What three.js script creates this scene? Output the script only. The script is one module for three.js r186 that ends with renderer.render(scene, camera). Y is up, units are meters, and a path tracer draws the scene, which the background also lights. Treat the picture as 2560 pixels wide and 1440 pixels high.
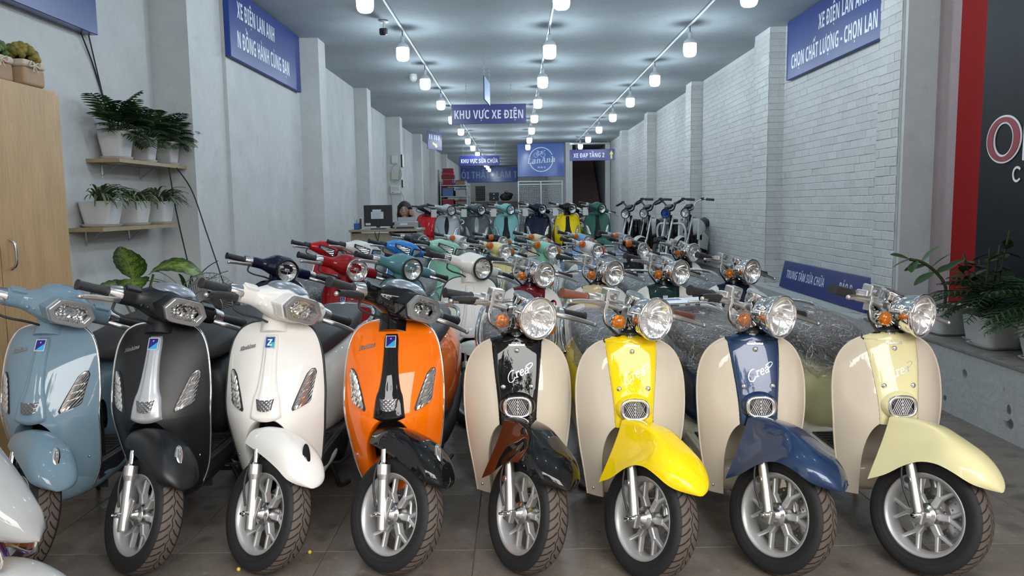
import * as THREE from 'three';
import { mergeGeometries, toCreasedNormals, mergeVertices } from 'three/addons/utils/BufferGeometryUtils.js';
import { RoundedBoxGeometry } from 'three/addons/geometries/RoundedBoxGeometry.js';
import { MarchingCubes } from 'three/addons/objects/MarchingCubes.js';
import { createNoise3D, createNoise2D, createNoise4D } from 'simplex-noise';

// ---------------------------------------------------------------- camera, sky, exposure
const RAD = Math.PI / 180;
const scene = new THREE.Scene();
const camera = new THREE.PerspectiveCamera(2 * Math.atan(720 / 1920) / RAD, 16 / 9, 0.05, 300);
camera.position.set(0, 1.38, 0);
camera.rotation.set(-6.2 * RAD, 0.3 * RAD, -0.8 * RAD, 'YXZ');
const renderer = new THREE.WebGLRenderer({ antialias: true });
renderer.toneMapping = THREE.LinearToneMapping;
renderer.toneMappingExposure = 1.0;
renderer.shadowMap.enabled = true;
renderer.shadowMap.type = THREE.PCFSoftShadowMap;

// overcast daylight: an even grey-white sky, a little brighter towards the zenith
{
  const W = 64, H = 32, data = new Float32Array(W * H * 4);
  for (let r = 0; r < H; r++) {
    const el = ((r + 0.5) / H - 0.5) * Math.PI, s = Math.max(0, Math.sin(el));
    const L = el > 0 ? 1.0 * (0.75 + 0.5 * s) : 0.25;
    for (let c = 0; c < W; c++) data.set([L * 1.0, L * 0.97, L * 0.94, 1], (r * W + c) * 4);
  }
  const sky = new THREE.DataTexture(data, W, H, THREE.RGBAFormat, THREE.FloatType);
  sky.mapping = THREE.EquirectangularReflectionMapping; sky.magFilter = sky.minFilter = THREE.LinearFilter; sky.needsUpdate = true;
  scene.background = sky; scene.environment = sky;
}
const SKY = 10.5; scene.backgroundIntensity = SKY; scene.environmentIntensity = SKY;
const BULB_POWER = 1.75, BULB_GLOW = 9.0, BULB_COLOR = new THREE.Color().setRGB(0.74, 0.9, 1.0);

// ---------------------------------------------------------------- helpers
const V = (x, y, z) => new THREE.Vector3(x, y, z);
let rs = 12345;
const rnd = () => { rs = (rs + 0x6d2b79f5) | 0; let t = Math.imul(rs ^ (rs >>> 15), 1 | rs); t = (t + Math.imul(t ^ (t >>> 7), 61 | t)) ^ t; return ((t ^ (t >>> 14)) >>> 0) / 4294967296; };
const rr = (a, b) => a + (b - a) * rnd();
const n3 = createNoise3D(rnd), n2 = createNoise2D(rnd), n4 = createNoise4D(rnd);
const clamp = (x, a, b) => Math.min(b, Math.max(a, x));
const lerp = (a, b, t) => a + (b - a) * t;
const sstep = (a, b, x) => { const t = clamp((x - a) / (b - a), 0, 1); return t * t * (3 - 2 * t); };
// monotone-ish smooth table: curve([[x,y],...]) -> f(x)
function curve(pts) {
  const n = pts.length, m = [];
  for (let i = 0; i < n; i++) {
    const a = pts[Math.max(0, i - 1)], b = pts[Math.min(n - 1, i + 1)];
    m.push((b[1] - a[1]) / (b[0] - a[0] || 1));
  }
  return (x) => {
    if (x <= pts[0][0]) return pts[0][1];
    if (x >= pts[n - 1][0]) return pts[n - 1][1];
    let i = 0; while (x > pts[i + 1][0]) i++;
    const h = pts[i + 1][0] - pts[i][0], t = (x - pts[i][0]) / h, t2 = t * t, t3 = t2 * t;
    return (2 * t3 - 3 * t2 + 1) * pts[i][1] + (t3 - 2 * t2 + t) * h * m[i] + (-2 * t3 + 3 * t2) * pts[i + 1][1] + (t3 - t2) * h * m[i + 1];
  };
}
// surface f(u,v) -> [x,y,z], u,v in 0..1
function grid(nu, nv, f, uvScale = [1, 1]) {
  const pos = [], uv = [], idx = [];
  for (let j = 0; j <= nv; j++) for (let i = 0; i <= nu; i++) { const p = f(i / nu, j / nv); pos.push(p[0], p[1], p[2]); uv.push(i / nu * uvScale[0], j / nv * uvScale[1]); }
  for (let j = 0; j < nv; j++) for (let i = 0; i < nu; i++) { const a = j * (nu + 1) + i, b = a + 1, c = a + nu + 1, d = c + 1; idx.push(a, b, d, a, d, c); }
  const g = new THREE.BufferGeometry();
  g.setAttribute('position', new THREE.Float32BufferAttribute(pos, 3)); g.setAttribute('uv', new THREE.Float32BufferAttribute(uv, 2)); g.setIndex(idx); g.computeVertexNormals();
  // weld normals where the u ends coincide
  const P = g.attributes.position, N = g.attributes.normal;
  for (let j = 0; j <= nv; j++) {
    const a = j * (nu + 1), b = a + nu;
    if (Math.hypot(P.getX(a) - P.getX(b), P.getY(a) - P.getY(b), P.getZ(a) - P.getZ(b)) < 1e-6) {
      const n = V(N.getX(a) + N.getX(b), N.getY(a) + N.getY(b), N.getZ(a) + N.getZ(b)).normalize();
      N.setXYZ(a, n.x, n.y, n.z); N.setXYZ(b, n.x, n.y, n.z);
    }
  }
  return g;
}
function prep(g) {
  if (!g.index) { const n = g.attributes.position.count; g.setIndex([...Array(n).keys()]); }
  for (const k of Object.keys(g.attributes)) if (!['position', 'normal', 'uv'].includes(k)) g.deleteAttribute(k);
  if (!g.attributes.normal) g.computeVertexNormals();
  if (!g.attributes.uv) g.setAttribute('uv', new THREE.Float32BufferAttribute(new Float32Array(g.attributes.position.count * 2), 2));
  return g;
}
const merge = (...l) => { l = l.flat(9).filter(Boolean).map(prep); return l.length === 1 ? l[0] : mergeGeometries(l); };
const mv = (g, x = 0, y = 0, z = 0) => g.translate(x, y, z);
const place = (g, { p = [0, 0, 0], r = [0, 0, 0], s = 1 } = {}) => {
  const m = new THREE.Matrix4().compose(V(...p), new THREE.Quaternion().setFromEuler(new THREE.Euler(...r)), Array.isArray(s) ? V(...s) : V(s, s, s));
  return g.applyMatrix4(m);
};
const boxg = (w, h, d, x = 0, y = 0, z = 0) => new THREE.BoxGeometry(w, h, d).translate(x, y, z);
const rbox = (w, h, d, r = 0.01, x = 0, y = 0, z = 0, seg = 2) => prep(new RoundedBoxGeometry(w, h, d, seg, Math.min(r, w / 2.01, h / 2.01, d / 2.01))).translate(x, y, z);
const lathe = (pts, seg = 40) => new THREE.LatheGeometry(pts.map((p) => new THREE.Vector2(p[0], p[1])), seg);
// lathe about the z axis (profile: radius, z)
const latheZ = (pts, seg = 40) => lathe(pts, seg).rotateX(Math.PI / 2);
const latheX = (pts, seg = 40) => lathe(pts, seg).rotateZ(-Math.PI / 2);
function rod(a, b, r0, r1 = r0, seg = 12, caps = true) {
  a = V(...a); b = V(...b); const d = b.clone().sub(a), L = d.length();
  const g = new THREE.CylinderGeometry(r1, r0, L, seg, 1, !caps);
  g.translate(0, L / 2, 0); g.applyQuaternion(new THREE.Quaternion().setFromUnitVectors(V(0, 1, 0), d.normalize())); g.translate(a.x, a.y, a.z);
  return g;
}
function tube(pts, r, seg = 40, rad = 8, closed = false) {
  const c = new THREE.CatmullRomCurve3(pts.map((p) => V(...p)), closed, 'centripetal');
  return new THREE.TubeGeometry(c, seg, r, rad, closed);
}
const ball = (r, x = 0, y = 0, z = 0, s = [1, 1, 1], seg = 20) => new THREE.SphereGeometry(r, seg, Math.ceil(seg * 0.6)).scale(...s).translate(x, y, z);
// tapered sweep of an ellipse along points: pts [[x,y,z, rx, ry], ...] (rx sideways, ry along 'up')
function sweep(pts, nseg = 40, rad = 16, up = [0, 1, 0], pow = 2) {
  const c = new THREE.CatmullRomCurve3(pts.map((p) => V(p[0], p[1], p[2])), false, 'centripetal');
  const fx = curve(pts.map((p, i) => [i / (pts.length - 1), p[3]])), fy = curve(pts.map((p, i) => [i / (pts.length - 1), p[4] ?? p[3]]));
  const U = V(...up);
  const g = grid(rad, nseg, (u, v) => {
    const p = c.getPoint(v), t = c.getTangent(v), s = new THREE.Vector3().crossVectors(U, t).normalize(), n = new THREE.Vector3().crossVectors(t, s).normalize();
    const a = u * Math.PI * 2, ca = Math.cos(a), sa = Math.sin(a), e = 2 / pow;
    const cx = Math.sign(ca) * Math.abs(ca) ** e * fx(v), sy = Math.sign(sa) * Math.abs(sa) ** e * fy(v);
    return [p.x + s.x * cx + n.x * sy, p.y + s.y * cx + n.y * sy, p.z + s.z * cx + n.z * sy];
  });
  return g;
}
function extr(shape, depth, bevel = 0, curveSegments = 12, bs = 2) {
  return new THREE.ExtrudeGeometry(shape, { depth, bevelEnabled: bevel > 0, bevelThickness: bevel, bevelSize: bevel, bevelOffset: -bevel, bevelSegments: bs, curveSegments });
}
const poly = (pts) => new THREE.Shape(pts.map((p) => new THREE.Vector2(p[0], p[1])));
function roundRect(w, h, r) {
  const s = new THREE.Shape(), x = -w / 2, y = -h / 2;
  s.moveTo(x + r, y); s.lineTo(x + w - r, y); s.quadraticCurveTo(x + w, y, x + w, y + r); s.lineTo(x + w, y + h - r); s.quadraticCurveTo(x + w, y + h, x + w - r, y + h);
  s.lineTo(x + r, y + h); s.quadraticCurveTo(x, y + h, x, y + h - r); s.lineTo(x, y + r); s.quadraticCurveTo(x, y, x + r, y); return s;
}

const used = {};
const numbered = (n) => { const k = used[n] = (used[n] ?? -1) + 1; return k ? n + '_' + String(k).padStart(3, '0') : n; };
function shadow(o) { o.castShadow = true; o.receiveShadow = true; return o; }
function mesh(name, geo, mat, parent) { const m = shadow(new THREE.Mesh(geo, mat)); m.name = name; if (parent) parent.add(m); return m; }
function thing(name, label, category, group, pos = [0, 0, 0], turn = 0) {
  const o = new THREE.Group(); o.name = numbered(name); o.position.set(...pos); o.rotation.y = turn; o.userData = { label, category }; if (group) o.userData.group = group; scene.add(o); return o;
}
function single(name, geo, mat, label, category, group) { const m = mesh(numbered(name), geo, mat, scene); m.userData = { label, category }; if (group) m.userData.group = group; return m; }
function struct(name, geo, mat, label, category = 'room') { const m = mesh(numbered(name), geo, mat, scene); m.userData = { kind: 'structure', label, category }; return m; }
// several geometries of one look as separate pieces of one parent
const cache = {};
const once = (k, f) => cache[k] ?? (cache[k] = f());

// ---------------------------------------------------------------- materials
const lin = (r, g, b) => new THREE.Color().setRGB(r, g, b);
const std = (c, roughness = 0.6, metalness = 0, extra = {}) => new THREE.MeshStandardMaterial({ color: c, roughness, metalness, side: THREE.DoubleSide, ...extra });
const phys = (c, roughness, extra = {}) => new THREE.MeshPhysicalMaterial({ color: c, roughness, side: THREE.DoubleSide, ...extra });
const paint = (hex) => once('paint' + hex, () => phys(new THREE.Color(hex), 0.6, { clearcoat: 1, clearcoatRoughness: 0.02, specularIntensity: 0.15 }));
const pearl = (hex) => once('pearl' + hex, () => phys(new THREE.Color(hex), 0.42, { metalness: 0.35, clearcoat: 1, clearcoatRoughness: 0.03 }));
const matte = (hex, r = 0.55) => once('matte' + hex + r, () => std(new THREE.Color(hex), r));
const M = {
  chrome: std(lin(0.83, 0.83, 0.82), 0.07, 1),
  chromeDull: std(lin(0.62, 0.62, 0.62), 0.22, 1),
  alloy: std(lin(0.55, 0.55, 0.55), 0.4, 0.6),
  satin: std(lin(0.6, 0.59, 0.575), 0.32, 0.9),
  steel: std(lin(0.35, 0.35, 0.35), 0.35, 1),
  black: std(lin(0.018, 0.018, 0.02), 0.5),
  rubber: std(lin(0.022, 0.022, 0.024), 0.55),
  brownRubber: std(lin(0.2, 0.07, 0.042), 0.5),
  glossBlack: phys(lin(0.005, 0.005, 0.006), 0.5, { clearcoat: 1, clearcoatRoughness: 0.015, specularIntensity: 0.1 }),
  seat: std(lin(0.035, 0.035, 0.038), 0.62),
  seatBrown: std(lin(0.09, 0.055, 0.045), 0.55),
  amber: phys(lin(1, 0.4, 0.03), 0.12, { transmission: 0.75, thickness: 0, clearcoat: 1 }),
  amberDeep: phys(lin(0.62, 0.13, 0.01), 0.2, { clearcoat: 1 }),
  glass: phys(lin(1, 1, 1), 0.02, { transmission: 1, thickness: 0, ior: 1.45 }),
  clearPlastic: phys(lin(0.95, 0.95, 0.95), 0.06, { transmission: 1, thickness: 0, ior: 1.4 }),
  reflector: std(lin(0.86, 0.86, 0.86), 0.22, 0.9),
  red: phys(lin(0.5, 0.01, 0.01), 0.2, { clearcoat: 1 }),
  whitePlastic: std(lin(0.62, 0.62, 0.6), 0.45),
};
// ---------------------------------------------------------------- textures
function canvasTex(w, h, draw, srgb = true) {
  const c = document.createElement('canvas'); c.width = w; c.height = h; const x = c.getContext('2d'); draw(x, w, h);
  const t = new THREE.CanvasTexture(c); if (srgb) t.colorSpace = THREE.SRGBColorSpace; t.wrapS = t.wrapT = THREE.RepeatWrapping; t.anisotropy = 8; return t;
}
function dataTex(w, h, f, srgb = false) {
  const d = new Uint8Array(w * h * 4);
  for (let j = 0; j < h; j++) for (let i = 0; i < w; i++) { const c = f(i / w, j / h); d.set([clamp(c[0], 0, 1) * 255, clamp(c[1], 0, 1) * 255, clamp(c[2], 0, 1) * 255, 255], (j * w + i) * 4); }
  const t = new THREE.DataTexture(d, w, h); t.magFilter = THREE.LinearFilter; t.minFilter = THREE.LinearMipmapLinearFilter; t.generateMipmaps = true; t.wrapS = t.wrapT = THREE.RepeatWrapping; if (srgb) t.colorSpace = THREE.SRGBColorSpace; t.needsUpdate = true; return t;
}
// tiling noise on a torus-like lookup
const tile = (u, v, f, s = 0) => { const a = u * 2 * Math.PI, b = v * 2 * Math.PI, k = f / 6.283; return n4(Math.cos(a) * k + s, Math.sin(a) * k, Math.cos(b) * k - s, Math.sin(b) * k); };
const rep = (t, a, b = a) => { const c = t.clone(); c.repeat.set(a, b); c.needsUpdate = true; return c; };
// sign lettering: white condensed bold text on a ground colour; lines: [text, cx, cy, height, squeeze, colour]
// Vietnamese letters are set as base letter plus drawn accents (the font lacks the composed forms)
function viText(x, text, cx, cy, size, squeeze, col, font = 'bold') {
  x.save(); x.translate(cx, cy); x.scale(squeeze, 1); x.fillStyle = x.strokeStyle = col; x.font = font + ' ' + size + 'px sans-serif'; x.textAlign = 'left'; x.textBaseline = 'alphabetic';
  const cells = []; for (const ch of text.normalize('NFD')) { const c = ch.codePointAt(0); if (c >= 0x300 && c < 0x370) cells[cells.length - 1].m.push(c); else cells.push({ ch, m: [] }); }
  let W = 0; for (const c of cells) { c.w = x.measureText(c.ch).width; W += c.w; }
  let px = -W / 2; const base = size * 0.36, cap = size * 0.715, lw = size * 0.085; x.lineWidth = lw; x.lineCap = 'butt'; x.lineJoin = 'miter';
  for (const c of cells) {
    x.fillText(c.ch, px, base); const mx = px + c.w / 2; let top = base - cap - size * 0.07; const k = size * 0.15;
    const line = (pts) => { x.beginPath(); pts.forEach((p, i) => (i ? x.lineTo(p[0], p[1]) : x.moveTo(p[0], p[1]))); x.stroke(); };
    const hat = c.m.includes(0x302);
    if (hat) { line([[mx - k * 1.1, top], [mx, top - k * 0.85], [mx + k * 1.1, top]]); }
    for (const m of c.m) {
      const ax = hat ? mx + k * 1.35 : mx, ay = hat ? top - k * 0.55 : top;
      if (m === 0x301) line([[ax - k * 0.35, ay], [ax + k * 0.5, ay - k]]);
      if (m === 0x300) line([[(hat ? mx - k * 1.0 : ax) + k * 0.35, ay - (hat ? k * 0.3 : 0)], [(hat ? mx - k * 1.0 : ax) - k * 0.5, ay - k - (hat ? k * 0.3 : 0)]]);
      if (m === 0x303) { x.beginPath(); x.moveTo(ax - k, ay - k * 0.1); x.quadraticCurveTo(ax - k * 0.4, ay - k * 1.1, ax, ay - k * 0.5); x.quadraticCurveTo(ax + k * 0.4, ay + k * 0.1, ax + k, ay - k * 0.8); x.stroke(); }
      if (m === 0x309) { x.beginPath(); x.moveTo(ax - k * 0.4, ay - k); x.quadraticCurveTo(ax + k * 0.8, ay - k * 1.1, ax + k * 0.3, ay - k * 0.5); x.lineTo(ax, ay - k * 0.3); x.lineTo(ax, ay + k * 0.1); x.stroke(); }
      if (m === 0x31b) { const hx = px + c.w - size * 0.08; x.beginPath(); x.moveTo(hx - size * 0.03, base - cap + lw * 0.6); x.quadraticCurveTo(hx + size * 0.13, base - cap, hx + size * 0.1, base - cap - size * 0.12); x.stroke(); }
      if (m === 0x323) { x.fillRect(mx - lw * 0.6, base + size * 0.08, lw * 1.2, lw * 1.1); }
    }
    px += c.w;
  }
  x.restore();
}
function signTex(w, h, ground, lines, extra) {
  return canvasTex(w, h, (x) => {
    x.fillStyle = ground; x.fillRect(0, 0, w, h);
    for (const [t, cx, cy, size, squeeze, col, font] of lines) viText(x, t, cx, cy, size, squeeze, col ?? '#e6eaf2', font);
    if (extra) extra(x, w, h);
  });
}
// ---------------------------------------------------------------- the room
// depth d runs away from the camera (z = -d)
const CEIL = 3.42, PLAT = 0.33, XR = 3.22;
const T = {};
T.plaster = dataTex(512, 512, (u, v) => {
  const a = tile(u, v, 5), b = tile(u, v, 22, 3), c = tile(u, v, 90, 7), s = sstep(0.6, 0.9, tile(u, v, 9, 9)) * 0.03;
  const k = 0.93 + 0.025 * a + 0.015 * b + 0.01 * c - s; return [k, k, k * 0.995];
}, true);
T.plasterBump = dataTex(512, 512, (u, v) => { const k = 0.5 + 0.25 * tile(u, v, 14) + 0.12 * tile(u, v, 60, 2) + 0.1 * tile(u, v, 160, 5); return [k, k, k]; });
T.floor = dataTex(1024, 1024, (u, v) => {
  const a = tile(u, v, 4), b = tile(u, v, 17, 3), c = tile(u, v, 80, 6), d = tile(u, v, 220, 8), s = sstep(0.35, 0.8, tile(u, v, 9, 12)), w = sstep(0.62, 0.8, tile(u, v, 30, 15));
  const k = 0.8 + 0.06 * a + 0.05 * b + 0.04 * c + 0.05 * d - 0.16 * s + 0.1 * w; return [k, k * 0.985, k * 0.965];
}, true);
T.floorRough = dataTex(512, 512, (u, v) => { const k = 0.42 + 0.16 * tile(u, v, 6) + 0.12 * tile(u, v, 30, 3) + 0.06 * tile(u, v, 120, 7); return [k, k, k]; });
M.wall = std(lin(0.66, 0.665, 0.67), 0.85, 0, { map: rep(T.plaster, 0.5), bumpMap: rep(T.plasterBump, 0.7), bumpScale: 0.003 });
M.wallLower = M.wall;
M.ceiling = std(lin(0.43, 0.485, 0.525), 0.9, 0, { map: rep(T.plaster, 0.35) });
M.brick = [0.66, 0.69, 0.63, 0.67].map((k, i) => std(lin(k, k * 1.003, k * 1.0), 0.75, 0, { map: rep(T.plaster, 0.9 + i * 0.13), bumpMap: rep(T.plasterBump, 1.6 + 0.2 * i), bumpScale: 0.006 }));
M.mortar = std(lin(0.66, 0.66, 0.66), 0.9, 0, { bumpMap: rep(T.plasterBump, 2), bumpScale: 0.006 });
M.floorTile = [0, 1, 2].map((i) => { const m = rep(T.floor, 0.55); m.offset.set(i * 0.31, i * 0.17); return std([lin(0.25, 0.218, 0.192), lin(0.262, 0.228, 0.2), lin(0.24, 0.21, 0.185)][i], 1, 0, { map: m, roughnessMap: rep(T.floorRough, 0.6) }); });
M.grout = std(lin(0.12, 0.11, 0.1), 0.9);
M.pink = std(lin(0.44, 0.34, 0.345), 0.8, 0, { map: rep(T.plaster, 0.6) });

// uv in metres for flat boxes
function metreUV(g) {
  prep(g); const p = g.attributes.position, n = g.attributes.normal, uv = g.attributes.uv;
  for (let i = 0; i < p.count; i++) {
    const ax = Math.abs(n.getX(i)), ay = Math.abs(n.getY(i)), az = Math.abs(n.getZ(i));
    if (ax >= ay && ax >= az) uv.setXY(i, p.getZ(i), p.getY(i)); else if (ay >= az) uv.setXY(i, p.getX(i), p.getZ(i)); else uv.setXY(i, p.getX(i), p.getY(i));
  }
  return g;
}
const blk = (x0, x1, y0, y1, d0, d1) => metreUV(boxg(x1 - x0, y1 - y0, d1 - d0, (x0 + x1) / 2, (y0 + y1) / 2, -(d0 + d1) / 2));

// floor: bed, then every porch tile near the camera as a piece of its own
const floor = struct('floor', blk(-3.3, 3.5, -0.2, -0.004, -2.2, 10.4), M.grout, 'brown-grey tiled porch and shop floor', 'floor');
{
  const TS = 0.6, g0 = metreUV(rbox(TS - 0.0025, 0.012, TS - 0.0025, 0.002, 0, -0.006, 0, 1));
  const rest = [];
  for (let i = -3; i <= 7; i++) for (let j = -3; j <= 12; j++) {
    const x = -1.08 + (i - 0) * TS + 0.0, d = 2.66 + j * TS - 0.0;
    if (x < -3.0 || x > 3.4 || d < -2.0) continue;
    if (d > 2.0 && d < 5.3) { const m = mesh('floor_tile', g0, M.floorTile[Math.floor(rnd() * 3)], floor); m.position.set(x, 0, -d); m.rotation.y = Math.floor(rnd() * 4) * Math.PI / 2; }
    else rest.push(g0.clone().rotateY(Math.floor(rnd() * 4) * Math.PI / 2).translate(x, 0, -d));
  }
  const r = mesh('floor_tiles_beyond', merge(rest), M.floorTile[0], floor); r.userData.kind = 'stuff';
}
struct('floor_platform', blk(-3.3, 3.4, -0.1, PLAT, 10.25, 42.3), M.floorTile[1], 'raised floor at the back of the shop', 'floor');
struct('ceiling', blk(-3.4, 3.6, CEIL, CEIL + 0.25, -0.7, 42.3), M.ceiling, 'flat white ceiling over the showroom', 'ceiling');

// left side
struct('wall_left_porch', blk(-3.25, -2.95, -0.2, CEIL, -0.7, 6.43), M.wall, 'white plastered porch wall with plant shelves', 'wall');
struct('trim_1', blk(-3.25, -2.645, -0.2, CEIL, 6.43, 7.15), M.wall, 'white entrance column beside plant shelves', 'column');
struct('wall_left', merge(blk(-3.25, -2.61, -0.2, CEIL, 7.15, 9.56), blk(-3.25, -2.76, -0.2, CEIL, 9.9, 13.56), blk(-3.25, -2.93, -0.2, CEIL, 13.9, 17.92), blk(-3.3, -2.9, -0.2, CEIL, 18.3, 42.3)), M.wall, 'white plastered long wall behind reception desk', 'wall');
const PL = [[9.56, 9.9, -2.36], [13.56, 13.9, -2.535], [17.92, 18.3, -2.62], [22.25, 22.6, -2.66], [26.5, 26.85, -2.7], [31, 31.35, -2.7]];
PL.forEach(([a, b, x], i) => struct('trim_' + (i + 2), blk(-3.25, x, -0.2, CEIL, a, b), M.wall, ['white wall pier nearest blue two-line sign', 'white pier on wall between sign and wall boxes', 'white pier with telephone boxes behind desk', 'white pier beyond the telephone boxes', 'white pier before the shelving at back', 'white pier beside back shelving'][i], 'pier'));
// right side
const wallR = struct('wall_right', blk(XR + 0.004, 3.5, -0.2, CEIL, 6.5, 26.2), M.mortar, 'long white painted brick wall', 'wall');
const PR = [[6.16, 6.53], [9.33, 9.9], [13.37, 13.8], [17.73, 18.15], [22, 22.4]];
PR.forEach(([a, b], i) => struct('trim_' + (i + 8), blk(3.034, 3.4, -0.2, CEIL, a + 0.004, b), M.mortar, ['brick pier beside smooth white entrance column', 'brick pier carrying end of blue slogan sign', 'brick pier mid way along wall', 'brick pier before far end of wall', 'brick pier near stair door'][i], 'pier'));
struct('trim_13', blk(3.047, 3.5, -0.2, CEIL, 6.11, 6.15), M.wall, 'smooth white entrance column beside brick wall', 'column');
struct('wall_right_porch', blk(3.29, 3.55, -0.2, CEIL, -0.7, 6.12), M.pink, 'pinkish plastered porch wall behind advertising panel', 'wall');
// painted bricks
{
  const L = 0.208, Hh = 0.0745, cf = 0.006, D = 0.0048;
  const variants = [0, 1, 2, 3, 4, 5].map(() => {
    const w = L / 2 - 0.0006, h = Hh / 2 - 0.0008, j = () => rr(-0.0012, 0.0012);
    // ring of base corners and of face corners (u along wall, v up, n outwards)
    const base = [[-w - 0.001, -h - 0.001], [w + 0.001, -h - 0.001], [w + 0.001, h + 0.001], [-w - 0.001, h + 0.001]];
    const face = base.map(([a, b]) => [a * (1 - cf * 0.3 / w) + j() * 0.5, b * (1 - cf / h) + j()]);
    const pos = [], idx = [], uv = [];
    base.forEach((p) => { pos.push([p[0], p[1], 0]); }); face.forEach((p) => pos.push([p[0], p[1], D + j() * 0.8]));
    const q = (a, b, c, d) => idx.push(a, b, c, a, c, d);
    q(4, 5, 6, 7); for (let k = 0; k < 4; k++) q(k, (k + 1) % 4, 4 + (k + 1) % 4, 4 + k);
    return { pos, idx };
  });
  const make = (v) => { const g = new THREE.BufferGeometry(); const vv = variants[v]; g.setAttribute('position', new THREE.Float32BufferAttribute(vv.pos.flat(), 3)); g.setIndex(vv.idx); g.setAttribute('uv', new THREE.Float32BufferAttribute(vv.pos.flatMap((p) => [p[0], p[1]]), 2)); const n = g.toNonIndexed(); n.computeVertexNormals(); return prep(n); };
  const geos = variants.map((_, i) => make(i));
  const list = [];
  // face: 'x' = facing -x at X; 'z' = facing the camera at depth d
  function faceX(X, d0, d1, y0, y1, weight = 1) {
    const rows = Math.floor((y1 - y0) / Hh);
    for (let r = 0; r < rows; r++) for (let d = d0 - (r % 2) * L / 2; d < d1 - 0.03; d += L) {
      const a = Math.max(d, d0), b = Math.min(d + L, d1); if (b - a < 0.04) continue;
      list.push({ p: [X, y0 + (r + 0.5) * Hh, -(a + b) / 2], ry: -Math.PI / 2, s: (b - a) / L, k: weight * (Math.abs(X) / ((a + b) / 2) + 0.1) / ((a + b) / 2) });
    }
  }
  function faceZ(x0, x1, d, y0, y1, weight = 1) {
    const rows = Math.floor((y1 - y0) / Hh);
    for (let r = 0; r < rows; r++) for (let x = x0 - (r % 2) * L / 2; x < x1 - 0.02; x += L) {
      const a = Math.max(x, x0), b = Math.min(x + L, x1); if (b - a < 0.03) continue;
      list.push({ p: [(a + b) / 2, y0 + (r + 0.5) * Hh, -d], ry: 0, s: (b - a) / L, k: weight * 0.8 / d });
    }
  }
  faceX(3.03, 6.165, 6.525, 0.45, 3.41, 1.2);
  let prev = 6.53;
  for (const [a, b] of [...PR.slice(1), [26.0, 26.0]]) { faceX(XR, prev, a, 0.0, 3.41); if (a < 26) { faceX(3.03, a, b, 0.0, 3.41); faceZ(3.035, XR, a, 0.0, 3.41); } prev = b; }
  // what the frame and the signs leave visible comes first
  for (const b of list) { const [x, y, z] = b.p, d = -z; if (y < 0.42 || y > 1.38 + d * 0.27 || (x > 3.1 && d > 6.85 && d < 9.2 && y > 2.72 && b.ry)) b.k *= 0.05; }
  list.sort((a, b) => b.k - a.k);
  const rest = [[], [], [], []];
  list.forEach((b, i) => {
    const v = Math.floor(rnd() * 6), mi = Math.floor(rnd() * 4), push = rnd() < 0.45 ? rr(-0.0012, 0.0006) : rr(-0.0036, -0.0012);
    const m = new THREE.Matrix4().compose(V(b.p[0] - (b.ry ? push : 0), b.p[1], b.p[2] + (b.ry ? 0 : push)), new THREE.Quaternion().setFromEuler(new THREE.Euler(rr(-0.006, 0.006), b.ry + rr(-0.006, 0.006), rr(-0.006, 0.006), 'YXZ')), V(b.s, 1, 1));
    if (i < 290) { const o = mesh('brick', geos[v], M.brick[mi], wallR); m.decompose(o.position, o.quaternion, o.scale); }
    else rest[mi].push(geos[v].clone().applyMatrix4(m));
  });
  rest.forEach((l, i) => { const o = mesh('bricks_beyond', merge(l), M.brick[i], wallR); o.userData.kind = 'stuff'; });
}
// low ledge along the right-hand wall
M.ledge = std(lin(0.5, 0.52, 0.535), 0.8, 0, { map: rep(dataTex(512, 512, (u, v) => {
  const a = tile(u, v, 6), b = tile(u, v, 40, 3), s = sstep(0.5, 0.62, tile(u, v, 18, 5)) * sstep(0.1, 0.5, tile(u, v, 5, 8)); const k = 0.93 + 0.03 * a + 0.03 * b - 0.45 * s; return [k, k * 0.99, k * 0.97];
}, true), 0.45), bumpMap: rep(T.plasterBump, 1.2), bumpScale: 0.006 });
M.ledgeTop = std(lin(0.36, 0.35, 0.33), 0.7, 0, { map: rep(T.floor, 1.1) });
struct('trim_14', merge(blk(2.79, 3.3, -0.1, 0.425, 1.5, 6.1), blk(2.79, 3.03, -0.1, 0.425, 6.1, 6.2)), M.ledge, 'low white plastered ledge carrying potted palms', 'ledge');
struct('trim_15', blk(2.78, 3.29, 0.425, 0.44, 1.5, 6.1), M.ledgeTop, 'grey stone top of low ledge', 'ledge');
struct('trim_16', blk(2.82, 3.23, -0.1, 0.4, 6.2, 9.33), M.ledge, 'low painted brick ledge under leaning blue board', 'ledge');
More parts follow.
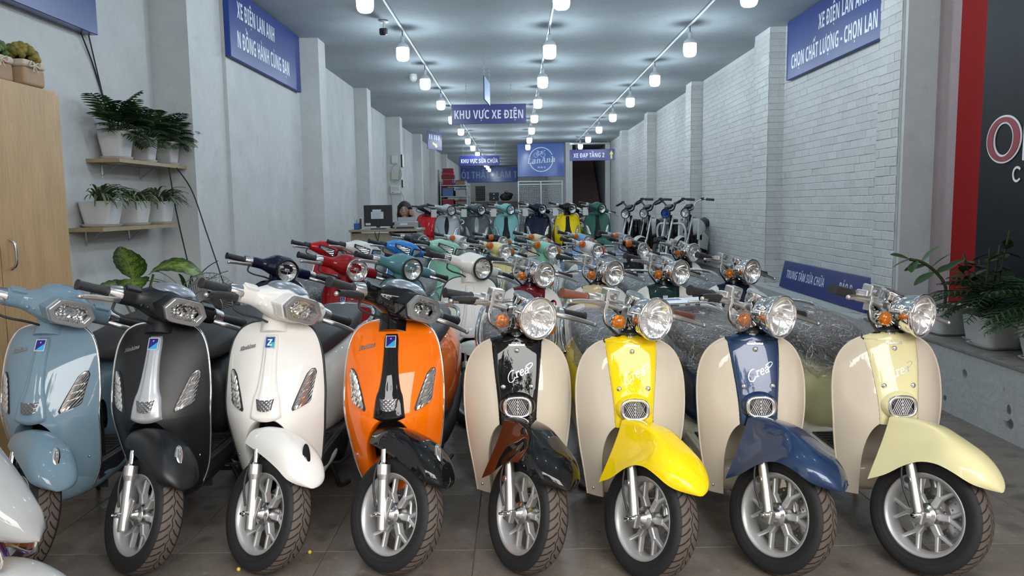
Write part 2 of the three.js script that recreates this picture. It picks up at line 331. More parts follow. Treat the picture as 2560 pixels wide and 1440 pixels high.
// far end of the shop
M.stairTile = std(lin(0.2, 0.085, 0.07), 0.55, 0, { map: rep(T.floor, 0.8) });
struct('wall_back', blk(-3.3, 1.8, -0.1, CEIL, 42, 42.3), M.wall, 'white back wall behind workbench', 'wall');
struct('wall_right_back', blk(1.72, 1.86, -0.1, CEIL, 26.0, 42), M.wall, 'white partition beside stair opening', 'wall');
struct('wall_stair', merge(blk(1.86, 3.5, -0.1, CEIL, 40, 40.2), blk(3.22, 3.5, -0.1, CEIL, 26.2, 40.2)), M.wall, 'white plastered stairwell behind door opening', 'wall');
{
  const d = new THREE.Group(); d.name = 'door_1'; d.userData = { kind: 'structure', label: 'white frame around dark stair opening', category: 'door' }; scene.add(d);
  mesh('jamb', blk(1.86, 1.94, PLAT, 3.36, 25.98, 26.06), M.wall, d); mesh('jamb', blk(3.04, 3.2, PLAT, 3.36, 25.98, 26.06), M.wall, d); mesh('lintel', blk(1.86, 3.2, 3.34, 3.4, 25.97, 26.05), M.chromeDull, d);
  const st = struct('stairs', blk(1.9, 3.1, PLAT, PLAT + 0.17, 26.6, 26.9), M.stairTile, 'red-brown tiled stair flight', 'stairs');
  for (let i = 1; i < 17; i++) mesh('step', blk(1.9, 3.1, PLAT, PLAT + 0.17 * (i + 1), 26.6 + 0.27 * i, 26.87 + 0.27 * i), M.stairTile, st);
}
// street outside, behind the camera: pavement and road
struct('ground', merge(blk(-40, 40, -0.4, -0.1, -8, -2.2)), std(lin(0.13, 0.12, 0.11), 0.9, 0, { map: rep(T.floor, 0.3) }), 'pavement outside the shop', 'pavement');
struct('road', merge(blk(-40, 40, -0.5, -0.2, -40, -8)), std(lin(0.05, 0.05, 0.05), 0.9, 0, { map: rep(T.floor, 0.2) }), 'asphalt road outside the shop', 'road');
// houses across the street, mirrored in the paintwork
M.houseA = std(lin(0.07, 0.066, 0.06), 0.9); M.houseB = std(lin(0.05, 0.05, 0.054), 0.9); M.houseC = std(lin(0.085, 0.07, 0.055), 0.9); M.houseWin = std(lin(0.03, 0.035, 0.04), 0.2);
[[-22, -13, 11, 'A'], [-13, -6, 12.5, 'B'], [-6, -1.5, 9.5, 'C'], [-1.5, 4.5, 4.2, 'A'], [4.5, 11, 3.6, 'B'], [11, 24, 5, 'C']].forEach(([x0, x1, h, k], i) => {
  const hs = struct('house', blk(x0, x1 - 0.05, -0.3, h, -22, -16), M['house' + k], ['grey town house far along the street', 'tall grey town house across street', 'ochre town house across street', 'narrow grey town house across street', 'low grey house across street', 'low ochre house across street'][i], 'building');
  for (let y = 1.2; y < h - 1.8; y += 3.1) for (let x = x0 + 0.9; x < x1 - 1.2; x += 2.1) mesh('window', blk(x, x + 1.1, y, y + 1.5, -16.02, -15.98), M.houseWin, hs);
});
// ---------------------------------------------------------------- lamps
M.bulbGlow = std(lin(0.9, 0.9, 0.9), 0.5, 0, { emissive: BULB_COLOR.clone().lerp(lin(1, 1, 1), 0.6), emissiveIntensity: BULB_GLOW });
M.bulbCap = std(lin(0.6, 0.62, 0.63), 0.45);
M.conduit = std(lin(0.68, 0.7, 0.72), 0.4);
{
  const diff = lathe([[0.0001, -0.08], [0.03, -0.0795], [0.05, -0.075], [0.065, -0.062], [0.0725, -0.04], [0.075, -0.01], [0.075, 0.05], [0.072, 0.07], [0.001, 0.071]], 32);
  const cap = lathe([[0.073, 0.066], [0.072, 0.085], [0.06, 0.105], [0.038, 0.122], [0.024, 0.13], [0.022, 0.15], [0.024, 0.152], [0.024, 0.19], [0.014, 0.2], [0.0001, 0.2]], 28);
  const cord = rod([0, 0.2, 0], [0, 0.27, 0], 0.005, 0.005, 6);
  const ROWS = [[-1.27, 'left-hand'], [0.425, 'middle'], [2.04, 'right-hand']];
  const DS = [2.3, 4.55, 6.85, 9.1, 11.33, 13.7, 16.1, 18.7, 21.45, 24.0];
  for (const [x] of ROWS) for (const d of x < 0 ? [...DS, 26.9, 29.4, 31.9, 34.4, 36.9, 39.4] : DS) {
    const row = x < 0 ? 'row nearest the plaster wall' : x > 1 ? 'row nearest the brick wall' : 'middle row';
    const b = thing('pendant_bulb', 'lit white cylindrical bulb hanging in the ' + row, 'light bulb', 'hanging bulbs of the ' + row, [x, 3.125, -d]);
    mesh('bulb_diffuser', diff, M.bulbGlow, b); mesh('cap', cap, M.bulbCap, b); mesh('cord', cord, M.black, b);
    const l = new THREE.PointLight(BULB_COLOR, BULB_POWER, 0, 2); l.position.set(0, -0.005, 0); l.castShadow = true; l.shadow.radius = 3.4; b.add(l);
  }
  ROWS.forEach(([x], i) => single('ceiling_conduit', merge(rod([x, CEIL - 0.016, -0.5], [x, CEIL - 0.016, i ? -25.2 : -41], 0.014, 0.014, 8)), M.conduit,
    ['white cable conduit on ceiling along bulbs nearest plaster wall', 'white cable conduit on ceiling along middle bulbs', 'white cable conduit on ceiling along bulbs nearest brick wall'][i], 'conduit'));
}
// ---------------------------------------------------------------- scooters
// local axes: origin on the floor under the front axle, +z = riding direction, +x = towards the rider's left hand
const RAKE = 24 * RAD, AX = V(0, Math.cos(RAKE), -Math.sin(RAKE)), P0 = V(0, 0.95, -0.38);
const AXZ = (y) => P0.z + (P0.y - y) * Math.tan(RAKE);
function steerMatrix(deg) {
  return new THREE.Matrix4().makeTranslation(P0.x, P0.y, P0.z).multiply(new THREE.Matrix4().makeRotationAxis(AX, deg * RAD)).multiply(new THREE.Matrix4().makeTranslation(-P0.x, -P0.y, -P0.z));
}
// ---- textures of the scooters
T.tread = canvasTex(1024, 512, (x, w, h) => {   // u: a sixth of the circumference, v: from one bead to the other
  x.fillStyle = '#17171a'; x.fillRect(0, 0, w, h);
  x.fillStyle = '#584d45'; x.fillRect(0, h * 0.3, w, h * 0.4);
  for (let i = 0; i < 2600; i++) { x.fillStyle = ['rgba(90,80,70,.25)', 'rgba(30,27,26,.3)', 'rgba(70,60,52,.25)'][i % 3]; x.fillRect(rnd() * w, h * (0.28 + 0.44 * rnd()), 2 + rnd() * 8, 2 + rnd() * 3); }
  x.strokeStyle = '#0c0b0b'; x.lineWidth = 11; x.beginPath();
  for (let i = 0; i <= 12; i++) { const px = i / 12 * w, py = h / 2 + (i % 2 ? 14 : -14); i ? x.lineTo(px, py) : x.moveTo(px, py); } x.stroke();
  x.lineWidth = 13; x.lineCap = 'round';
  for (const s of [-1, 1]) for (let i = 0; i < 8; i++) { const px = (i + (s > 0 ? 0.5 : 0)) / 8 * w; for (const o of [-w, 0, w]) { x.beginPath(); x.moveTo(px + o, h / 2 + s * h * 0.06); x.quadraticCurveTo(px + 60 + o, h / 2 + s * h * 0.1, px + 120 + o, h / 2 + s * h * 0.21); x.stroke(); } }
});
T.treadBump = canvasTex(1024, 512, (x, w, h) => {
  x.fillStyle = '#fff'; x.fillRect(0, 0, w, h); x.strokeStyle = '#000'; x.lineWidth = 12; x.beginPath();
  for (let i = 0; i <= 12; i++) { const px = i / 12 * w, py = h / 2 + (i % 2 ? 14 : -14); i ? x.lineTo(px, py) : x.moveTo(px, py); } x.stroke();
  x.lineWidth = 14; x.lineCap = 'round';
  for (const s of [-1, 1]) for (let i = 0; i < 8; i++) { const px = (i + (s > 0 ? 0.5 : 0)) / 8 * w; for (const o of [-w, 0, w]) { x.beginPath(); x.moveTo(px + o, h / 2 + s * h * 0.06); x.quadraticCurveTo(px + 60 + o, h / 2 + s * h * 0.1, px + 120 + o, h / 2 + s * h * 0.21); x.stroke(); } }
  x.lineWidth = 3; x.strokeStyle = '#999'; for (const v of [0.06, 0.12, 0.88, 0.94]) { x.beginPath(); x.moveTo(0, h * v); x.lineTo(w, h * v); x.stroke(); }
}, false);
M.tire = std(lin(1, 1, 1), 0.72, 0, { map: rep(T.tread, 5, 1), bumpMap: rep(T.treadBump, 5, 1), bumpScale: 0.004 });
T.crinkle = dataTex(512, 512, (u, v) => {   // creases of thin film, as a normal map
  const h = (a, b) => { const w = 0.06 * tile(a, b, 6, 4); return 0.6 * (1 - Math.abs(tile(a + w, b * 1 + w, 14))) + 0.4 * (1 - Math.abs(tile(a, b, 34, 7))) + 0.2 * tile(a, b, 80, 2); };
  const e = 1 / 512, k = 9, dx = (h(u + e, v) - h(u - e, v)) * k, dy = (h(u, v + e) - h(u, v - e)) * k, l = Math.hypot(dx, dy, 1); return [0.5 - dx / l / 2, 0.5 - dy / l / 2, 0.5 + 0.5 / l];
});
T.crease = dataTex(512, 512, (u, v) => { const w = 0.05 * tile(u, v, 5, 4), a = tile(u + w, v + w, 7), b = tile(u + 0.03 * a, v, 20, 7), r = 1 - Math.abs(a), q = 1 - Math.abs(b), f = sstep(0.5, 0.9, tile(u, v, 130, 3)) * sstep(0.1, 0.6, tile(u, v, 9, 6)), c = 0.88 - 0.6 * sstep(0.965, 0.998, r) - 0.45 * sstep(0.96, 0.998, q) * sstep(0, 0.5, tile(u, v, 7, 9)) - 0.6 * f; return [c, c, c]; });
M.film = phys(lin(0.92, 0.93, 0.94), 0.12, { transmission: 1, transmissionMap: rep(T.crease, 1.7, 1.4), thickness: 0, ior: 1.7, normalMap: rep(T.crinkle, 1.7, 1.4), normalScale: new THREE.Vector2(1.6, 1.6) });
M.filmSmall = phys(lin(0.97, 0.97, 0.97), 0.1, { transmission: 1, thickness: 0, ior: 1.8, normalMap: rep(T.crinkle, 0.8, 0.8), normalScale: new THREE.Vector2(1.6, 1.6) });
const decalMat = (key, w, h, draw, metal = 0.9, rough = 0.25) => once('decal' + key, () => { const t = canvasTex(w, h, draw); return new THREE.MeshStandardMaterial({ map: t, transparent: true, roughness: rough, metalness: metal, side: THREE.DoubleSide }); });
const letter = (text, font, col, edge) => (x, w, h) => { x.clearRect(0, 0, w, h); x.font = font; x.textAlign = 'center'; x.textBaseline = 'middle'; if (edge) { x.lineWidth = 10; x.lineJoin = 'round'; x.strokeStyle = edge; x.strokeText(text, w / 2, h / 2); } x.fillStyle = col; x.fillText(text, w / 2, h / 2); };

// ---- wheels, shared by every scooter
const TIRE = latheX([[0.146, -0.036], [0.158, -0.044], [0.176, -0.051], [0.192, -0.0525], [0.204, -0.047], [0.212, -0.036], [0.217, -0.022], [0.2195, -0.009], [0.22, 0], [0.2195, 0.009], [0.217, 0.022], [0.212, 0.036], [0.204, 0.047], [0.192, 0.0525], [0.176, 0.051], [0.158, 0.044], [0.146, 0.036]], 72);
const RIM = (() => {
  const ring = latheX([[0.154, -0.034], [0.153, -0.04], [0.147, -0.0405], [0.143, -0.035], [0.137, -0.031], [0.131, -0.014], [0.1305, 0.014], [0.137, 0.031], [0.143, 0.035], [0.147, 0.0405], [0.153, 0.04], [0.154, 0.034]], 64);
  const hub = latheX([[0.006, -0.06], [0.016, -0.06], [0.016, -0.052], [0.02, -0.05], [0.02, -0.046], [0.024, -0.044], [0.024, -0.04], [0.028, -0.038], [0.028, -0.034], [0.04, -0.03], [0.043, -0.024], [0.043, 0.024], [0.03, 0.036], [0.02, 0.05], [0.006, 0.05]], 36);
  const spokes = [];
  const bar = (r0, r1, a0, a1, w0, w1, t) => { // bar in the wheel plane (y,z), thick along x
    const c0 = [Math.cos(a0) * r0, Math.sin(a0) * r0], c1 = [Math.cos(a1) * r1, Math.sin(a1) * r1], dx = c1[0] - c0[0], dy = c1[1] - c0[1], L = Math.hypot(dx, dy), nx = -dy / L, ny = dx / L;
    const s = poly([[c0[0] + nx * w0, c0[1] + ny * w0], [c0[0] - nx * w0, c0[1] - ny * w0], [c1[0] - nx * w1, c1[1] - ny * w1], [c1[0] + nx * w1, c1[1] + ny * w1]]);
    return extr(s, t, 0.0035, 4, 1).translate(0, 0, -t / 2 - 0.0035);
  };
  for (let k = 0; k < 6; k++) { const a = k * Math.PI / 3 + 0.2; spokes.push(bar(0.036, 0.082, a, a, 0.0135, 0.012, 0.022), bar(0.074, 0.137, a + 0.03, a + 0.26, 0.0075, 0.0065, 0.016), bar(0.074, 0.137, a - 0.03, a - 0.26, 0.0075, 0.0065, 0.016)); }
  return { ring: merge(ring), hub: merge(hub), spoke: merge(spokes.map((g) => g.rotateY(-Math.PI / 2))) };
})();
const DISC = (() => { const s = new THREE.Shape(); s.absarc(0, 0, 0.1, 0, Math.PI * 2); const h = new THREE.Path(); h.absarc(0, 0, 0.058, 0, Math.PI * 2, true); s.holes.push(h);
  for (let k = 0; k < 30; k++) { const a = k / 30 * Math.PI * 2, r = [0.068, 0.079, 0.09][k % 3], q = new THREE.Path(); q.absarc(Math.cos(a) * r, Math.sin(a) * r, 0.0038, 0, Math.PI * 2, true); s.holes.push(q); }
  return merge(extr(s, 0.004, 0, 40).rotateY(Math.PI / 2), extr(roundRect(0.04, 0.075, 0.01), 0.03, 0.003, 4).rotateY(Math.PI / 2).translate(-0.012, 0.02, -0.078)).translate(0.046, 0, 0); })();

// ---- leg shields
// w: half width by height, zc: depth of the middle line, sw: how far the edges sweep back, arch: wheel opening
const SHIELDS = {
  A: {
    ys: [0.912, 0.185], pow: 2.1,
    w: curve([[0.185, 0.085], [0.192, 0.108], [0.21, 0.131], [0.25, 0.152], [0.3, 0.17], [0.4, 0.188], [0.5, 0.201], [0.6, 0.206], [0.68, 0.203], [0.75, 0.197], [0.81, 0.186], [0.85, 0.171], [0.88, 0.149], [0.897, 0.121], [0.908, 0.08], [0.913, 0.015]]),
    zc: curve([[0.19, -0.2], [0.3, -0.19], [0.45, -0.165], [0.55, -0.16], [0.65, -0.2], [0.8, -0.27], [0.913, -0.335]]),
    sw: curve([[0.19, 0.13], [0.35, 0.15], [0.55, 0.14], [0.7, 0.105], [0.85, 0.06], [0.913, 0.035]]),
    arch: (y) => { const yt = 0.545, h = yt - 0.18; if (y >= yt) return 0; const k = clamp((y - 0.18) / h, 0, 1); return 0.117 * (1 - k ** 2.6) ** (1 / 2.6) * (0.62 + 0.38 * Math.min(1, k * 1.6)); }, archTop: 0.545, lip: 0.016,
  },
  B: {
    ys: [0.845, 0.195], pow: 2.6,
    w: curve([[0.19, 0.17], [0.3, 0.186], [0.4, 0.202], [0.5, 0.213], [0.6, 0.218], [0.68, 0.214], [0.74, 0.2], [0.785, 0.176], [0.812, 0.148], [0.83, 0.115], [0.841, 0.07], [0.846, 0.012]]),
    zc: curve([[0.19, -0.25], [0.35, -0.215], [0.5, -0.195], [0.6, -0.205], [0.72, -0.237], [0.846, -0.285]]),
    sw: curve([[0.19, 0.07], [0.4, 0.1], [0.6, 0.1], [0.75, 0.075], [0.846, 0.03]]),
    arch: (y) => { const yt = 0.522, h = yt - 0.19; if (y >= yt) return 0; const k = clamp((y - 0.19) / h, 0, 1); return 0.138 * (1 - k ** 3.2) ** (1 / 3.2) * (0.82 + 0.18 * k); }, archTop: 0.522, lip: 0.01,
  },
};
for (const k of Object.keys(SHIELDS)) {
  const S = SHIELDS[k];
  S.z = (x, y) => S.zc(y) - S.sw(y) * Math.min(1, Math.abs(x) / S.w(y)) ** S.pow;
  S.at = (x, y, off = 0) => { const e = 0.004, zx = (S.z(x + e, y) - S.z(x - e, y)) / (2 * e), zy = (S.z(x, y + e) - S.z(x, y - e)) / (2 * e), l = Math.hypot(zx, zy, 1); return [x - zx / l * off, y - zy / l * off, S.z(x, y) + off / l]; };
  S.patch = (outline, off, nu = 12, nv = 12) => grid(nu, nv, (u, v) => { const [x, y] = outline(u, v); return S.at(x, y, typeof off === 'function' ? off(u, v) : off); });
  const [y1, y0] = S.ys, rows = [];
  for (let i = 0; i <= 10; i++) rows.push(y1 - (y1 - (y1 - 0.09)) * (i / 10) ** 1.8);
  for (let i = 1; i <= 12; i++) rows.push(lerp(y1 - 0.09, S.archTop + 0.012, i / 12));
  for (let i = 0; i <= 8; i++) rows.push(S.archTop - 0.0005 - 0.06 * (i / 8) ** 2);
  for (let i = 1; i <= 12; i++) rows.push(lerp(S.archTop - 0.0605, y0, i / 12));
  const nr = rows.length - 1, NU = 20;
  const halves = [-1, 1].map((s) => grid(NU, nr, (u, v) => { const y = rows[Math.round(v * nr)], a = S.arch(y), w = S.w(y), x = s * (a + (w - a) * (s > 0 ? u : 1 - u)); return [x, y, S.z(x, y)]; }));
  // the two halves meet on the middle line: even out their normals there
  halves.forEach((g, hi) => { const P = g.attributes.position, N = g.attributes.normal; for (let i = 0; i < P.count; i++) if (Math.abs(P.getX(i)) < 1e-5) { const n = V(0, N.getY(i), N.getZ(i)).normalize(); N.setXYZ(i, n.x, n.y, n.z); } });
  S.front = halves;
  // lip and dark lining of the wheel arch
  const ar = rows.filter((y) => y < S.archTop), edge = [...ar.map((y) => [-S.arch(y), y]).reverse(), [0, S.archTop], ...ar.map((y) => [S.arch(y), y])].map((p, i) => p);
  const ne = edge.length - 1;
  const lipAt = (i, off, back) => { const a = edge[Math.max(0, i - 1)], b = edge[Math.min(ne, i + 1)], dx = b[0] - a[0], dy = b[1] - a[1], l = Math.hypot(dx, dy) || 1, p = edge[i]; const z = S.z(p[0], p[1]); return [p[0] + dy / l * off, p[1] - dx / l * off, z - back]; };
  S.lipGeo = grid(ne, 3, (u, v) => { const i = Math.round(u * ne), j = Math.round(v * 3); return lipAt(i, [0, 0.35, 0.9, 1][j] * S.lip, [0, 0.006, 0.025, 0.09][j]); });
  S.liner = merge(grid(ne, 1, (u, v) => { const p = lipAt(Math.round(u * ne), S.lip, 0.09); return v ? [p[0], p[1], -0.47] : p; }), grid(1, 1, (u, v) => [lerp(-0.13, 0.13, u), lerp(0.16, S.archTop, v), -0.465]));
  // outer edge line, for trims and the back panel
  S.edge = [...rows.map((y) => [S.w(y), y]).reverse(), ...rows.map((y) => [-S.w(y), y])];
  S.back = grid(12, nr, (u, v) => { const y = rows[Math.round(v * nr)], w = S.w(y), x = lerp(-w, w, u), k = Math.abs(x) / w; return [x, y, S.z(w, y) - 0.004 - 0.05 * (1 - k ** 4)]; });
  S.trim = tube(S.edge.map(([x, y]) => [x * 1.004, y, S.z(x, y) - 0.002]), k === 'A' ? 0.0055 : 0.004, 110, 8);
}
// ---- front mudguards, by rows from back to tip: [z, crest y, half width, lower edge y, how far the sides lie behind the crest]
function fenderGeo(rows, pow = 2.5, n = 44, neck = 0.058) {
  const m = rows.length - 1, f = [0, 1, 2, 3, 4, 5].map((c) => curve(rows.map((r, i) => [i / m, r[c] ?? 0])));
  return grid(40, n, (u, v) => {
    const q = u * 2 - 1, s = Math.abs(q), a = q * Math.PI / 2, sa = Math.sin(a), ca = Math.cos(a), hw = Math.max(0.002, f[2](v)), c = f[1](v), e = Math.min(f[3](v), c - 0.001), k = Math.abs(ca) ** (2 / pow);
    const w = clamp(f[5](v), 0, 1), t = Math.max(0, (s - 0.3) / 0.7), x2 = s < 0.3 ? s / 0.3 * neck : neck + (hw - neck) * t ** 1.7, k2 = s < 0.3 ? 1 - 0.04 * (s / 0.3) ** 4 : 0.96 * (1 - t) ** 0.85; // collar with concave flanks
    const K = lerp(k, k2, w);
    return [Math.sign(q) * lerp(Math.abs(sa) ** (2 / pow) * hw, x2, w), e + (c - e) * K, f[0](v) - (1 - K) * f[4](v)];
  });
}
const FENDERS = {
  A: fenderGeo([[-0.19, 0.5, 0.07, 0.43, 0], [-0.12, 0.528, 0.079, 0.433, 0], [-0.03, 0.535, 0.085, 0.433, 0], [0.05, 0.529, 0.089, 0.43, 0.008], [0.108, 0.51, 0.089, 0.424, 0.016], [0.152, 0.482, 0.085, 0.415, 0.028], [0.181, 0.452, 0.077, 0.408, 0.034], [0.196, 0.428, 0.06, 0.403, 0.03], [0.202, 0.41, 0.035, 0.4, 0.018], [0.203, 0.401, 0.004, 0.4, 0]], 2.8),
  B: fenderGeo([[-0.2, 0.54, 0.104, 0.28, 0, 1], [-0.14, 0.55, 0.102, 0.32, 0, 1], [-0.08, 0.552, 0.104, 0.375, 0, 1], [-0.03, 0.548, 0.108, 0.408, 0, 0.9], [0.015, 0.536, 0.111, 0.422, 0, 0.5], [0.06, 0.522, 0.112, 0.424, 0.005, 0.12], [0.115, 0.502, 0.107, 0.415, 0.014, 0], [0.16, 0.474, 0.097, 0.403, 0.024, 0], [0.195, 0.441, 0.079, 0.394, 0.03, 0], [0.214, 0.415, 0.05, 0.391, 0.022, 0], [0.221, 0.398, 0.02, 0.39, 0.008, 0], [0.222, 0.392, 0.003, 0.39, 0, 0]], 2.5),
};

// ---- rear bodies and seats, lofted along z: [z, y bottom, y top, half width]
function loft(sec, n = 40, rad = 28, pow = 2.6) {
  const m = sec.length - 1, f = [1, 2, 3].map((c) => curve(sec.map((s) => [-s[0], s[c]]))), z0 = -sec[0][0], z1 = -sec[m][0];
  return grid(rad, n, (u, v) => { const k = 0.5 - 0.5 * Math.cos(Math.PI * v), z = lerp(z0, z1, v < 0.5 ? lerp(v, k, 0.6) : lerp(v, k, 0.6)), a = u * Math.PI * 2, b = f[0](z), t = f[1](z), w = f[2](z), ca = Math.cos(a), sa = Math.sin(a), e = 2 / pow; return [Math.sign(ca) * Math.abs(ca) ** e * w, (b + t) / 2 + Math.sign(sa) * Math.abs(sa) ** e * (t - b) / 2, -z]; });
}
const REAR = {
  A: loft([[-0.7, 0.36, 0.5, 0.02], [-0.73, 0.3, 0.62, 0.11], [-0.85, 0.28, 0.72, 0.16], [-1.05, 0.29, 0.745, 0.2], [-1.25, 0.33, 0.75, 0.212], [-1.45, 0.4, 0.745, 0.195], [-1.62, 0.5, 0.73, 0.14], [-1.74, 0.58, 0.7, 0.05], [-1.76, 0.62, 0.67, 0.005]]),
  B: loft([[-0.72, 0.36, 0.5, 0.02], [-0.75, 0.31, 0.6, 0.12], [-0.88, 0.3, 0.68, 0.175], [-1.08, 0.32, 0.7, 0.205], [-1.28, 0.35, 0.7, 0.205], [-1.46, 0.42, 0.695, 0.18], [-1.6, 0.52, 0.68, 0.12], [-1.68, 0.6, 0.66, 0.02]]),
};
const SEAT = {
  A: loft([[-0.68, 0.70, 0.725, 0.01], [-0.71, 0.68, 0.76, 0.08], [-0.8, 0.68, 0.8, 0.125], [-1.0, 0.7, 0.815, 0.155], [-1.2, 0.715, 0.84, 0.165], [-1.4, 0.72, 0.845, 0.15], [-1.55, 0.73, 0.83, 0.11], [-1.63, 0.75, 0.8, 0.02]], 40, 28, 3),
  B: loft([[-0.7, 0.66, 0.69, 0.01], [-0.73, 0.63, 0.74, 0.1], [-0.84, 0.635, 0.79, 0.15], [-1.05, 0.65, 0.815, 0.172], [-1.25, 0.66, 0.825, 0.172], [-1.42, 0.67, 0.815, 0.15], [-1.55, 0.68, 0.79, 0.09], [-1.6, 0.7, 0.76, 0.01]], 40, 28, 3),
};
const WRAP = {}; for (const k of ['A', 'B']) { // film drawn over the seat: a little larger, with loose folds
  const g = SEAT[k].clone(), p = g.attributes.position, n = g.attributes.normal; if (n.getY(Math.round(7 + 29 * 20)) < 0) for (let i = 0; i < n.count; i++) n.setXYZ(i, -n.getX(i), -n.getY(i), -n.getZ(i)); // outwards
  for (let i = 0; i < p.count; i++) { const x = p.getX(i), y = p.getY(i), z = p.getZ(i), f = 0.006 + 0.009 * Math.abs(n3(x * 22, y * 22, z * 14)) + (y < 0.68 ? 0.02 * (1 + n3(x * 14, 0, z * 14)) : 0); p.setXYZ(i, x + n.getX(i) * f, y + n.getY(i) * f * 0.7 - (y < 0.7 ? 0.035 : 0), z + n.getZ(i) * f); }
  g.computeVertexNormals(); WRAP[k] = g;
}
const FLOORB = merge(rbox(0.29, 0.045, 0.5, 0.018, 0, 0.285, -0.6), rbox(0.24, 0.09, 0.52, 0.03, 0, 0.225, -0.6));
const FLOORSIDE = [-1, 1].map((s) => rbox(0.02, 0.075, 0.5, 0.01, s * 0.148, 0.27, -0.6));
const BELLY = { A: loft([[-0.2, 0.22, 0.29, 0.02], [-0.225, 0.185, 0.32, 0.09], [-0.33, 0.17, 0.34, 0.15], [-0.5, 0.185, 0.3, 0.158], [-0.72, 0.21, 0.285, 0.15], [-0.8, 0.23, 0.27, 0.05]], 24, 24), B: loft([[-0.29, 0.23, 0.29, 0.02], [-0.31, 0.2, 0.31, 0.12], [-0.4, 0.195, 0.31, 0.155], [-0.55, 0.2, 0.295, 0.158], [-0.74, 0.215, 0.285, 0.15], [-0.8, 0.23, 0.27, 0.05]], 24, 24) };
const FLOORMAT = merge(rbox(0.25, 0.008, 0.42, 0.003, 0, 0.311, -0.6), ...[...Array(9)].map((_, i) => rbox(0.23, 0.006, 0.012, 0.003, 0, 0.317, -0.44 - i * 0.04, 1)));
const STAND = merge(...[-1, 1].map((s) => tube([[s * 0.07, 0.2, -0.78], [s * 0.11, 0.1, -0.8], [s * 0.13, 0.012, -0.84], [s * 0.16, 0.012, -0.9]], 0.011, 16, 6)), rod([-0.1, 0.12, -0.8], [0.1, 0.12, -0.8], 0.01, 0.01, 6), tube([[0.12, 0.21, -0.62], [0.17, 0.19, -0.66], [0.2, 0.2, -0.74]], 0.008, 10, 6));
const REARFENDER = grid(14, 16, (u, v) => { const a = lerp(-0.4, 2.3, v), x = (u * 2 - 1), r = 0.25 - 0.03 * x * x; return [x * 0.075, 0.22 + Math.cos(a) * r, -1.27 - Math.sin(a) * r]; });
const SWING = merge(rbox(0.05, 0.09, 0.42, 0.02, 0.085, 0.22, -1.1), rod([-0.09, 0.22, -1.27], [0.1, 0.22, -1.27], 0.016), rod([-0.1, 0.24, -1.24], [-0.12, 0.5, -1.36], 0.022, 0.022, 12));
const HUBMOTOR = latheX([[0.01, -0.05], [0.1, -0.045], [0.115, -0.03], [0.125, 0], [0.115, 0.03], [0.1, 0.045], [0.01, 0.05]], 36);
const RAILS = { A: tube([[-0.1, 0.71, -1.42], [-0.17, 0.74, -1.5], [-0.16, 0.79, -1.64], [0, 0.81, -1.72], [0.16, 0.79, -1.64], [0.17, 0.74, -1.5], [0.1, 0.71, -1.42]], 0.012, 60, 8), B: tube([[-0.2, 0.6, -1.26], [-0.215, 0.66, -1.3], [-0.205, 0.76, -1.42], [-0.17, 0.81, -1.56], [0, 0.825, -1.66], [0.17, 0.81, -1.56], [0.205, 0.76, -1.42], [0.215, 0.66, -1.3], [0.2, 0.6, -1.26]], 0.012, 70, 8) };
const TAIL = { lamp: rbox(0.12, 0.07, 0.05, 0.02, 0, 0.64, -1.74), plate: rbox(0.17, 0.1, 0.006, 0.004, 0, 0.5, -1.72) };

// ---- handlebar fittings (before steering)
const BARY = 0.985, BARZ = -0.37;
const GRIP = (s, x0 = 0.245, x1 = 0.37, y = BARY, z = BARZ) => merge(latheX([[0.001, 0], [0.021, 0], [0.022, 0.006], [0.019, 0.012], ...[...Array(10)].flatMap((_, i) => [[0.0178, 0.016 + i * 0.0098], [0.0185, 0.02 + i * 0.0098]]), [0.0178, 0.116], [0.021, 0.118], [0.021, (x1 - x0)], [0.001, x1 - x0]].map((p) => p), 20)).scale(1, 1, 1).rotateZ(s < 0 ? Math.PI : 0).translate(s * x0, y, z);
const LEVER = (s, x0 = 0.215, y = BARY - 0.018, z = BARZ + 0.03, x1 = 0.372) => merge(sweep([[s * x0, y, z, 0.008, 0.011], [s * lerp(x0, x1, 0.25), y, z + 0.028, 0.005, 0.011], [s * lerp(x0, x1, 0.7), y - 0.006, z + 0.035, 0.005, 0.01], [s * (x1 - 0.008), y - 0.012, z + 0.045, 0.006, 0.008], [s * x1, y - 0.013, z + 0.047, 0.004, 0.005]], 24, 10), ball(0.0095, s * (x1 + 0.001), y - 0.013, z + 0.048, [1, 1, 1], 12));
const LEVERWRAP = (s) => { const g = sweep([[s * 0.235, BARY - 0.018, BARZ + 0.05, 0.012, 0.016], [s * 0.27, BARY - 0.018, BARZ + 0.061, 0.014, 0.017], [s * 0.33, BARY - 0.024, BARZ + 0.066, 0.012, 0.015], [s * 0.365, BARY - 0.029, BARZ + 0.075, 0.011, 0.013]], 20, 12); const p = g.attributes.position; for (let i = 0; i < p.count; i++) { const q = 0.0016 * n3(p.getX(i) * 90, p.getY(i) * 90, p.getZ(i) * 90); p.setXYZ(i, p.getX(i), p.getY(i) + q, p.getZ(i) + q); } g.computeVertexNormals(); return g; };
const collar = (s, x0 = 0.2, x1 = 0.25, r = 0.034, r2 = 0.026) => merge(latheX([[r2, 0], [r, 0], [r * 1.02, 0.004], [r2 + 0.002, x1 - x0], [r2 - 0.006, x1 - x0], [0.01, x1 - x0]], 24).rotateZ(s < 0 ? Math.PI : 0).translate(s * x0, BARY, BARZ));
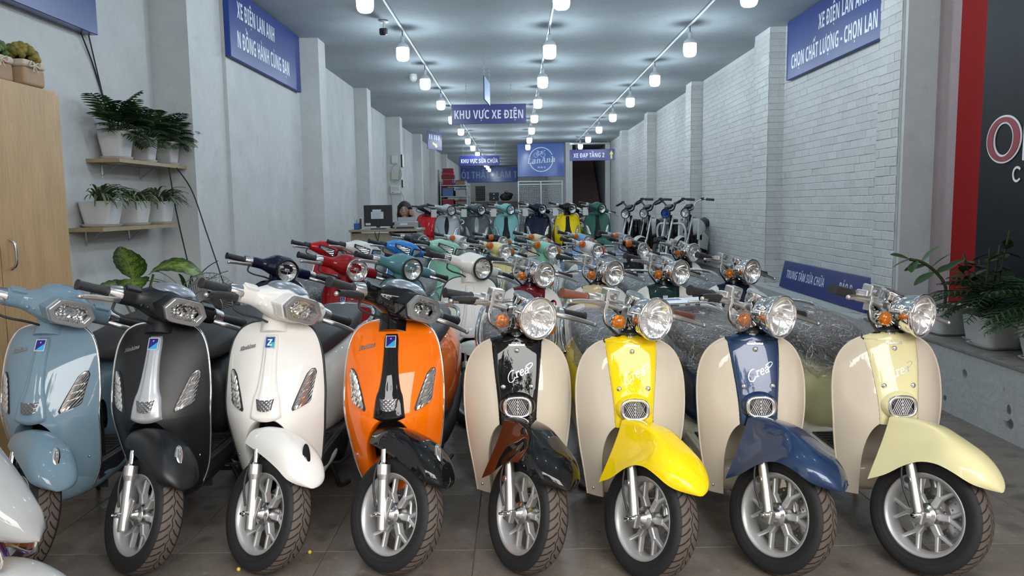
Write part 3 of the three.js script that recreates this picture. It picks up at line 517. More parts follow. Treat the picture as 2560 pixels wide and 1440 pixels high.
// body-coloured headset: ellipse sections along x
function headset({ hw = 0.215, c = [0.082, 0.088], arm = [0.038, 0.036], neck = 0.1, rise = 0, fwd = 0.0, pow = 2.4, droop = 0 }) {
  return grid(30, 56, (u, v) => {
    const s = v * 2 - 1, ax = Math.abs(s) * hw, k = sstep(neck * 0.35, neck * 1.5, ax), e = 2 / pow;
    const hy = lerp(c[0], arm[0], k) * (ax > hw - 0.002 ? 0.98 : 1), hz = lerp(c[1], arm[1], k), cy = BARY + lerp(rise, 0, k) - droop * k, cz = BARZ + lerp(fwd, 0, k);
    const a = u * Math.PI * 2, ca = Math.cos(a), sa = Math.sin(a);
    return [s * hw, cy + Math.sign(sa) * Math.abs(sa) ** e * hy, cz + Math.sign(ca) * Math.abs(ca) ** e * hz];
  });
}
// headlamp inside: a facetted mirror bowl behind a clear lens, in the outline given by r(angle)
function bowl(rf, depth, rings = 7, seg = 40, amp = 0.004) {
  const g = grid(seg, rings, (u, v) => { const a = u * Math.PI * 2, r = rf(a) * (1 - v * 0.96), d = -depth * Math.sin(v * Math.PI / 2) ** 0.8, j = v > 0.05 && v < 0.95 ? amp * ((Math.round(u * seg) + Math.round(v * rings) * 3) % 4 - 1.5) : 0; return [Math.cos(a) * r, Math.sin(a) * r, d + j]; }).toNonIndexed();
  g.computeVertexNormals(); return prep(g);
}
const HEX = [[-1, 0.02], [-0.68, 0.86], [-0.58, 0.97], [-0.45, 1], [0.45, 1], [0.58, 0.97], [0.68, 0.86], [1, 0.02], [0.98, -0.12], [0.76, -0.84], [0.62, -0.96], [0.5, -1], [-0.5, -1], [-0.62, -0.96], [-0.76, -0.84], [-0.98, -0.12]];
const hexShape = (k, w = 0.092, h = 0.051) => poly(HEX.map((p) => [p[0] * w * k, p[1] * h * k]));
const HEXLAMP = (() => {
  const ringS = hexShape(1); ringS.holes.push(new THREE.Path(HEX.map((p) => new THREE.Vector2(p[0] * 0.068, p[1] * 0.034)).reverse()));
  const bezel = extr(ringS, 0.024, 0.004, 4).translate(0, 0, -0.002); const wall_ = extr((() => { const q = hexShape(1.06); q.holes.push(new THREE.Path(HEX.map((p) => new THREE.Vector2(p[0] * 0.09, p[1] * 0.0495)).reverse())); return q; })(), 0.05, 0.002, 4).translate(0, 0, -0.045);
  const house = extr(hexShape(1.07), 0.06, 0.008, 4).translate(0, 0, -0.1);
  const inner = []; // mirror facets and the comb of fins below
  const nx = 20, ny = 10; const pts = (i, j) => { const x = lerp(-0.068, 0.068, i / nx), y = lerp(-0.036, 0.036, j / ny); return [x, y, -0.014 - 0.012 * Math.abs(n3(i * 0.5, j * 0.5, 1)) - 0.003 * ((i + j) % 2)]; };
  const facets = grid(nx, ny, (u, v) => pts(Math.round(u * nx), Math.round(v * ny))).toNonIndexed(); facets.computeVertexNormals();
  for (let i = 0; i < 16; i++) inner.push(boxg(0.0028, 0.012, 0.014, lerp(-0.052, 0.052, i / 15), -0.027, 0.0));
  for (let i = 0; i < 10; i++) inner.push(boxg(0.006, 0.006, 0.01, lerp(-0.042, 0.042, i / 9), 0.03, 0.0));
  return { bezel: merge(bezel), house: merge(house, wall_), facets: merge(facets, inner), lens: extr(hexShape(0.76), 0.003, 0.0008, 4).translate(0, 0, 0.012) };
})();
function roundLamp(R, depthBack = 0.09) {
  return once('rl' + R + depthBack, () => {
    const shell = latheZ([[0.012, -depthBack], [R * 0.45, -depthBack * 0.96], [R * 0.72, -depthBack * 0.78], [R * 0.9, -depthBack * 0.48], [R * 0.98, -depthBack * 0.2], [R, 0]], 44);
    const rim = latheZ([[R * 0.99, -0.004], [R * 1.05, -0.002], [R * 1.075, 0.006], [R * 1.06, 0.014], [R * 1.0, 0.017], [R * 0.93, 0.012], [R * 0.9, 0.004], [R * 0.92, -0.004]], 48);
    const lens = latheZ([[R * 0.93, 0.008], [R * 0.7, 0.017], [R * 0.4, 0.022], [0.0001, 0.024]], 40);
    const facets = bowl(() => R * 0.92, R * 0.42, 9, 56, R * 0.014).translate(0, 0, 0.004);
    const bars = merge(rbox(R * 1.7, R * 0.05, 0.006, 0.002, 0, -R * 0.02, 0.002), rbox(R * 0.04, R * 0.8, 0.006, 0.002, R * 0.05, -R * 0.45, 0.002), rbox(R * 0.5, R * 0.22, 0.02, 0.008, 0, R * 0.12, -0.006));
    return { shell: merge(shell), rim: merge(rim), lens: merge(lens), facets: merge(facets, bars) };
  });
}
const leafLens = (S, s, y0, y1, x0, x1) => (u, v) => { // slanted wedge-shaped lamp on the leg shield, pointed at its top
  const y = lerp(y0, y1, v), c = s * lerp(x0, x1, v ** 1.15), h = 0.03 * (1 - 0.55 * v) * (v < 0.06 ? 0.8 + 3.3 * v : 1) * (v > 0.9 ? 1 - (v - 0.9) * 6 : 1); return [c + (u * 2 - 1) * h, y + 0.022 * (u - 0.5) * s * (1 - v)];
};
// ---- one scooter
const script = (text, col) => letter(text, 'italic bold 150px serif', col, '#1b1b1d');
M.dNish = decalMat('nish', 1024, 256, script('Nioshima', '#cfcfcf'));
M.dNio = decalMat('nio', 1024, 200, letter('nıoshıma', 'bold 150px sans-serif', '#e8e8e8', '#4a4a4a'));
M.dCrea = decalMat('crea', 1024, 512, (x, w, h) => {
  x.clearRect(0, 0, w, h); x.save(); x.translate(w / 2, h / 2); x.rotate(-0.32); x.font = 'italic 270px serif'; x.textAlign = 'center'; x.textBaseline = 'middle'; x.fillStyle = '#ececec'; x.fillText('rea', 70, 20);
  x.strokeStyle = '#ececec'; x.lineWidth = 20; x.lineCap = 'round'; x.beginPath(); x.moveTo(-130, -90); x.bezierCurveTo(-250, -130, -400, 60, -330, 150); x.bezierCurveTo(-290, 200, -200, 160, -150, 90); x.stroke();
  x.lineWidth = 14; x.beginPath(); x.moveTo(230, -60); x.bezierCurveTo(330, -90, 400, -120, 430, -60); x.bezierCurveTo(430, -20, 330, 10, 270, 30); x.stroke(); x.restore();
});
M.dBadge = decalMat('badge', 128, 160, (x, w, h) => { x.fillStyle = '#c8c8c8'; x.fillRect(0, 0, w, h); x.fillStyle = '#28207a'; x.fillRect(10, 10, w - 20, h - 20); x.fillStyle = '#37a8d8'; x.beginPath(); x.moveTo(10, h - 10); x.lineTo(w - 10, h * 0.35); x.lineTo(w - 10, h - 10); x.fill(); x.fillStyle = '#dde'; x.font = 'italic bold 34px sans-serif'; x.fillText('e', 52, 52); }, 0.1, 0.15);
M.dBadgeZ = decalMat('badgez', 128, 160, (x, w, h) => { x.fillStyle = '#c8c8c8'; x.fillRect(0, 0, w, h); x.fillStyle = '#2a55a0'; x.fillRect(10, 10, w - 20, h - 20); x.fillStyle = '#46b4c8'; x.fillRect(w * 0.55, h * 0.5, w * 0.36, h * 0.42); x.fillStyle = '#fff'; x.font = 'bold 120px sans-serif'; x.fillText('Z', 28, 124); }, 0.1, 0.15);
M.dBadgeN = decalMat('badgen', 128, 160, (x, w, h) => { x.fillStyle = '#1d2f74'; x.fillRect(0, 0, w, h); x.strokeStyle = '#cfd6ea'; x.lineWidth = 6; x.strokeRect(6, 6, w - 12, h - 12); x.fillStyle = '#e8ecf6'; x.font = 'bold 40px serif'; x.fillText('best', 26, 76); x.fillRect(54, 110, 20, 10); }, 0.1, 0.3);
M.dVX = decalMat('vx', 512, 160, letter('ꜱᴛɪɴ SX'.replace(/[^ A-Z]/g, '') ? 'ROMA SX' : '', 'italic bold 84px sans-serif', '#c9c9c9', '#222'));
M.d50 = decalMat('fifty', 256, 256, (x, w, h) => { x.clearRect(0, 0, w, h); x.fillStyle = '#15171a'; x.beginPath(); x.arc(128, 128, 124, 0, 7); x.fill(); x.fillStyle = '#b3161c'; x.beginPath(); x.arc(128, 128, 108, -1.4, 1.75); x.fill(); x.fillStyle = '#fff'; x.font = 'bold 130px sans-serif'; x.textAlign = 'center'; x.textBaseline = 'middle'; x.fillText('50', 128, 132); }, 0, 0.25);
M.dStripes = decalMat('stripes', 128, 128, (x) => { x.clearRect(0, 0, 128, 128); x.fillStyle = '#dcdcdc'; for (let i = 0; i < 4; i++) x.fillRect(14 + i * 28, 8, 14, 112 - i * 4); }, 0.6, 0.3);
M.dEmblem = decalMat('emblem', 256, 256, (x) => { x.clearRect(0, 0, 256, 256); x.strokeStyle = '#d6dae2'; x.lineWidth = 16; x.beginPath(); x.arc(128, 128, 92, 0, 7); x.stroke(); for (let i = 0; i < 8; i++) { x.beginPath(); x.moveTo(128, 128); x.lineTo(128 + 84 * Math.cos(i * 0.785), 128 + 84 * Math.sin(i * 0.785)); x.stroke(); } }, 0.7, 0.3);
M.smoke = phys(lin(0.05, 0.05, 0.055), 0.12, { clearcoat: 1 });
M.lensDark = M.smoke;

function makeScooter(o) {
  const root = thing('scooter', o.label, 'scooter', o.group, [o.x, o.y ?? 0, -o.d], (o.turn ?? 0) * RAD);
  const body = o.shape, S = SHIELDS[body], col = o.paint, pan = o.panel ?? col, near = o.near ?? false, steer = steerMatrix(o.steer ?? 40);
  const P = (name, geo, mat, parent = root) => mesh(name, geo, mat, parent);
  const ST = (name, geo, mat, parent) => { const m = mesh(name, geo, mat, parent ?? root); if (!parent) m.applyMatrix4(steer); return m; };
  // lift so that the turned front wheel stands on the floor
  let low = 1; for (let i = 0; i < 90; i++) { const a = i / 90 * 2 * Math.PI, p = V(0, 0.22 + Math.sin(a) * 0.22, Math.cos(a) * 0.22).applyMatrix4(steer); low = Math.min(low, p.y); }
  root.position.y -= low;
  // wheels
  const tire = ST('front_tire', once('tireF', () => TIRE.clone().translate(0, 0.22, 0)), M.tire);
  const rim = ST('front_rim', once('rimF', () => RIM.ring.clone().translate(0, 0.22, 0)), M.alloy);
  mesh('spokes', once('spoF', () => RIM.spoke.clone().translate(0, 0.22, 0)), M.alloy, rim); mesh('hub', once('hubF', () => RIM.hub.clone().translate(0, 0.22, 0)), M.chromeDull, rim);
  if (near) ST('brake_disc', once('discF', () => DISC.clone().translate(0, 0.22, 0)), M.steel);
  P('rear_tire', once('tireR', () => TIRE.clone().translate(0, 0.22 + low, -1.27)), M.tire); P('rear_hub', once('hubR', () => HUBMOTOR.clone().translate(0, 0.22 + low, -1.27)), M.black);
  P('rear_fender', REARFENDER, M.black); P('swingarm', SWING, M.black); P('center_stand', once('stand' + low.toFixed(4), () => STAND.clone().translate(0, low, 0)), M.black);
  // fork
  for (const s of [-1, 1]) {
    const X = s * 0.076, top = [X * 0.95, 0.56, AXZ(0.56) + 0.03], up = (t) => [X, 0.22 + t * Math.cos(RAKE), 0.006 - t * Math.sin(RAKE)];
    if (body === 'A') {
      const leg = ST('fork_leg', once('forkA' + s, () => merge(rod(up(-0.055), up(0.125), 0.019, 0.0195, 20), rod(up(0.125), up(0.145), 0.0195, 0.026, 20), rod(up(0.145), up(0.182), 0.026, 0.026, 20), rod(up(-0.06), up(-0.055), 0.017, 0.019, 20), rbox(0.012, 0.09, 0.03, 0.005, X - s * 0.004, 0.245, 0.018))), M.satin);
      mesh('stanchion', once('stanA' + s, () => merge(rod(up(0.182), up(0.24), 0.0125, 0.0125, 14), rod(up(0.18), up(0.19), 0.017, 0.015, 14))), M.chrome, leg);
    } else {
      const leg = ST('fork_leg', once('forkB' + s, () => merge(rod(up(0.01), up(0.195), 0.0185, 0.0185, 20), rbox(0.026, 0.05, 0.05, 0.006, X, 0.215, 0.002))), M.satin);
      if (near) mesh('link_arm', once('linkB' + s, () => merge(rod([X * 1.02, 0.4, -0.075], [X * 1.02, 0.335, -0.055], 0.009, 0.009, 8), rod([X * 1.3, 0.332, -0.055], [X * 0.9, 0.332, -0.055], 0.012, 0.012, 10))), M.chromeDull, leg);
    }
    if (near) ST('axle_nut', once('nut' + s, () => merge(rod([s * 0.09, 0.22, 0.006], [s * 0.112, 0.22, 0.006], 0.011, 0.011, 6), rod([s * 0.112, 0.22, 0.006], [s * 0.124, 0.22, 0.006], 0.0065, 0.005, 10))), M.chrome);
  }
  if (near) ST('brake_cable', once('bcab', () => tube([[-0.07, 0.42, -0.1], [-0.088, 0.36, -0.09], [-0.1, 0.3, -0.06], [-0.095, 0.24, -0.02]], 0.0045, 24, 6)), M.black);
  // front mudguard
  const fcol = o.fender ?? pan, fen = ST('front_fender', FENDERS[body], fcol);
  if (body === 'A' && near) mesh('fender_ornament', once('forn', () => { const g = ball(1, 0, 0, 0, [1, 1, 1], 24).scale(0.014, 0.05, 0.012).rotateX(-0.58).translate(-0.012, 0.494, 0.13); return merge(g, ball(1, 0, 0, 0, [1, 1, 1], 16).scale(0.018, 0.053, 0.006).rotateX(-0.58).translate(-0.012, 0.492, 0.128)); }), o.ornament ?? M.chrome, fen);
  // leg shield
  const sh = P('leg_shield', once('shield' + body, () => merge(S.front, S.lipGeo)), o.side ?? col); if (o.slim) sh.scale.x = o.slim;
  mesh('inner_panel', S.back, o.inner ?? (body === 'A' ? M.black : (o.side ?? col)), sh); mesh('arch_liner', S.liner, M.black, sh);
  mesh('edge_trim', S.trim, o.trim ?? (body === 'A' ? M.chrome : (o.side ?? col)), sh);
  if (body === 'B') {
    const hw = (y) => curve([[0.5, 0.073], [0.6, 0.079], [0.72, 0.092], [0.85, 0.106]])(y);
    const strip = (k, off, y0, y1) => S.patch((u, v) => { const y = lerp(y0, y1, v); return [(u * 2 - 1) * hw(y) * k, y]; }, (u, v) => off * (1 - Math.abs(u * 2 - 1) ** 14) - 0.0005, 24, 24);
    const st = mesh('center_panel', once('stripB', () => strip(1, 0.0075, 0.507, 0.838)), pan, sh);
    mesh('panel_seam', once('seamB', () => strip(1.035, 0.0018, 0.503, 0.84)), M.black, sh);
    if (o.detail !== false) {
      mesh('collar_rim', once('colB', () => S.patch((u, v) => [(u * 2 - 1) * 0.1 * (1 - v * 0.4), lerp(0.826, 0.848, v)], (u, v) => 0.008 + 0.004 * v, 20, 3)), pan, sh);
      const screw = (x, y) => { const p = S.at(x, y, 0.009); return merge(ball(0.0105, ...p, [1, 1, 0.55], 14), ball(0.005, p[0], p[1], p[2] + 0.004, [1, 1, 0.8], 10)); };
      if (near || o.screws) for (const [x, y] of [[0, 0.793], [-0.055, 0.655], [0.055, 0.655]]) mesh('screw', once('scr' + x, () => screw(x, y)), M.chrome, sh);
      // horn grille in a raised housing
      const gc = S.at(0, 0.578, 0.01), tilt = -0.2, put = (g) => place(g, { p: gc, r: [tilt, 0, 0] });
      mesh('grille_housing', once('ghB', () => put(merge(grid(36, 5, (u, v) => { const a = u * 2 * Math.PI, r = lerp(1.28, 1, v); return [Math.cos(a) * 0.056 * r, Math.sin(a) * 0.045 * r + 0.004 * (1 - v), lerp(-0.006, 0.018, Math.sin(v * Math.PI / 2))]; })))), pan, sh);
      const gr = mesh('grille_ring', once('grB', () => put(merge(tube([...Array(24)].map((_, i) => { const a = i / 24 * 2 * Math.PI, c = Math.cos(a), s = Math.sin(a); return [Math.sign(c) * Math.abs(c) ** 0.7 * 0.05, Math.sign(s) * Math.abs(s) ** 0.7 * 0.037, 0.018]; }), 0.0075, 60, 10, true)))), M.chrome, sh);
      mesh('grille_mesh', once('gmB', () => { const l = []; for (let i = -7; i <= 7; i++) for (const s of [-1, 1]) { const x = i * 0.0075; l.push(rod([x - 0.017 * 1.1, -0.033 * s, 0.018], [x + 0.017 * 1.1, 0.033 * s, 0.018], 0.0011, 0.0011, 4, false)); }
        const keep = l.filter((g) => { g.computeBoundingBox(); return g.boundingBox.max.x < 0.056 && g.boundingBox.min.x > -0.056; }); keep.push(rod([0, -0.035, 0.019], [0, 0.035, 0.019], 0.0022, 0.0022, 6)); return put(merge(keep)); }), M.chromeDull, gr);
      mesh('grille_back', once('gbB', () => put(merge(new THREE.CircleGeometry(1, 28).scale(0.05, 0.037, 1).translate(0, 0, 0.009)))), M.black, gr);
    }
    if (near) {
      mesh('maker_lettering', once('nioD', () => S.patch((u, v) => [lerp(-0.05, 0.05, u), lerp(0.806, 0.823, v)], 0.0095, 14, 4)), M.dNio, sh);
      mesh('model_lettering', once('creaD', () => S.patch((u, v) => [lerp(-0.064, 0.078, u), lerp(0.672, 0.752, v)], 0.0085, 18, 10)), M.dCrea, sh);
      for (const s of [-1, 1]) mesh('shield_screw', once('ssc' + s, () => { const p = S.at(s * 0.15, 0.228, 0.001); return merge(ball(0.006, ...p, [1, 1, 0.5], 10)); }), M.chromeDull, sh);
    } else if (o.emblem) {
      mesh('stripe_badge', once('strD', () => S.patch((u, v) => [lerp(-0.016, 0.02, u), lerp(0.72, 0.78, v)], 0.0095, 4, 4)), M.dStripes, sh);
      if (o.round50) mesh('round_badge', once('d50', () => S.patch((u, v) => [0.152 + (u - 0.5) * 0.045, 0.73 + (v - 0.5) * 0.055], 0.002, 4, 4)), M.d50, sh);
    } else if (o.disc) mesh('round_emblem', once('demb', () => S.patch((u, v) => [(u - 0.5) * 0.075, 0.74 + (v - 0.5) * 0.075], 0.0095, 4, 4)), M.dEmblem, sh);
  } else {
    // tie: long centre cover, wider at its foot
    if (o.tie !== 'none') {
      const oval = o.tie === 'oval', y0 = oval ? 0.6 : 0.547, y1 = oval ? 0.87 : 0.862;
      const hw = oval ? (y) => 0.036 * Math.sin(Math.PI * clamp((y - 0.585) / 0.3, 0.02, 0.98)) ** 0.6 : curve([[0.545, 0.064], [0.58, 0.06], [0.63, 0.053], [0.65, 0.045], [0.7, 0.036], [0.78, 0.03], [0.84, 0.029], [0.862, 0.024]]);
      const tie = mesh('center_cover', once('tie' + (oval ? 'o' : 't'), () => S.patch((u, v) => { const y = lerp(y0, y1, v) - (v < 0.2 ? 0.014 * (1 - (u * 2 - 1) ** 2) * (1 - v / 0.2) : 0); return [(u * 2 - 1) * hw(y), y]; }, (u, v) => 0.012 * Math.min(1, (1 - Math.abs(u * 2 - 1) ** 10)) * (v < 0.02 || v > 0.985 ? 0.1 : 1) + (oval ? 0 : 0.006 * sstep(0.62, 0.3, Math.abs(u * 2 - 1)) * sstep(0.05, 0.15, v) * sstep(0.98, 0.8, v)), 26, 40)), o.tieMat ?? pan, sh);
      if (!oval && near) {
        mesh('position_lamp', once('poslamp', () => S.patch((u, v) => { const y = lerp(0.578, 0.618, v); return [(u * 2 - 1) * lerp(0.026, 0.034, v), y - 0.006 * (1 - (u * 2 - 1) ** 2)]; }, (u, v) => 0.0205 - 0.004 * (Math.abs(u * 2 - 1) ** 8) + 0.0012 * Math.sin(u * 25) * Math.sin(v * 18), 26, 14)), M.smokeClear ?? M.smoke, tie);
        const bd = mesh('badge', once('badgeA', () => S.patch((u, v) => [lerp(-0.02, 0.02, u), lerp(0.806, 0.85, v)], 0.0185, 6, 6)), o.badge ?? M.dBadge, tie);
      }
    }
    if (near || o.lamps) for (const s of [-1, 1]) {
      const L = leafLens(S, s, 0.582, 0.718, 0.13, 0.163);
      const fr = mesh('indicator_bezel', once('indb' + s, () => S.patch((u, v) => { const p = L(u, v), c = L(0.5, 0.5); return [c[0] + (p[0] - c[0]) * 1.14, c[1] + (p[1] - c[1]) * 1.05]; }, (u, v) => 0.0035 * (1 - Math.abs(u * 2 - 1) ** 6), 14, 16)), M.black, sh);
      mesh('indicator_lens', once('indl' + s, () => { const g = S.patch(L, (u, v) => 0.005 + 0.0045 * (1 - (u * 2 - 1) ** 2) + 0.002 * ((Math.round(u * 8) + Math.round(v * 14)) % 2), 8, 14).toNonIndexed(); g.computeVertexNormals(); return merge(g, ...[0.25, 0.45, 0.65].map((v) => { const a = S.at(...L(0.15, v), 0.012), b = S.at(...L(0.85, v), 0.012); return rod(a, b, 0.0018, 0.0018, 5); })); }), M.lampMirror, fr);
    }
    if (near) mesh('script_lettering', once('nishA', () => S.patch((u, v) => { const x = lerp(-0.152, -0.052, u); return [x, lerp(0.795, 0.83, v) + (x + 0.1) * 0.28]; }, 0.0022, 16, 5)), M.dNish, sh);
    if (near) for (const s of [-1, 1]) mesh('shield_screw', once('sscA' + s, () => merge(ball(0.005, ...S.at(s * 0.155, 0.36, 0.001), [1, 1, 0.5], 10))), M.chromeDull, sh);
    if (o.letter2) { mesh('side_lettering', once('vx', () => S.patch((u, v) => [lerp(0.045, 0.125, u), lerp(0.77, 0.795, v)], 0.0022, 10, 4)), M.dVX, sh); mesh('square_badge', once('sqb', () => S.patch((u, v) => [lerp(-0.018, 0.018, u), lerp(0.765, 0.81, v)], 0.0185, 4, 4)), M.dBadgeN, sh); }
  }
  // floor, rear body, seat
  const fl = P('floorboard', FLOORB, body === 'B' ? (o.side ?? col) : M.black); mesh('floor_mat', FLOORMAT, M.black, fl); mesh('belly_pan', BELLY[body], o.side ?? col, fl); for (const g of FLOORSIDE) mesh('sill', g, body === 'B' ? (o.side ?? col) : (o.sill ?? M.black), fl);
  const rb = P('rear_body', REAR[body], o.rear ?? col); if (o.slim) rb.scale.x = o.slim; mesh('tail_lamp', TAIL.lamp, M.red, rb); mesh('number_plate', TAIL.plate, M.black, rb);
  if (body === 'B') mesh('lower_skirt', once('skirtB', () => loft([[-0.71, 0.24, 0.3, 0.02], [-0.74, 0.22, 0.34, 0.14], [-0.95, 0.24, 0.37, 0.185], [-1.2, 0.3, 0.4, 0.2], [-1.45, 0.38, 0.45, 0.17], [-1.6, 0.46, 0.5, 0.03]], 30, 20)), o.side ?? col, rb);
  else mesh('lower_skirt', once('skirtA', () => loft([[-0.69, 0.22, 0.3, 0.02], [-0.72, 0.2, 0.33, 0.13], [-0.95, 0.22, 0.34, 0.19], [-1.2, 0.28, 0.38, 0.205], [-1.45, 0.36, 0.45, 0.19], [-1.62, 0.46, 0.52, 0.05]], 30, 20)), M.black, rb);
  const st = P('seat', SEAT[body], o.seat ?? M.seat); if (o.slim) st.scale.x = o.slim; if (o.wrap) mesh('plastic_wrap', WRAP[body], M.film, st);
  P('grab_rail', RAILS[body], M.chrome);
  // steering head
  const kind = o.head, lamp = (R, back, c, shellMat, tilt = -0.06, ringMat = M.chrome, shellName = 'headlamp_shell') => {
    const L = roundLamp(R, back), key = R + ',' + back + ',' + c.join();
    const g = (k) => once('lamp' + k + key, () => place(L[k].clone(), { p: c, r: [tilt, 0, 0] }));
    const s = ST(shellName, g('shell'), shellMat); mesh('lamp_rim', g('rim'), ringMat, s); mesh('reflector', g('facets'), M.reflector, s); mesh('lamp_lens', g('lens'), M.glass, s); return s;
  };
  const gm = o.grip ?? M.rubber, lv = o.lever ?? M.satin;
  if (kind === 'crea') {
    const BY = 0.966;
    // bare chrome bar, clamp, gauge, indicators on stalks
    ST('handlebar', once('barB', () => tube([[-0.23, BY, BARZ], [-0.17, BY, BARZ], [-0.1, BY - 0.005, BARZ - 0.005], [-0.05, BY - 0.03, BARZ - 0.01], [0, BY - 0.04, BARZ - 0.01], [0.05, BY - 0.03, BARZ - 0.01], [0.1, BY - 0.005, BARZ - 0.005], [0.17, BY, BARZ], [0.23, BY, BARZ]], 0.0115, 50, 10)), M.chrome);
    for (const s of [-1, 1]) {
      ST('grip', once('gripB' + s, () => GRIP(s, 0.225, 0.345, BY)), gm);
      const lvr = ST('brake_lever', once('levB' + s, () => LEVER(s, 0.15, BY - 0.008, BARZ + 0.032, 0.35)), lv);
      if (s < 0 && o.leverWrap) mesh('lever_sleeve', once('lwB', () => LEVERWRAP(-1).translate(0.012, -0.009, 0)), M.black, lvr);
      ST('lever_clamp', once('clampB' + s, () => merge(rod([s * 0.18, BY, BARZ], [s * 0.226, BY, BARZ], 0.019, 0.019, 18), rbox(0.022, 0.05, 0.05, 0.006, s * 0.172, BY + 0.002, BARZ + 0.014), rbox(0.016, 0.06, 0.03, 0.004, s * 0.15, BY - 0.02, BARZ + 0.03), rod([s * 0.145, BY - 0.01, BARZ + 0.034], [s * 0.075, BY - 0.018, BARZ + 0.034], 0.012, 0.011, 12))), M.satin);
    }
    const mc = ST('brake_reservoir', once('mcB', () => place(rbox(0.062, 0.052, 0.045, 0.007), { p: [-0.123, BY + 0.028, BARZ + 0.012], r: [0.1, 0, 0.03] })), M.satin);
    mesh('sight_glass', once('sgB', () => place(merge(latheZ([[0.014, 0], [0.014, 0.006], [0.01, 0.007], [0.009, 0.003], [0.0001, 0.004]], 20)), { p: [-0.121, BY + 0.026, BARZ + 0.034], r: [0.1, 0, 0] })), M.steel, mc);
    const gg = ST('gauge', once('gaugeB', () => lathe([[0.001, -0.05], [0.018, -0.05], [0.028, -0.038], [0.038, -0.02], [0.043, 0], [0.043, 0.018], [0.048, 0.02], [0.048, 0.032], [0.043, 0.036], [0.001, 0.033]], 32).scale(0.92, 0.92, 0.92).rotateX(0.3).translate(0, BY + 0.02, BARZ + 0.02)), M.chrome);
    lamp(0.08, 0.115, [0, 0.94, BARZ + 0.16], M.chrome, -0.03);
    ST('lamp_bracket', once('lbB', () => merge(...[-1, 1].map((s) => merge(rbox(0.006, 0.09, 0.04, 0.003, s * 0.055, 0.92, BARZ + 0.045), rod([s * 0.056, 0.93, BARZ + 0.07], [s * 0.075, 0.935, BARZ + 0.13], 0.009, 0.009, 8))), rbox(0.12, 0.02, 0.05, 0.006, 0, 0.88, BARZ + 0.03), rbox(0.1, 0.02, 0.06, 0.006, 0, 0.955, BARZ + 0.01))), M.chromeDull);
    for (const s of [-1, 1]) {
      const ind = ST('indicator_stalk', once('istB' + s, () => merge(rod([s * 0.058, 0.905, BARZ + 0.045], [s * 0.105, 0.9, BARZ + 0.07], 0.0085, 0.0085, 10), latheZ([[0.001, -0.035], [0.016, -0.034], [0.024, -0.02], [0.027, 0]], 24).translate(s * 0.115, 0.9, BARZ + 0.085))), M.chrome);
      mesh('indicator_lens', once('indB' + s, () => merge(latheZ([[0.027, 0], [0.0275, 0.006], [0.0255, 0.018], [0.017, 0.027], [0.001, 0.03]], 24).translate(s * 0.115, 0.9, BARZ + 0.085))), o.amber ?? M.amber, ind);
      if (s < 0 && o.lampBag) mesh('plastic_bag', once('bagB', () => { const g = ball(0.038, s * 0.115, 0.893, BARZ + 0.08, [1, 1.15, 1], 22); const p = g.attributes.position; for (let i = 0; i < p.count; i++) { const q = 1 + 0.16 * n3(p.getX(i) * 60, p.getY(i) * 60, p.getZ(i) * 60); p.setXYZ(i, s * 0.115 + (p.getX(i) - s * 0.115) * q, 0.893 + (p.getY(i) - 0.893) * q, BARZ + 0.08 + (p.getZ(i) - BARZ - 0.08) * q); } g.computeVertexNormals(); return merge(g); }), M.filmSmall, ind);
    }
    ST('cables', once('cabB', () => merge(tube([[-0.15, BY - 0.04, BARZ + 0.035], [-0.15, BY - 0.075, BARZ + 0.05], [-0.115, BY - 0.1, BARZ + 0.05], [-0.06, BY - 0.125, BARZ + 0.04], [-0.02, 0.83, BARZ + 0.02]], 0.006, 30, 6), tube([[-0.1, BY - 0.02, BARZ + 0.03], [-0.07, BY - 0.06, BARZ + 0.06], [-0.03, 0.86, BARZ + 0.04]], 0.005, 20, 6), tube([[0.12, BY - 0.02, BARZ + 0.03], [0.09, BY - 0.08, BARZ + 0.05], [0.03, 0.85, BARZ + 0.03]], 0.005, 20, 6), tube([[0.15, BY - 0.03, BARZ + 0.03], [0.13, BY - 0.1, BARZ + 0.04], [0.04, 0.83, BARZ + 0.02]], 0.006, 20, 6))), M.black);
    ST('brake_pipe', once('pipeB', () => tube([[-0.152, BY - 0.02, BARZ + 0.034], [-0.158, BY - 0.05, BARZ + 0.05], [-0.15, BY - 0.075, BARZ + 0.055], [-0.125, BY - 0.092, BARZ + 0.052]], 0.0045, 20, 8)), M.satin);
    ST('steering_neck', once('neckB', () => merge(rod([0, 0.828, AXZ(0.828)], [0, 0.925, AXZ(0.925)], 0.044, 0.042, 26))), M.chrome);
    ST('neck_boot', once('bootB', () => merge(rod([0, 0.842, AXZ(0.842)], [0, 0.86, AXZ(0.86)], 0.068, 0.047, 26))), M.black);
  } else {
    const hs = kind === 'hex' ? { hw: 0.205, c: [0.074, 0.095], arm: [0.037, 0.036], neck: 0.1, rise: 0.008, fwd: 0.03, pow: 2.5 } : kind === 'round' ? { hw: 0.205, c: [0.073, 0.088], arm: [0.034, 0.034], neck: 0.095, rise: 0.012, fwd: 0.012, pow: 2.3 } : kind === 'retro' ? { hw: 0.18, c: [0.06, 0.075], arm: [0.026, 0.026], neck: 0.085, rise: -0.005, fwd: 0.015, pow: 2.2 } : { hw: 0.2, c: [0.07, 0.1], arm: [0.03, 0.04], neck: 0.14, rise: 0.01, fwd: 0.0, pow: 2.8 };
    const hd = ST('headset', once('hs' + kind, () => headset(hs)), o.headPaint ?? col);
    if (kind === 'hex') mesh('dash_cover', once('dash', () => { const g = ball(1, 0, 0, 0, [1, 1, 1], 28).scale(0.092, 0.042, 0.085).translate(0, BARY + 0.058, BARZ + 0.02); return merge(g); }), o.dash ?? M.dash, hd);
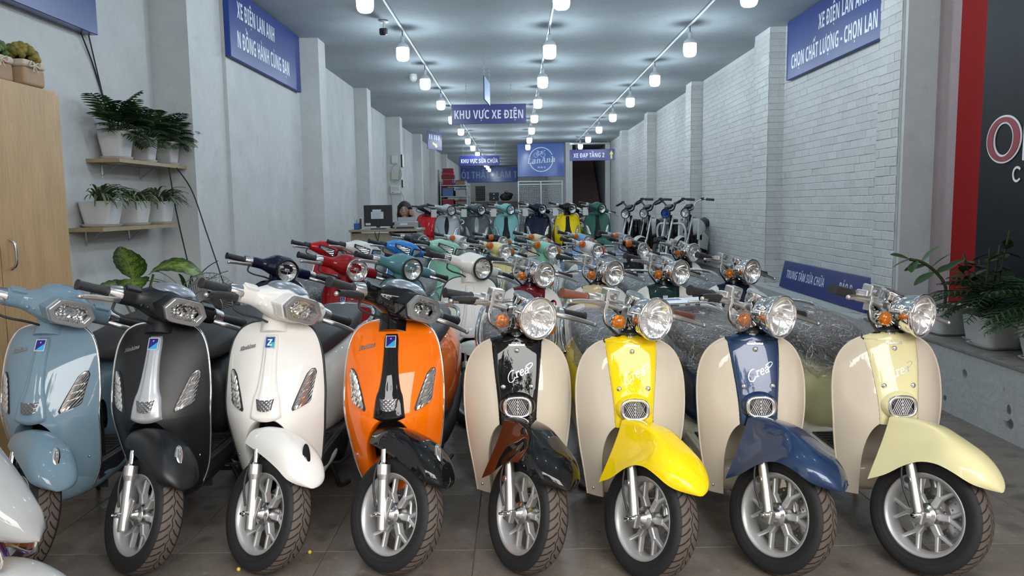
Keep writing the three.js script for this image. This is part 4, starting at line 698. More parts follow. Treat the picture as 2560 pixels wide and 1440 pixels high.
    ST('steering_neck', once('neckA' + body, () => merge(rod([0, body === 'A' ? 0.86 : 0.8, AXZ(body === 'A' ? 0.86 : 0.8)], [0, 0.945, AXZ(0.945)], 0.062, 0.056, 26))), o.headPaint ?? col);
    for (const s of [-1, 1]) {
      ST('bar_collar', once('colr' + kind + s, () => collar(s, hs.hw - 0.006, hs.hw + 0.045, hs.arm[0] * 0.98)), kind === 'sport' ? M.black : M.chromeDull);
      ST('grip', once('grip' + kind + s, () => GRIP(s, hs.hw + 0.04, hs.hw + 0.165)), gm);
      const lvr = ST('brake_lever', once('lev' + kind + s, () => LEVER(s, hs.hw + 0.005, BARY - 0.02, BARZ + 0.028, hs.hw + 0.168)), lv);
      if (s < 0 && o.leverWrap) mesh('lever_sleeve', once('lwA', () => LEVERWRAP(-1)), M.black, lvr);
      if (near) { mesh('switch_pod', once('pod' + s, () => place(rbox(0.06, 0.02, 0.036, 0.005), { p: [s * 0.165, BARY + 0.034, BARZ + 0.014], r: [0.35, 0, 0] })), o.headPaint ?? col, hd); for (const q of [0, 1]) mesh('plug', once('plug' + s + q, () => merge(ball(0.008, s * (0.105 + q * 0.022), BARY - 0.018, BARZ + 0.062 - q * 0.012, [1, 1, 0.6], 12))), o.headPaint ?? col, hd); }
    }
    ST('brake_cable_loop', once('cabA', () => tube([[-0.225, BARY - 0.03, BARZ + 0.035], [-0.23, BARY - 0.06, BARZ + 0.05], [-0.2, BARY - 0.072, BARZ + 0.06], [-0.12, BARY - 0.075, BARZ + 0.06], [-0.05, BARY - 0.085, BARZ + 0.03]], 0.0055, 30, 6)), M.black);
    if (kind === 'hex') {
      const c = [0, BARY + 0.008, BARZ + 0.145], r = [-0.05, 0, 0], g = (k) => once('hex' + k, () => place(HEXLAMP[k].clone(), { p: c, r }));
      const hsg = ST('headlamp_housing', g('house'), o.headPaint ?? col); mesh('lamp_bezel', g('bezel'), M.bezel, hsg); mesh('reflector', g('facets'), M.reflector, hsg); mesh('lamp_lens', g('lens'), M.glass, hsg);
    } else if (kind === 'round') lamp(0.072, 0.07, [0, BARY - 0.002, BARZ + 0.112], o.headPaint ?? col, -0.04, o.ring ?? M.chrome, 'headlamp_shell');
    else if (kind === 'retro') {
      lamp(0.066, 0.085, [0, BARY - 0.02, BARZ + 0.115], o.headPaint ?? col, -0.04, M.chrome, 'headlamp_shell');
      for (const s of [-1, 1]) ST('indicator_lens', once('indR' + s, () => merge(latheZ([[0.001, -0.02], [0.03, -0.018], [0.033, 0], [0.032, 0.012], [0.024, 0.02], [0.001, 0.023]], 24).translate(s * 0.125, BARY + 0.004, BARZ + 0.048))), M.amberDeep);
    } else { // sport: wedge cowl with two slanted lamps and a peaked visor
      const cow = ST('lamp_cowl', once('cowl', () => grid(26, 16, (u, v) => { const s = u * 2 - 1, a = Math.abs(s), y = lerp(BARY + 0.058 - 0.03 * a, BARY - 0.075 + 0.055 * a, v), b = Math.sin(Math.PI * v) ** 0.6; return [s * 0.165, y, BARZ + 0.02 + (0.11 - 0.085 * a ** 1.4) * (0.35 + 0.65 * b) + 0.03 * v * (1 - a)]; })), o.headPaint ?? col);
      for (const s of [-1, 1]) {
        mesh('lamp_lens', once('spl' + s, () => { const g = grid(8, 5, (u, v) => { const a = lerp(0.02, 0.125, u), y = lerp(BARY + 0.02 + 0.01 * u, BARY - 0.036 + 0.046 * u, v), k = a / 0.165; return [s * a, y, BARZ + 0.036 + (0.11 - 0.085 * k ** 1.4) + 0.012 * (1 - u) + 0.003 * ((Math.round(u * 8) + Math.round(v * 5)) % 2)]; }).toNonIndexed(); g.computeVertexNormals(); return prep(g); }), M.reflector, cow);
        mesh('lamp_edge', once('spe' + s, () => grid(8, 5, (u, v) => { const a = lerp(0.01, 0.138, u), y = lerp(BARY + 0.028 + 0.012 * u, BARY - 0.044 + 0.052 * u, v), k = a / 0.165; return [s * a, y, BARZ + 0.033 + (0.11 - 0.085 * k ** 1.4) + 0.012 * (1 - u)]; })), M.black, cow);
      }
    }
  }
  return root;
}
M.dash = phys(lin(0.27, 0.3, 0.34), 0.3, { clearcoat: 1, metalness: 0.5 });
M.bezel = phys(lin(0.27, 0.27, 0.28), 0.22, { metalness: 0.3, clearcoat: 0.6 });
M.lampMirror = std(lin(0.72, 0.7, 0.68), 0.16, 1);
M.smokeClear = phys(lin(0.12, 0.12, 0.125), 0.12, { clearcoat: 1, metalness: 0.5 });

// ---- colours
const CREAM = paint('#cdc2b0'), IVORY = paint('#e0d8a6');
const CO = {
  greyBlue: paint('#6f8796'), black: paint('#0b0c0e'), matteBlack: matte('#101216', 0.42), white: paint('#e6e4df'), orange: paint('#f57200'), yellow: paint('#f7d508'), navy: pearl('#0b3058'),
  navyDeep: paint('#0c1430'), redDeep: paint('#8e1016'), teal: paint('#4f7f86'), maroon: paint('#6c0f1e'), beige: paint('#d8c69f'), green: paint('#0f2f2c'), mint: paint('#8fc6ad'), red: paint('#c3101c'), blue: paint('#2f86d8'), dkgrey: matte('#30343a', 0.4),
  grey: matte('#4d5254', 0.4), silver: pearl('#a9adb2'), skyBlue: paint('#7ea6cf'), cyan: paint('#7fb6b4'), seaGreen: paint('#2f6055'), creamY: paint('#e3d79a'), silverBlue: pearl('#7d8694'),
};
// front row
const ROW1A = 2.83, ROW1B = 2.74, G1 = 'front row of scooters';
makeScooter({ shape: 'A', head: 'hex', near: true, x: -1.955, d: ROW1A, steer: 53, paint: CO.greyBlue, dash: CO.greyBlue, label: 'glossy grey-blue scooter with angular headlamp beside wooden cabinet', group: G1 });
makeScooter({ shape: 'A', head: 'hex', near: true, x: -1.49, d: ROW1A, steer: 53, paint: CO.matteBlack, tieMat: CO.silver, label: 'matt black scooter with silver centre cover on leg shield', group: G1 });
makeScooter({ shape: 'A', head: 'hex', near: true, x: -1.01, d: ROW1A, steer: 53, paint: CO.white, trim: M.black, badge: M.dBadgeZ, leverWrap: true, ornament: M.glossBlack, sill: M.black, label: 'pearl white scooter with black edge trim and angular headlamp', group: G1 });
makeScooter({ shape: 'A', head: 'hex', near: true, x: -0.512, d: ROW1A - 0.02, steer: 53, paint: CO.orange, headPaint: M.glossBlack, tieMat: M.glossBlack, fender: M.glossBlack, leverWrap: true, label: 'bright orange scooter with gloss black mudguard and headset', group: G1 });
makeScooter({ shape: 'B', head: 'crea', near: true, x: 0.0, d: ROW1B + 0.06, steer: 33, paint: CREAM, side: CREAM, panel: CO.black, rear: CREAM, wrap: true, leverWrap: true, lampBag: true, label: 'cream retro scooter with gloss black centre panel and mudguard', group: G1 });
makeScooter({ shape: 'B', head: 'crea', near: true, x: 0.456, d: ROW1B, steer: 33, paint: CO.yellow, side: CREAM, panel: CO.yellow, rear: CO.yellow, wrap: true, grip: M.brownRubber, label: 'cream and yellow retro scooter with brown handlebar grips', group: G1 });
makeScooter({ shape: 'B', head: 'crea', near: true, x: 0.95, d: ROW1B + 0.02, steer: 34, paint: CO.navy, side: CREAM, panel: CO.navy, rear: CO.navy, wrap: true, seat: M.seatBrown, leverWrap: true, lampBag: true, label: 'cream retro scooter with dark blue panel and clipboard on seat', group: G1 });
makeScooter({ shape: 'B', head: 'crea', near: true, x: 1.492, d: ROW1B, steer: 34, paint: IVORY, side: CREAM, panel: IVORY, rear: IVORY, wrap: true, seat: M.seatBrown, label: 'cream retro scooter with pale yellow panel and mudguard', group: G1 });
if (globalThis.ONLYFRONT !== 1) {
// second row
const R2 = 4.72, G2 = 'second row of scooters';
const row2 = [
  [-1.585, 'A', { paint: CO.navyDeep, ring: M.glossBlack, wrap: true }, 'dark navy scooter with round headlamp beside pedestal fan'],
  [-1.13, 'A', { paint: CO.redDeep, ring: M.chrome, trim: M.black, wrap: true, slim: 0.85, letter2: true }, 'deep red scooter with chrome ringed round headlamp'],
  [-0.765, 'A', { paint: CO.teal, ring: M.black, trim: M.black, wrap: true, slim: 0.85 }, 'grey-teal scooter with black ringed round headlamp behind orange scooter'],
  [-0.305, 'A', { paint: CO.white, ring: M.black, trim: M.black, wrap: false, letter2: true }, 'white scooter with black ringed round headlamp and blue square badge'],
  [0.09, 'B', { paint: CO.maroon, side: CO.white, emblem: true, round50: true, wrap: true }, 'white retro scooter with maroon centre panel'],
  [0.54, 'B', { paint: CO.beige, side: CO.white, emblem: true, screws: true, wrap: true }, 'white retro scooter with beige centre panel and grille'],
  [0.97, 'B', { paint: CO.green, side: CO.white, emblem: true, round50: true, wrap: true }, 'white retro scooter with dark green centre panel'],
  [1.43, 'B', { paint: CO.navyDeep, side: CO.white, emblem: true, round50: true, wrap: true }, 'white retro scooter with navy centre panel by brick ledge'],
];
for (const [x, s, c, label] of row2) makeScooter({ shape: s, head: s === 'A' ? 'round' : 'crea', x, d: R2, steer: s === 'A' ? 44 : 36, label, group: G2, rear: c.paint, ...c });
// third row
const R3 = 6.72, G3 = 'third row of scooters';
const row3 = [
  [-1.74, 'A', 'sport', { paint: CO.red, tie: 'none', wrap: true, slim: 0.72 }, 'red scooter with peaked visor and slanted twin lamps'],
  [-1.42, 'A', 'sport', { paint: CO.white, tie: 'none', wrap: true, slim: 0.72 }, 'white scooter with peaked visor and slanted twin lamps'],
  [-1.05, 'A', 'sport', { paint: CO.blue, tie: 'none', wrap: true, slim: 0.72 }, 'bright blue scooter with peaked visor and slanted twin lamps'],
  [-0.66, 'A', 'sport', { paint: CO.mint, tie: 'none', wrap: true, slim: 0.8 }, 'mint green scooter with peaked visor and slanted twin lamps'],
  [-0.18, 'B', 'retro', { paint: CO.creamY, side: CO.creamY, wrap: true, detail: false }, 'pale yellow retro scooter with large orange indicators'],
  [0.25, 'B', 'retro', { paint: CO.mint, side: CO.white, wrap: true, detail: false }, 'mint and white retro scooter with large orange indicators'],
  [0.66, 'B', 'retro', { paint: CO.skyBlue, headPaint: CO.white, side: CO.white, wrap: true, detail: false, disc: true }, 'sky blue scooter with white headset and orange indicators'],
  [1.08, 'B', 'retro', { paint: CO.green, headPaint: CO.black, side: CO.white, panel: CO.black, wrap: true, detail: false, emblem: true }, 'white scooter with black headset and orange indicators'],
];
for (const [x, s, h, c, label] of row3) makeScooter({ slim: 0.92, shape: s, head: h, x, d: R3, steer: 40, label, group: G3, rear: c.paint, ...c });
makeScooter({ shape: 'B', head: 'crea', x: 1.52, d: 6.75, steer: 38, paint: CO.black, side: CO.white, rear: CO.black, wrap: true, label: 'black and white scooter with chrome headlamp next to brick wall', group: G3 });
// fourth row
const R4 = 8.5, G4 = 'fourth row of scooters';
const row4 = [
  [-1.13, 'A', 'round', { paint: CO.dkgrey, ring: M.chrome }, 'charcoal scooter with round headlamp in front of reception desk'],
  [-0.66, 'B', 'retro', { paint: CO.white, side: CO.white, noInd: true, detail: false }, 'white retro scooter behind the mint visor scooter'],
  [-0.22, 'B', 'retro', { paint: CO.navyDeep, side: CO.cyan, fender: CO.cyan, detail: false }, 'navy and aqua retro scooter behind pale yellow scooter'],
  [0.24, 'B', 'retro', { paint: CO.beige, side: CO.beige, detail: false }, 'beige retro scooter behind the mint and white scooter'],
  [0.745, 'B', 'retro', { paint: CO.skyBlue, side: CO.skyBlue, detail: false, disc: true }, 'sky blue retro scooter behind the white headset scooter'],
  [1.2, 'B', 'retro', { paint: CO.silverBlue, side: CO.silverBlue, detail: false, disc: true }, 'silver retro scooter with round emblem near brick wall'],
];
for (const [x, s, h, c, label] of row4) makeScooter({ shape: s, head: h, x, d: R4, steer: 38, label, group: G4, rear: c.paint, ...c });
// fifth row, on the platform
const R5 = 11.68, G5 = 'scooters on the raised floor';
const row5 = [
  [-1.06, { paint: CO.silver, tie: 'oval', tieMat: M.glossBlack, ring: M.glossBlack }, 'silver scooter with black oval centre cover on raised floor'],
  [-0.595, { paint: CO.grey, tie: 'oval', tieMat: M.chrome, ring: M.glossBlack }, 'matt grey scooter with chrome oval centre cover'],
  [-0.14, { paint: CO.cyan, tieMat: M.glossBlack, ring: M.glossBlack }, 'aqua scooter with black centre cover on raised floor'],
  [0.35, { paint: CO.navyDeep, tie: 'none', ring: M.glossBlack }, 'navy scooter with plain leg shield on raised floor'],
  [0.815, { paint: CO.yellow, headPaint: M.glossBlack, tieMat: M.glossBlack, ring: M.glossBlack }, 'yellow scooter with black headset on raised floor'],
  [1.275, { paint: CO.seaGreen, tieMat: M.glossBlack, ring: M.glossBlack }, 'dark green scooter with black centre cover on raised floor'],
];
for (const [x, c, label] of row5) makeScooter({ shape: 'A', head: 'round', trim: M.black, lamps: true, x, d: R5, y: PLAT, steer: 36, label, group: G5, ...c });
row5.forEach(([x, c, label], i) => { // paper price cards tied to the handlebars
  const t = thing('price_tag', 'white price card hanging from handlebar of ' + label.split(' with ')[0], 'price tag', 'price cards on the raised floor', [x - 0.19, PLAT + 0.93, -R5 - 0.2], -0.1 + 0.05 * i);
  mesh('card', rbox(0.085, 0.12, 0.003, 0.0012, 0, 0, 0, 1), M.whitePlastic, t); mesh('string', tube([[0, 0.06, 0], [-0.012, 0.085, 0.0], [0, 0.11, 0]], 0.0018, 10, 5), M.black, t);
});
makeScooter({ shape: 'A', head: 'sport', trim: M.black, x: -1.5, d: 12.9, y: PLAT, steer: 30, paint: CO.red, headPaint: M.black, tie: 'none', label: 'red visor scooter between reception desk and silver scooter', group: G5 });
makeScooter({ shape: 'A', head: 'round', trim: M.black, x: -0.82, d: 13.9, y: PLAT, steer: 30, paint: CO.seaGreen, ring: M.chrome, label: 'green scooter standing behind silver and grey scooters', group: G5 });
makeScooter({ shape: 'A', head: 'round', trim: M.black, x: 1.0, d: 13.9, y: PLAT, steer: 30, paint: CO.white, ring: M.chrome, label: 'white scooter standing behind yellow and green scooters', group: G5 });
}
// ---------------------------------------------------------------- signs
const BLUE = '#0b2c7a', BLUE2 = '#151c78';
M.signBlue = phys(new THREE.Color('#0b2c7a'), 0.35, { clearcoat: 0.4, clearcoatRoughness: 0.2 });
M.signEdge = std(new THREE.Color('#173a86'), 0.5);
const faceMat = (t, c = 0.2) => new THREE.MeshPhysicalMaterial({ map: t, roughness: 0.4, clearcoat: c, clearcoatRoughness: 0.12, side: THREE.DoubleSide });
// a board with printed face; built facing +z, then placed
function board(name, label, w, h, th, tex, pos, ry = 0, rx = 0, extras) {
  const o = thing(name, label, 'sign', undefined, pos, 0); o.rotation.set(rx, ry, 0, 'YXZ');
  mesh('sign_panel', rbox(w, h, th, 0.004, 0, 0, 0, 1), M.signEdge, o);
  mesh('sign_print', new THREE.PlaneGeometry(w - 0.006, h - 0.006).translate(0, 0, th / 2 + 0.0012), faceMat(tex), o);
  if (extras) extras(o); return o;
}
// raised letters: white with a dark lower-right flank, as the shop's acrylic letters look
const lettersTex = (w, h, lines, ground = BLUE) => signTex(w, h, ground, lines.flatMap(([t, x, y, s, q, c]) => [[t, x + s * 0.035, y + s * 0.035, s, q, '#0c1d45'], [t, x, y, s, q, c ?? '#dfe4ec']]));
board('wall_sign', 'blue wall sign with white two-line slogan about companionship', 2.3, 0.65, 0.05, lettersTex(2048, 580, [['XE ĐIỆN LAN ANH', 690, 165, 190, 0.62], ['N ĐỒNG HÀNH CÙNG BẠN', 900, 410, 190, 0.62]]), [-2.58, 3.08, -8.29], Math.PI / 2);
board('wall_sign', 'blue wall sign with white two-line slogan about choosing quality', 2.5, 0.65, 0.05, lettersTex(2048, 540, [['XE ĐIỆN LAN ANH', 1230, 165, 180, 0.62], ['CHỌN CHẤT LƯỢNG - CHỌN LAN', 985, 390, 180, 0.62]]), [3.185, 3.085, -7.86], -Math.PI / 2);
{ // box sign over the shelves, only its lower end shows
  const o = thing('box_sign', 'blue box sign high on wall above wooden cabinet', 'sign', undefined, [-2.9, 2.98, -4.5]);
  mesh('sign_box', rbox(0.08, 0.8, 1.9, 0.006, 0, 0, 0, 1), M.signBlue, o);
  mesh('round_logo', latheX([[0.0001, 0.0], [0.36, 0], [0.36, 0.006], [0.0001, 0.006]], 48).translate(0.04, 0.08, 0.12), std(lin(0.75, 0.78, 0.8), 0.4), o);
  mesh('swoosh', tube([[0.052, -0.12, 0.36], [0.052, -0.18, 0.2], [0.052, -0.13, 0.0]], 0.012, 20, 6), std(lin(0.05, 0.08, 0.2), 0.5), o);
}
{ // hanging signs
  const hang = (label, w, h, tex, x, y, d, ry = 0, chains = [-0.3, 0.3]) => board('hanging_sign', label, w, h, 0.012, tex, [x, y, -d], ry, 0, (o) => {
    for (const k of chains) { const l = []; const top = CEIL - y, n = Math.max(2, Math.round((top - h / 2) / 0.03)); for (let i = 0; i < n; i++) l.push(new THREE.TorusGeometry(0.009, 0.0028, 5, 10).rotateY(i % 2 ? Math.PI / 2 : 0).scale(1, 1.7, 1).translate(k * w, h / 2 + (i + 0.5) * (top - h / 2) / n, 0)); mesh('chain', merge(l), M.steel, o); }
    mesh('sign_back', new THREE.PlaneGeometry(w - 0.006, h - 0.006).rotateY(Math.PI).translate(0, 0, -0.0075), M.signBlue, o);
  });
  hang('blue hanging sign reading KHU VỰC XE ĐIỆN', 1.26, 0.325, signTex(1280, 330, BLUE2, [['KHU VỰC XE ĐIỆN', 640, 172, 205, 0.7]]), -0.42, 2.905, 13.2);
  hang('blue hanging sign reading KHU VỰC SỬA CHỮA', 1.26, 0.31, signTex(1280, 330, BLUE2, [['KHU VỰC SỬA CHỮA', 640, 172, 190, 0.66]]), -1.09, 2.75, 24.2, 0, [-0.4, 0.4]);
  hang('blue hanging sign reading XE ĐẠP TẦNG 2 with yellow arrow', 1.3, 0.32, signTex(1300, 330, BLUE2, [['XE ĐẠP TẦNG 2', 560, 172, 185, 0.68]], (x) => { x.fillStyle = '#f2e21a'; x.beginPath(); x.moveTo(1210, 40); x.lineTo(1265, 150); x.lineTo(1230, 150); x.lineTo(1230, 290); x.lineTo(1190, 290); x.lineTo(1190, 150); x.lineTo(1155, 150); x.fill(); }), 2.26, 2.78, 22.6, -0.12, [-0.35, 0.35]);
  hang('blue hanging sign by plaster wall with yellow arrow below lettering', 0.75, 0.46, signTex(750, 460, BLUE2, [], (x) => { x.fillStyle = '#dfe4ec'; for (const [a, b] of [[80, 60], [180, 100], [330, 60], [430, 90], [560, 110]]) { x.fillRect(a, 70, 30, 130); x.fillRect(a + b * 0.5, 70, 26, 130); x.fillRect(a, 120, b * 0.6, 22); } x.fillStyle = '#f2e21a'; x.save(); x.translate(375, 330); x.rotate(0.35); x.beginPath(); x.moveTo(150, 0); x.lineTo(40, -70); x.lineTo(40, -28); x.lineTo(-130, -28); x.lineTo(-130, 28); x.lineTo(40, 28); x.lineTo(40, 70); x.fill(); x.restore(); }), -2.1, 3.08, 20.6, 1.15, [-0.3, 0.3]);
  hang('pale blue sign hanging edge-on from chains', 0.75, 0.32, signTex(64, 32, '#8f9dbb', []), -0.375, 2.98, 11.1, 1.5, [-0.46, 0.46]);
}
// leaning board on the ledge
board('leaning_sign', 'blue board with white lettering leaning on brick ledge', 2.16, 0.3, 0.02, signTex(2048, 284, '#0a266e', [['TRUNG TÂM SỬA CHỮA', 640, 130, 118, 0.78, '#c3cbdc'], ['BẢO D', 1600, 130, 118, 0.78, '#c3cbdc']]), [3.045, 0.555, -7.66], -Math.PI / 2, -0.2);
// neighbouring advertisement panel on the porch wall: red strip and black field
{
  const o = thing('advert_panel', 'black advertising panel with red strip and large red letter', 'panel', undefined, [3.27, 0.44, -4.2]);
  M.advRed = phys(lin(0.27, 0.008, 0.009), 0.7, { specularIntensity: 0.25 }); M.advBlack = phys(lin(0.009, 0.01, 0.013), 0.5, { specularIntensity: 0.35 });
  mesh('red_strip', boxg(0.03, 2.96, 0.31, 0, 1.48, -1.4), M.advRed, o); mesh('black_field', boxg(0.034, 2.96, 2.2, 0, 1.48, -0.145), M.advBlack, o);
  const el = (r0, r1, h0, h1) => { const s = new THREE.Shape(); s.absellipse(0, 0, r0, h0, 0, Math.PI * 2); const q = new THREE.Path(); q.absellipse(0, 0, r1, h1, 0, Math.PI * 2, true); s.holes.push(q); return s; };
  const put = (g, x, y, z) => g.rotateY(-Math.PI / 2).translate(x, y, z);
  mesh('letter_outline', put(extr(el(0.185, 0.093, 0.158, 0.102), 0.004, 0, 48), -0.0185, 1.325, -0.985), std(lin(0.75, 0.73, 0.72), 0.5), o);
  mesh('letter', put(extr(el(0.17, 0.108, 0.145, 0.115), 0.004, 0, 48), -0.0235, 1.325, -0.985), std(lin(0.27, 0.02, 0.03), 0.5), o);
  const white = std(lin(0.78, 0.78, 0.78), 0.5);
  mesh('small_letter', put(merge(extr(roundRect(0.05, 0.3, 0.01), 0.004, 0, 6)), -0.0185, 1.325, -0.76), white, o);
  const c = new THREE.Shape(); c.absarc(0, 0, 0.045, 0.7, Math.PI * 2 - 0.7); c.absarc(0, 0, 0.032, Math.PI * 2 - 0.7, 0.7, true);
  mesh('small_lettering', put(extr(c, 0.004, 0, 24).scale(1, 1.15, 1), -0.0185, 1.09, -0.83), white, o);
}
// ---------------------------------------------------------------- cabinet, shelves
T.oak = dataTex(512, 1024, (u, v) => { const g = tile(u, v * 0.2, 60, 1), g2 = n2(u * 180, v * 3), b = tile(u, v, 4, 5), k = 0.86 + 0.05 * g + 0.045 * g2 + 0.04 * b - 0.1 * sstep(0.75, 0.95, n2(u * 60, v * 9)); return [k, k * 0.985, k * 0.96]; }, true);
M.oak = std(lin(0.6, 0.39, 0.195), 0.5, 0, { map: rep(T.oak, 1.6, 0.55) });
M.oakEdge = std(lin(0.45, 0.34, 0.2), 0.55, 0, { map: rep(T.oak, 2.2, 2.2) });
{
  const c = thing('cabinet', 'tall light oak cabinet with curved metal handle', 'cabinet', undefined, [-2.93, 0, -3.83]);
  mesh('carcass', metreUV(boxg(0.41, 2.0, 0.96, 0.205, 1.03, 0)), M.oak, c); mesh('plinth', boxg(0.38, 0.06, 0.92, 0.2, 0.03, 0), M.black, c);
  for (const [z, n, hz] of [[-0.183, 0.586, 0.04], [0.298, 0.37, 0.18]]) { const d = mesh('door', metreUV(rbox(0.018, 1.96, n - 0.006, 0.002, 0.42, 1.03, z, 1)), M.oak, c); mesh('handle', tube([[0.428, 1.245, hz], [0.452, 1.225, hz], [0.458, 1.17, hz], [0.452, 1.115, hz], [0.428, 1.095, hz]], 0.007, 20, 8), M.chromeDull, d); }
}
function wallShelf(y, d0, d1, label) {
  const o = thing('wall_shelf', label, 'shelf', 'plant shelves on porch wall', [-2.95, y, -(d0 + d1) / 2]);
  mesh('plank', metreUV(boxg(0.235, 0.026, d1 - d0, 0.1175, -0.013, 0)), M.oakEdge, o);
  for (const z of [(d1 - d0) * 0.32, -(d1 - d0) * 0.2]) mesh('bracket', merge(boxg(0.004, 0.1, 0.022, 0.003, -0.076, z), boxg(0.18, 0.004, 0.022, 0.09, -0.028, z), rod([0.004, -0.11, z], [0.12, -0.03, z], 0.004, 0.004, 6)), M.chromeDull, o);
}
wallShelf(1.735, 5.34, 6.42, 'upper oak wall shelf carrying three palm pots'); wallShelf(1.265, 5.06, 6.2, 'lower oak wall shelf carrying three spider plants');
// ---------------------------------------------------------------- plants
M.pot = std(lin(0.62, 0.62, 0.61), 0.4); M.soil = std(lin(0.05, 0.035, 0.025), 0.95);
const leafMat = (r, g, b, t = 0.3) => phys(lin(r, g, b), 0.5, { transmission: t, thickness: 0, specularIntensity: 0.5 });
M.palm = leafMat(0.025, 0.06, 0.02, 0.2); M.palmLight = leafMat(0.06, 0.13, 0.035, 0.25); M.spider = leafMat(0.1, 0.15, 0.07, 0.25); M.spiderPale = leafMat(0.2, 0.24, 0.13, 0.25); M.zz = leafMat(0.045, 0.1, 0.03, 0.15); M.sago = leafMat(0.03, 0.075, 0.022, 0.2); M.stem = std(lin(0.06, 0.05, 0.02), 0.7);
const potGeo = (w0, w1, h) => once('pot' + [w0, w1, h], () => { const sq = (a, r) => { const c = Math.cos(a), s = Math.sin(a), e = 0.28; return [Math.sign(c) * Math.abs(c) ** e * r, Math.sign(s) * Math.abs(s) ** e * r]; }; const prof = [[w0 * 0.92, 0], [w0, 0.006], [lerp(w0, w1, 0.5), h * 0.5], [w1 * 0.985, h * 0.96], [w1, h * 0.965], [w1, h], [w1 * 0.94, h], [w1 * 0.9, h * 0.9]]; return grid(32, prof.length - 1, (u, v) => { const p = prof[Math.round(v * (prof.length - 1))], q = sq(u * Math.PI * 2, p[0]); return [q[0], p[1], q[1]]; }); });
function pot(o, w0, w1, h, saucer = true) {
  const y = saucer ? 0.012 : 0;
  mesh('pot', potGeo(w0, w1, h), M.pot, o).position.y = y; const s = mesh('soil', once('soil' + w1, () => rbox(w1 * 1.8, 0.01, w1 * 1.8, 0.004)), M.soil, o); s.position.y = h * 0.9 + y;
  if (saucer) mesh('saucer', potGeo(w0 * 1.08, w0 * 1.25, 0.022), M.pot, o);
}
// arching strap leaf along +z, starting upright
function strap(len, w, rise, droop, twist = 0) {
  return grid(2, 9, (u, v) => { const a = lerp(rise, -droop, v), s = (u * 2 - 1) * w * Math.sin(Math.PI * (0.06 + 0.9 * v)) ** 0.5; let y = 0, z = 0; for (let i = 0; i < 9; i++) { const q = (i + 0.5) / 9; if (q > v) break; const b = lerp(rise, -droop, q); y += Math.sin(b) * len / 9; z += Math.cos(b) * len / 9; } return [s, y + Math.abs(u * 2 - 1) * w * 0.35, z + twist * s]; });
}
const strapSet = [strap(0.26, 0.0095, 1.5, 0.5), strap(0.24, 0.009, 1.25, 1.0), strap(0.3, 0.009, 1.35, 1.1), strap(0.2, 0.0105, 1.4, 0.0), strap(0.27, 0.0085, 1.0, 1.1)];
function frondGeo(len, n, rise, droop, lw, ll) { // pinnate frond
  const l = [], P = (v) => { let y = 0, z = 0; for (let i = 0; i < 12; i++) { const q = (i + 0.5) / 12; if (q > v) break; const b = lerp(rise, -droop, q); y += Math.sin(b) * len / 12; z += Math.cos(b) * len / 12; } return [0, y, z]; };
  l.push(tube([P(0.02), P(0.3), P(0.6), P(0.99)].map((p) => p), 0.003, 12, 5));
  for (let i = 0; i < n; i++) for (const s of [-1, 1]) { const v = lerp(0.25, 1, (i + 0.5) / n), p = P(v), L = ll * Math.sin(Math.PI * lerp(0.3, 0.92, i / n)), b = lerp(rise, -droop, v); const g = grid(2, 4, (u, t) => { const w = lw * Math.sin(Math.PI * (0.08 + 0.88 * t)) ** 0.7 * (u * 2 - 1); return [s * t * L * 0.86, -0.16 * t * t * L + Math.abs(w) * 0.3, t * L * 0.5 + w]; }); l.push(g.rotateX(-b * 0.8).translate(...p)); }
  return merge(l);
}
const frondSet = [frondGeo(0.33, 9, 1.4, 0.2, 0.0095, 0.12), frondGeo(0.3, 8, 1.15, 0.5, 0.0095, 0.115), frondGeo(0.26, 8, 0.8, 0.6, 0.009, 0.105), frondGeo(0.35, 9, 1.5, -0.2, 0.0095, 0.11), frondGeo(0.22, 7, 0.5, 0.8, 0.009, 0.1)];
function tuft(o, y, set, mats, n, s0, s1, lean = 0, name = 'leaf', spread = 0.03, wall = 0) {
  for (let i = 0; i < n; i++) { const m = mesh(name, set[i % set.length], mats[Math.floor(rnd() * mats.length)], o), a0 = i * 2.39996 + rr(-0.3, 0.3), a = wall && Math.sin(a0) * wall > 0.12 ? -a0 : a0; m.position.set(Math.sin(a) * spread * rnd(), y, Math.cos(a) * spread * rnd()); m.rotation.set(rr(-lean, lean), a, 0, 'YXZ'); m.scale.setScalar(rr(s0, s1)); }
}
[[5.52, 'nearest the box sign', 1.0], [5.93, 'in the middle of the upper shelf', 0.92], [6.32, 'beside the entrance column', 0.86]].forEach(([d, w, k], i) => {
  const o = thing('potted_palm', 'dark green parlour palm in square white pot ' + w, 'potted plant', 'palms on the upper shelf', [-2.825, 1.735, -d]); pot(o, 0.072 * (i ? 0.85 : 1), 0.098 * (i ? 0.85 : 1), 0.185 * (i ? 0.95 : 1)); tuft(o, 0.17, frondSet, [M.palm, M.palm, M.palmLight], 30, 0.8 * k, 1.12 * k, 0.25, 'frond', 0.04, -1);
});
[[5.26, 'nearest the cabinet', 1.0], [5.7, 'in the middle of the lower shelf', 0.85], [6.1, 'at the column end of lower shelf', 0.95]].forEach(([d, w, k], i) => {
  const o = thing('spider_plant', 'spider plant with arching leaves in white pot ' + w, 'potted plant', 'spider plants on the lower shelf', [-2.825, 1.265, -d]); pot(o, 0.085 * (i ? 0.92 : 1), 0.112 * (i ? 0.92 : 1), 0.165); tuft(o, 0.15, strapSet, [M.spider, M.spiderPale, M.spider], 72, 0.75 * k, 1.1 * k, 0.15, 'leaf', 0.05, -1);
});
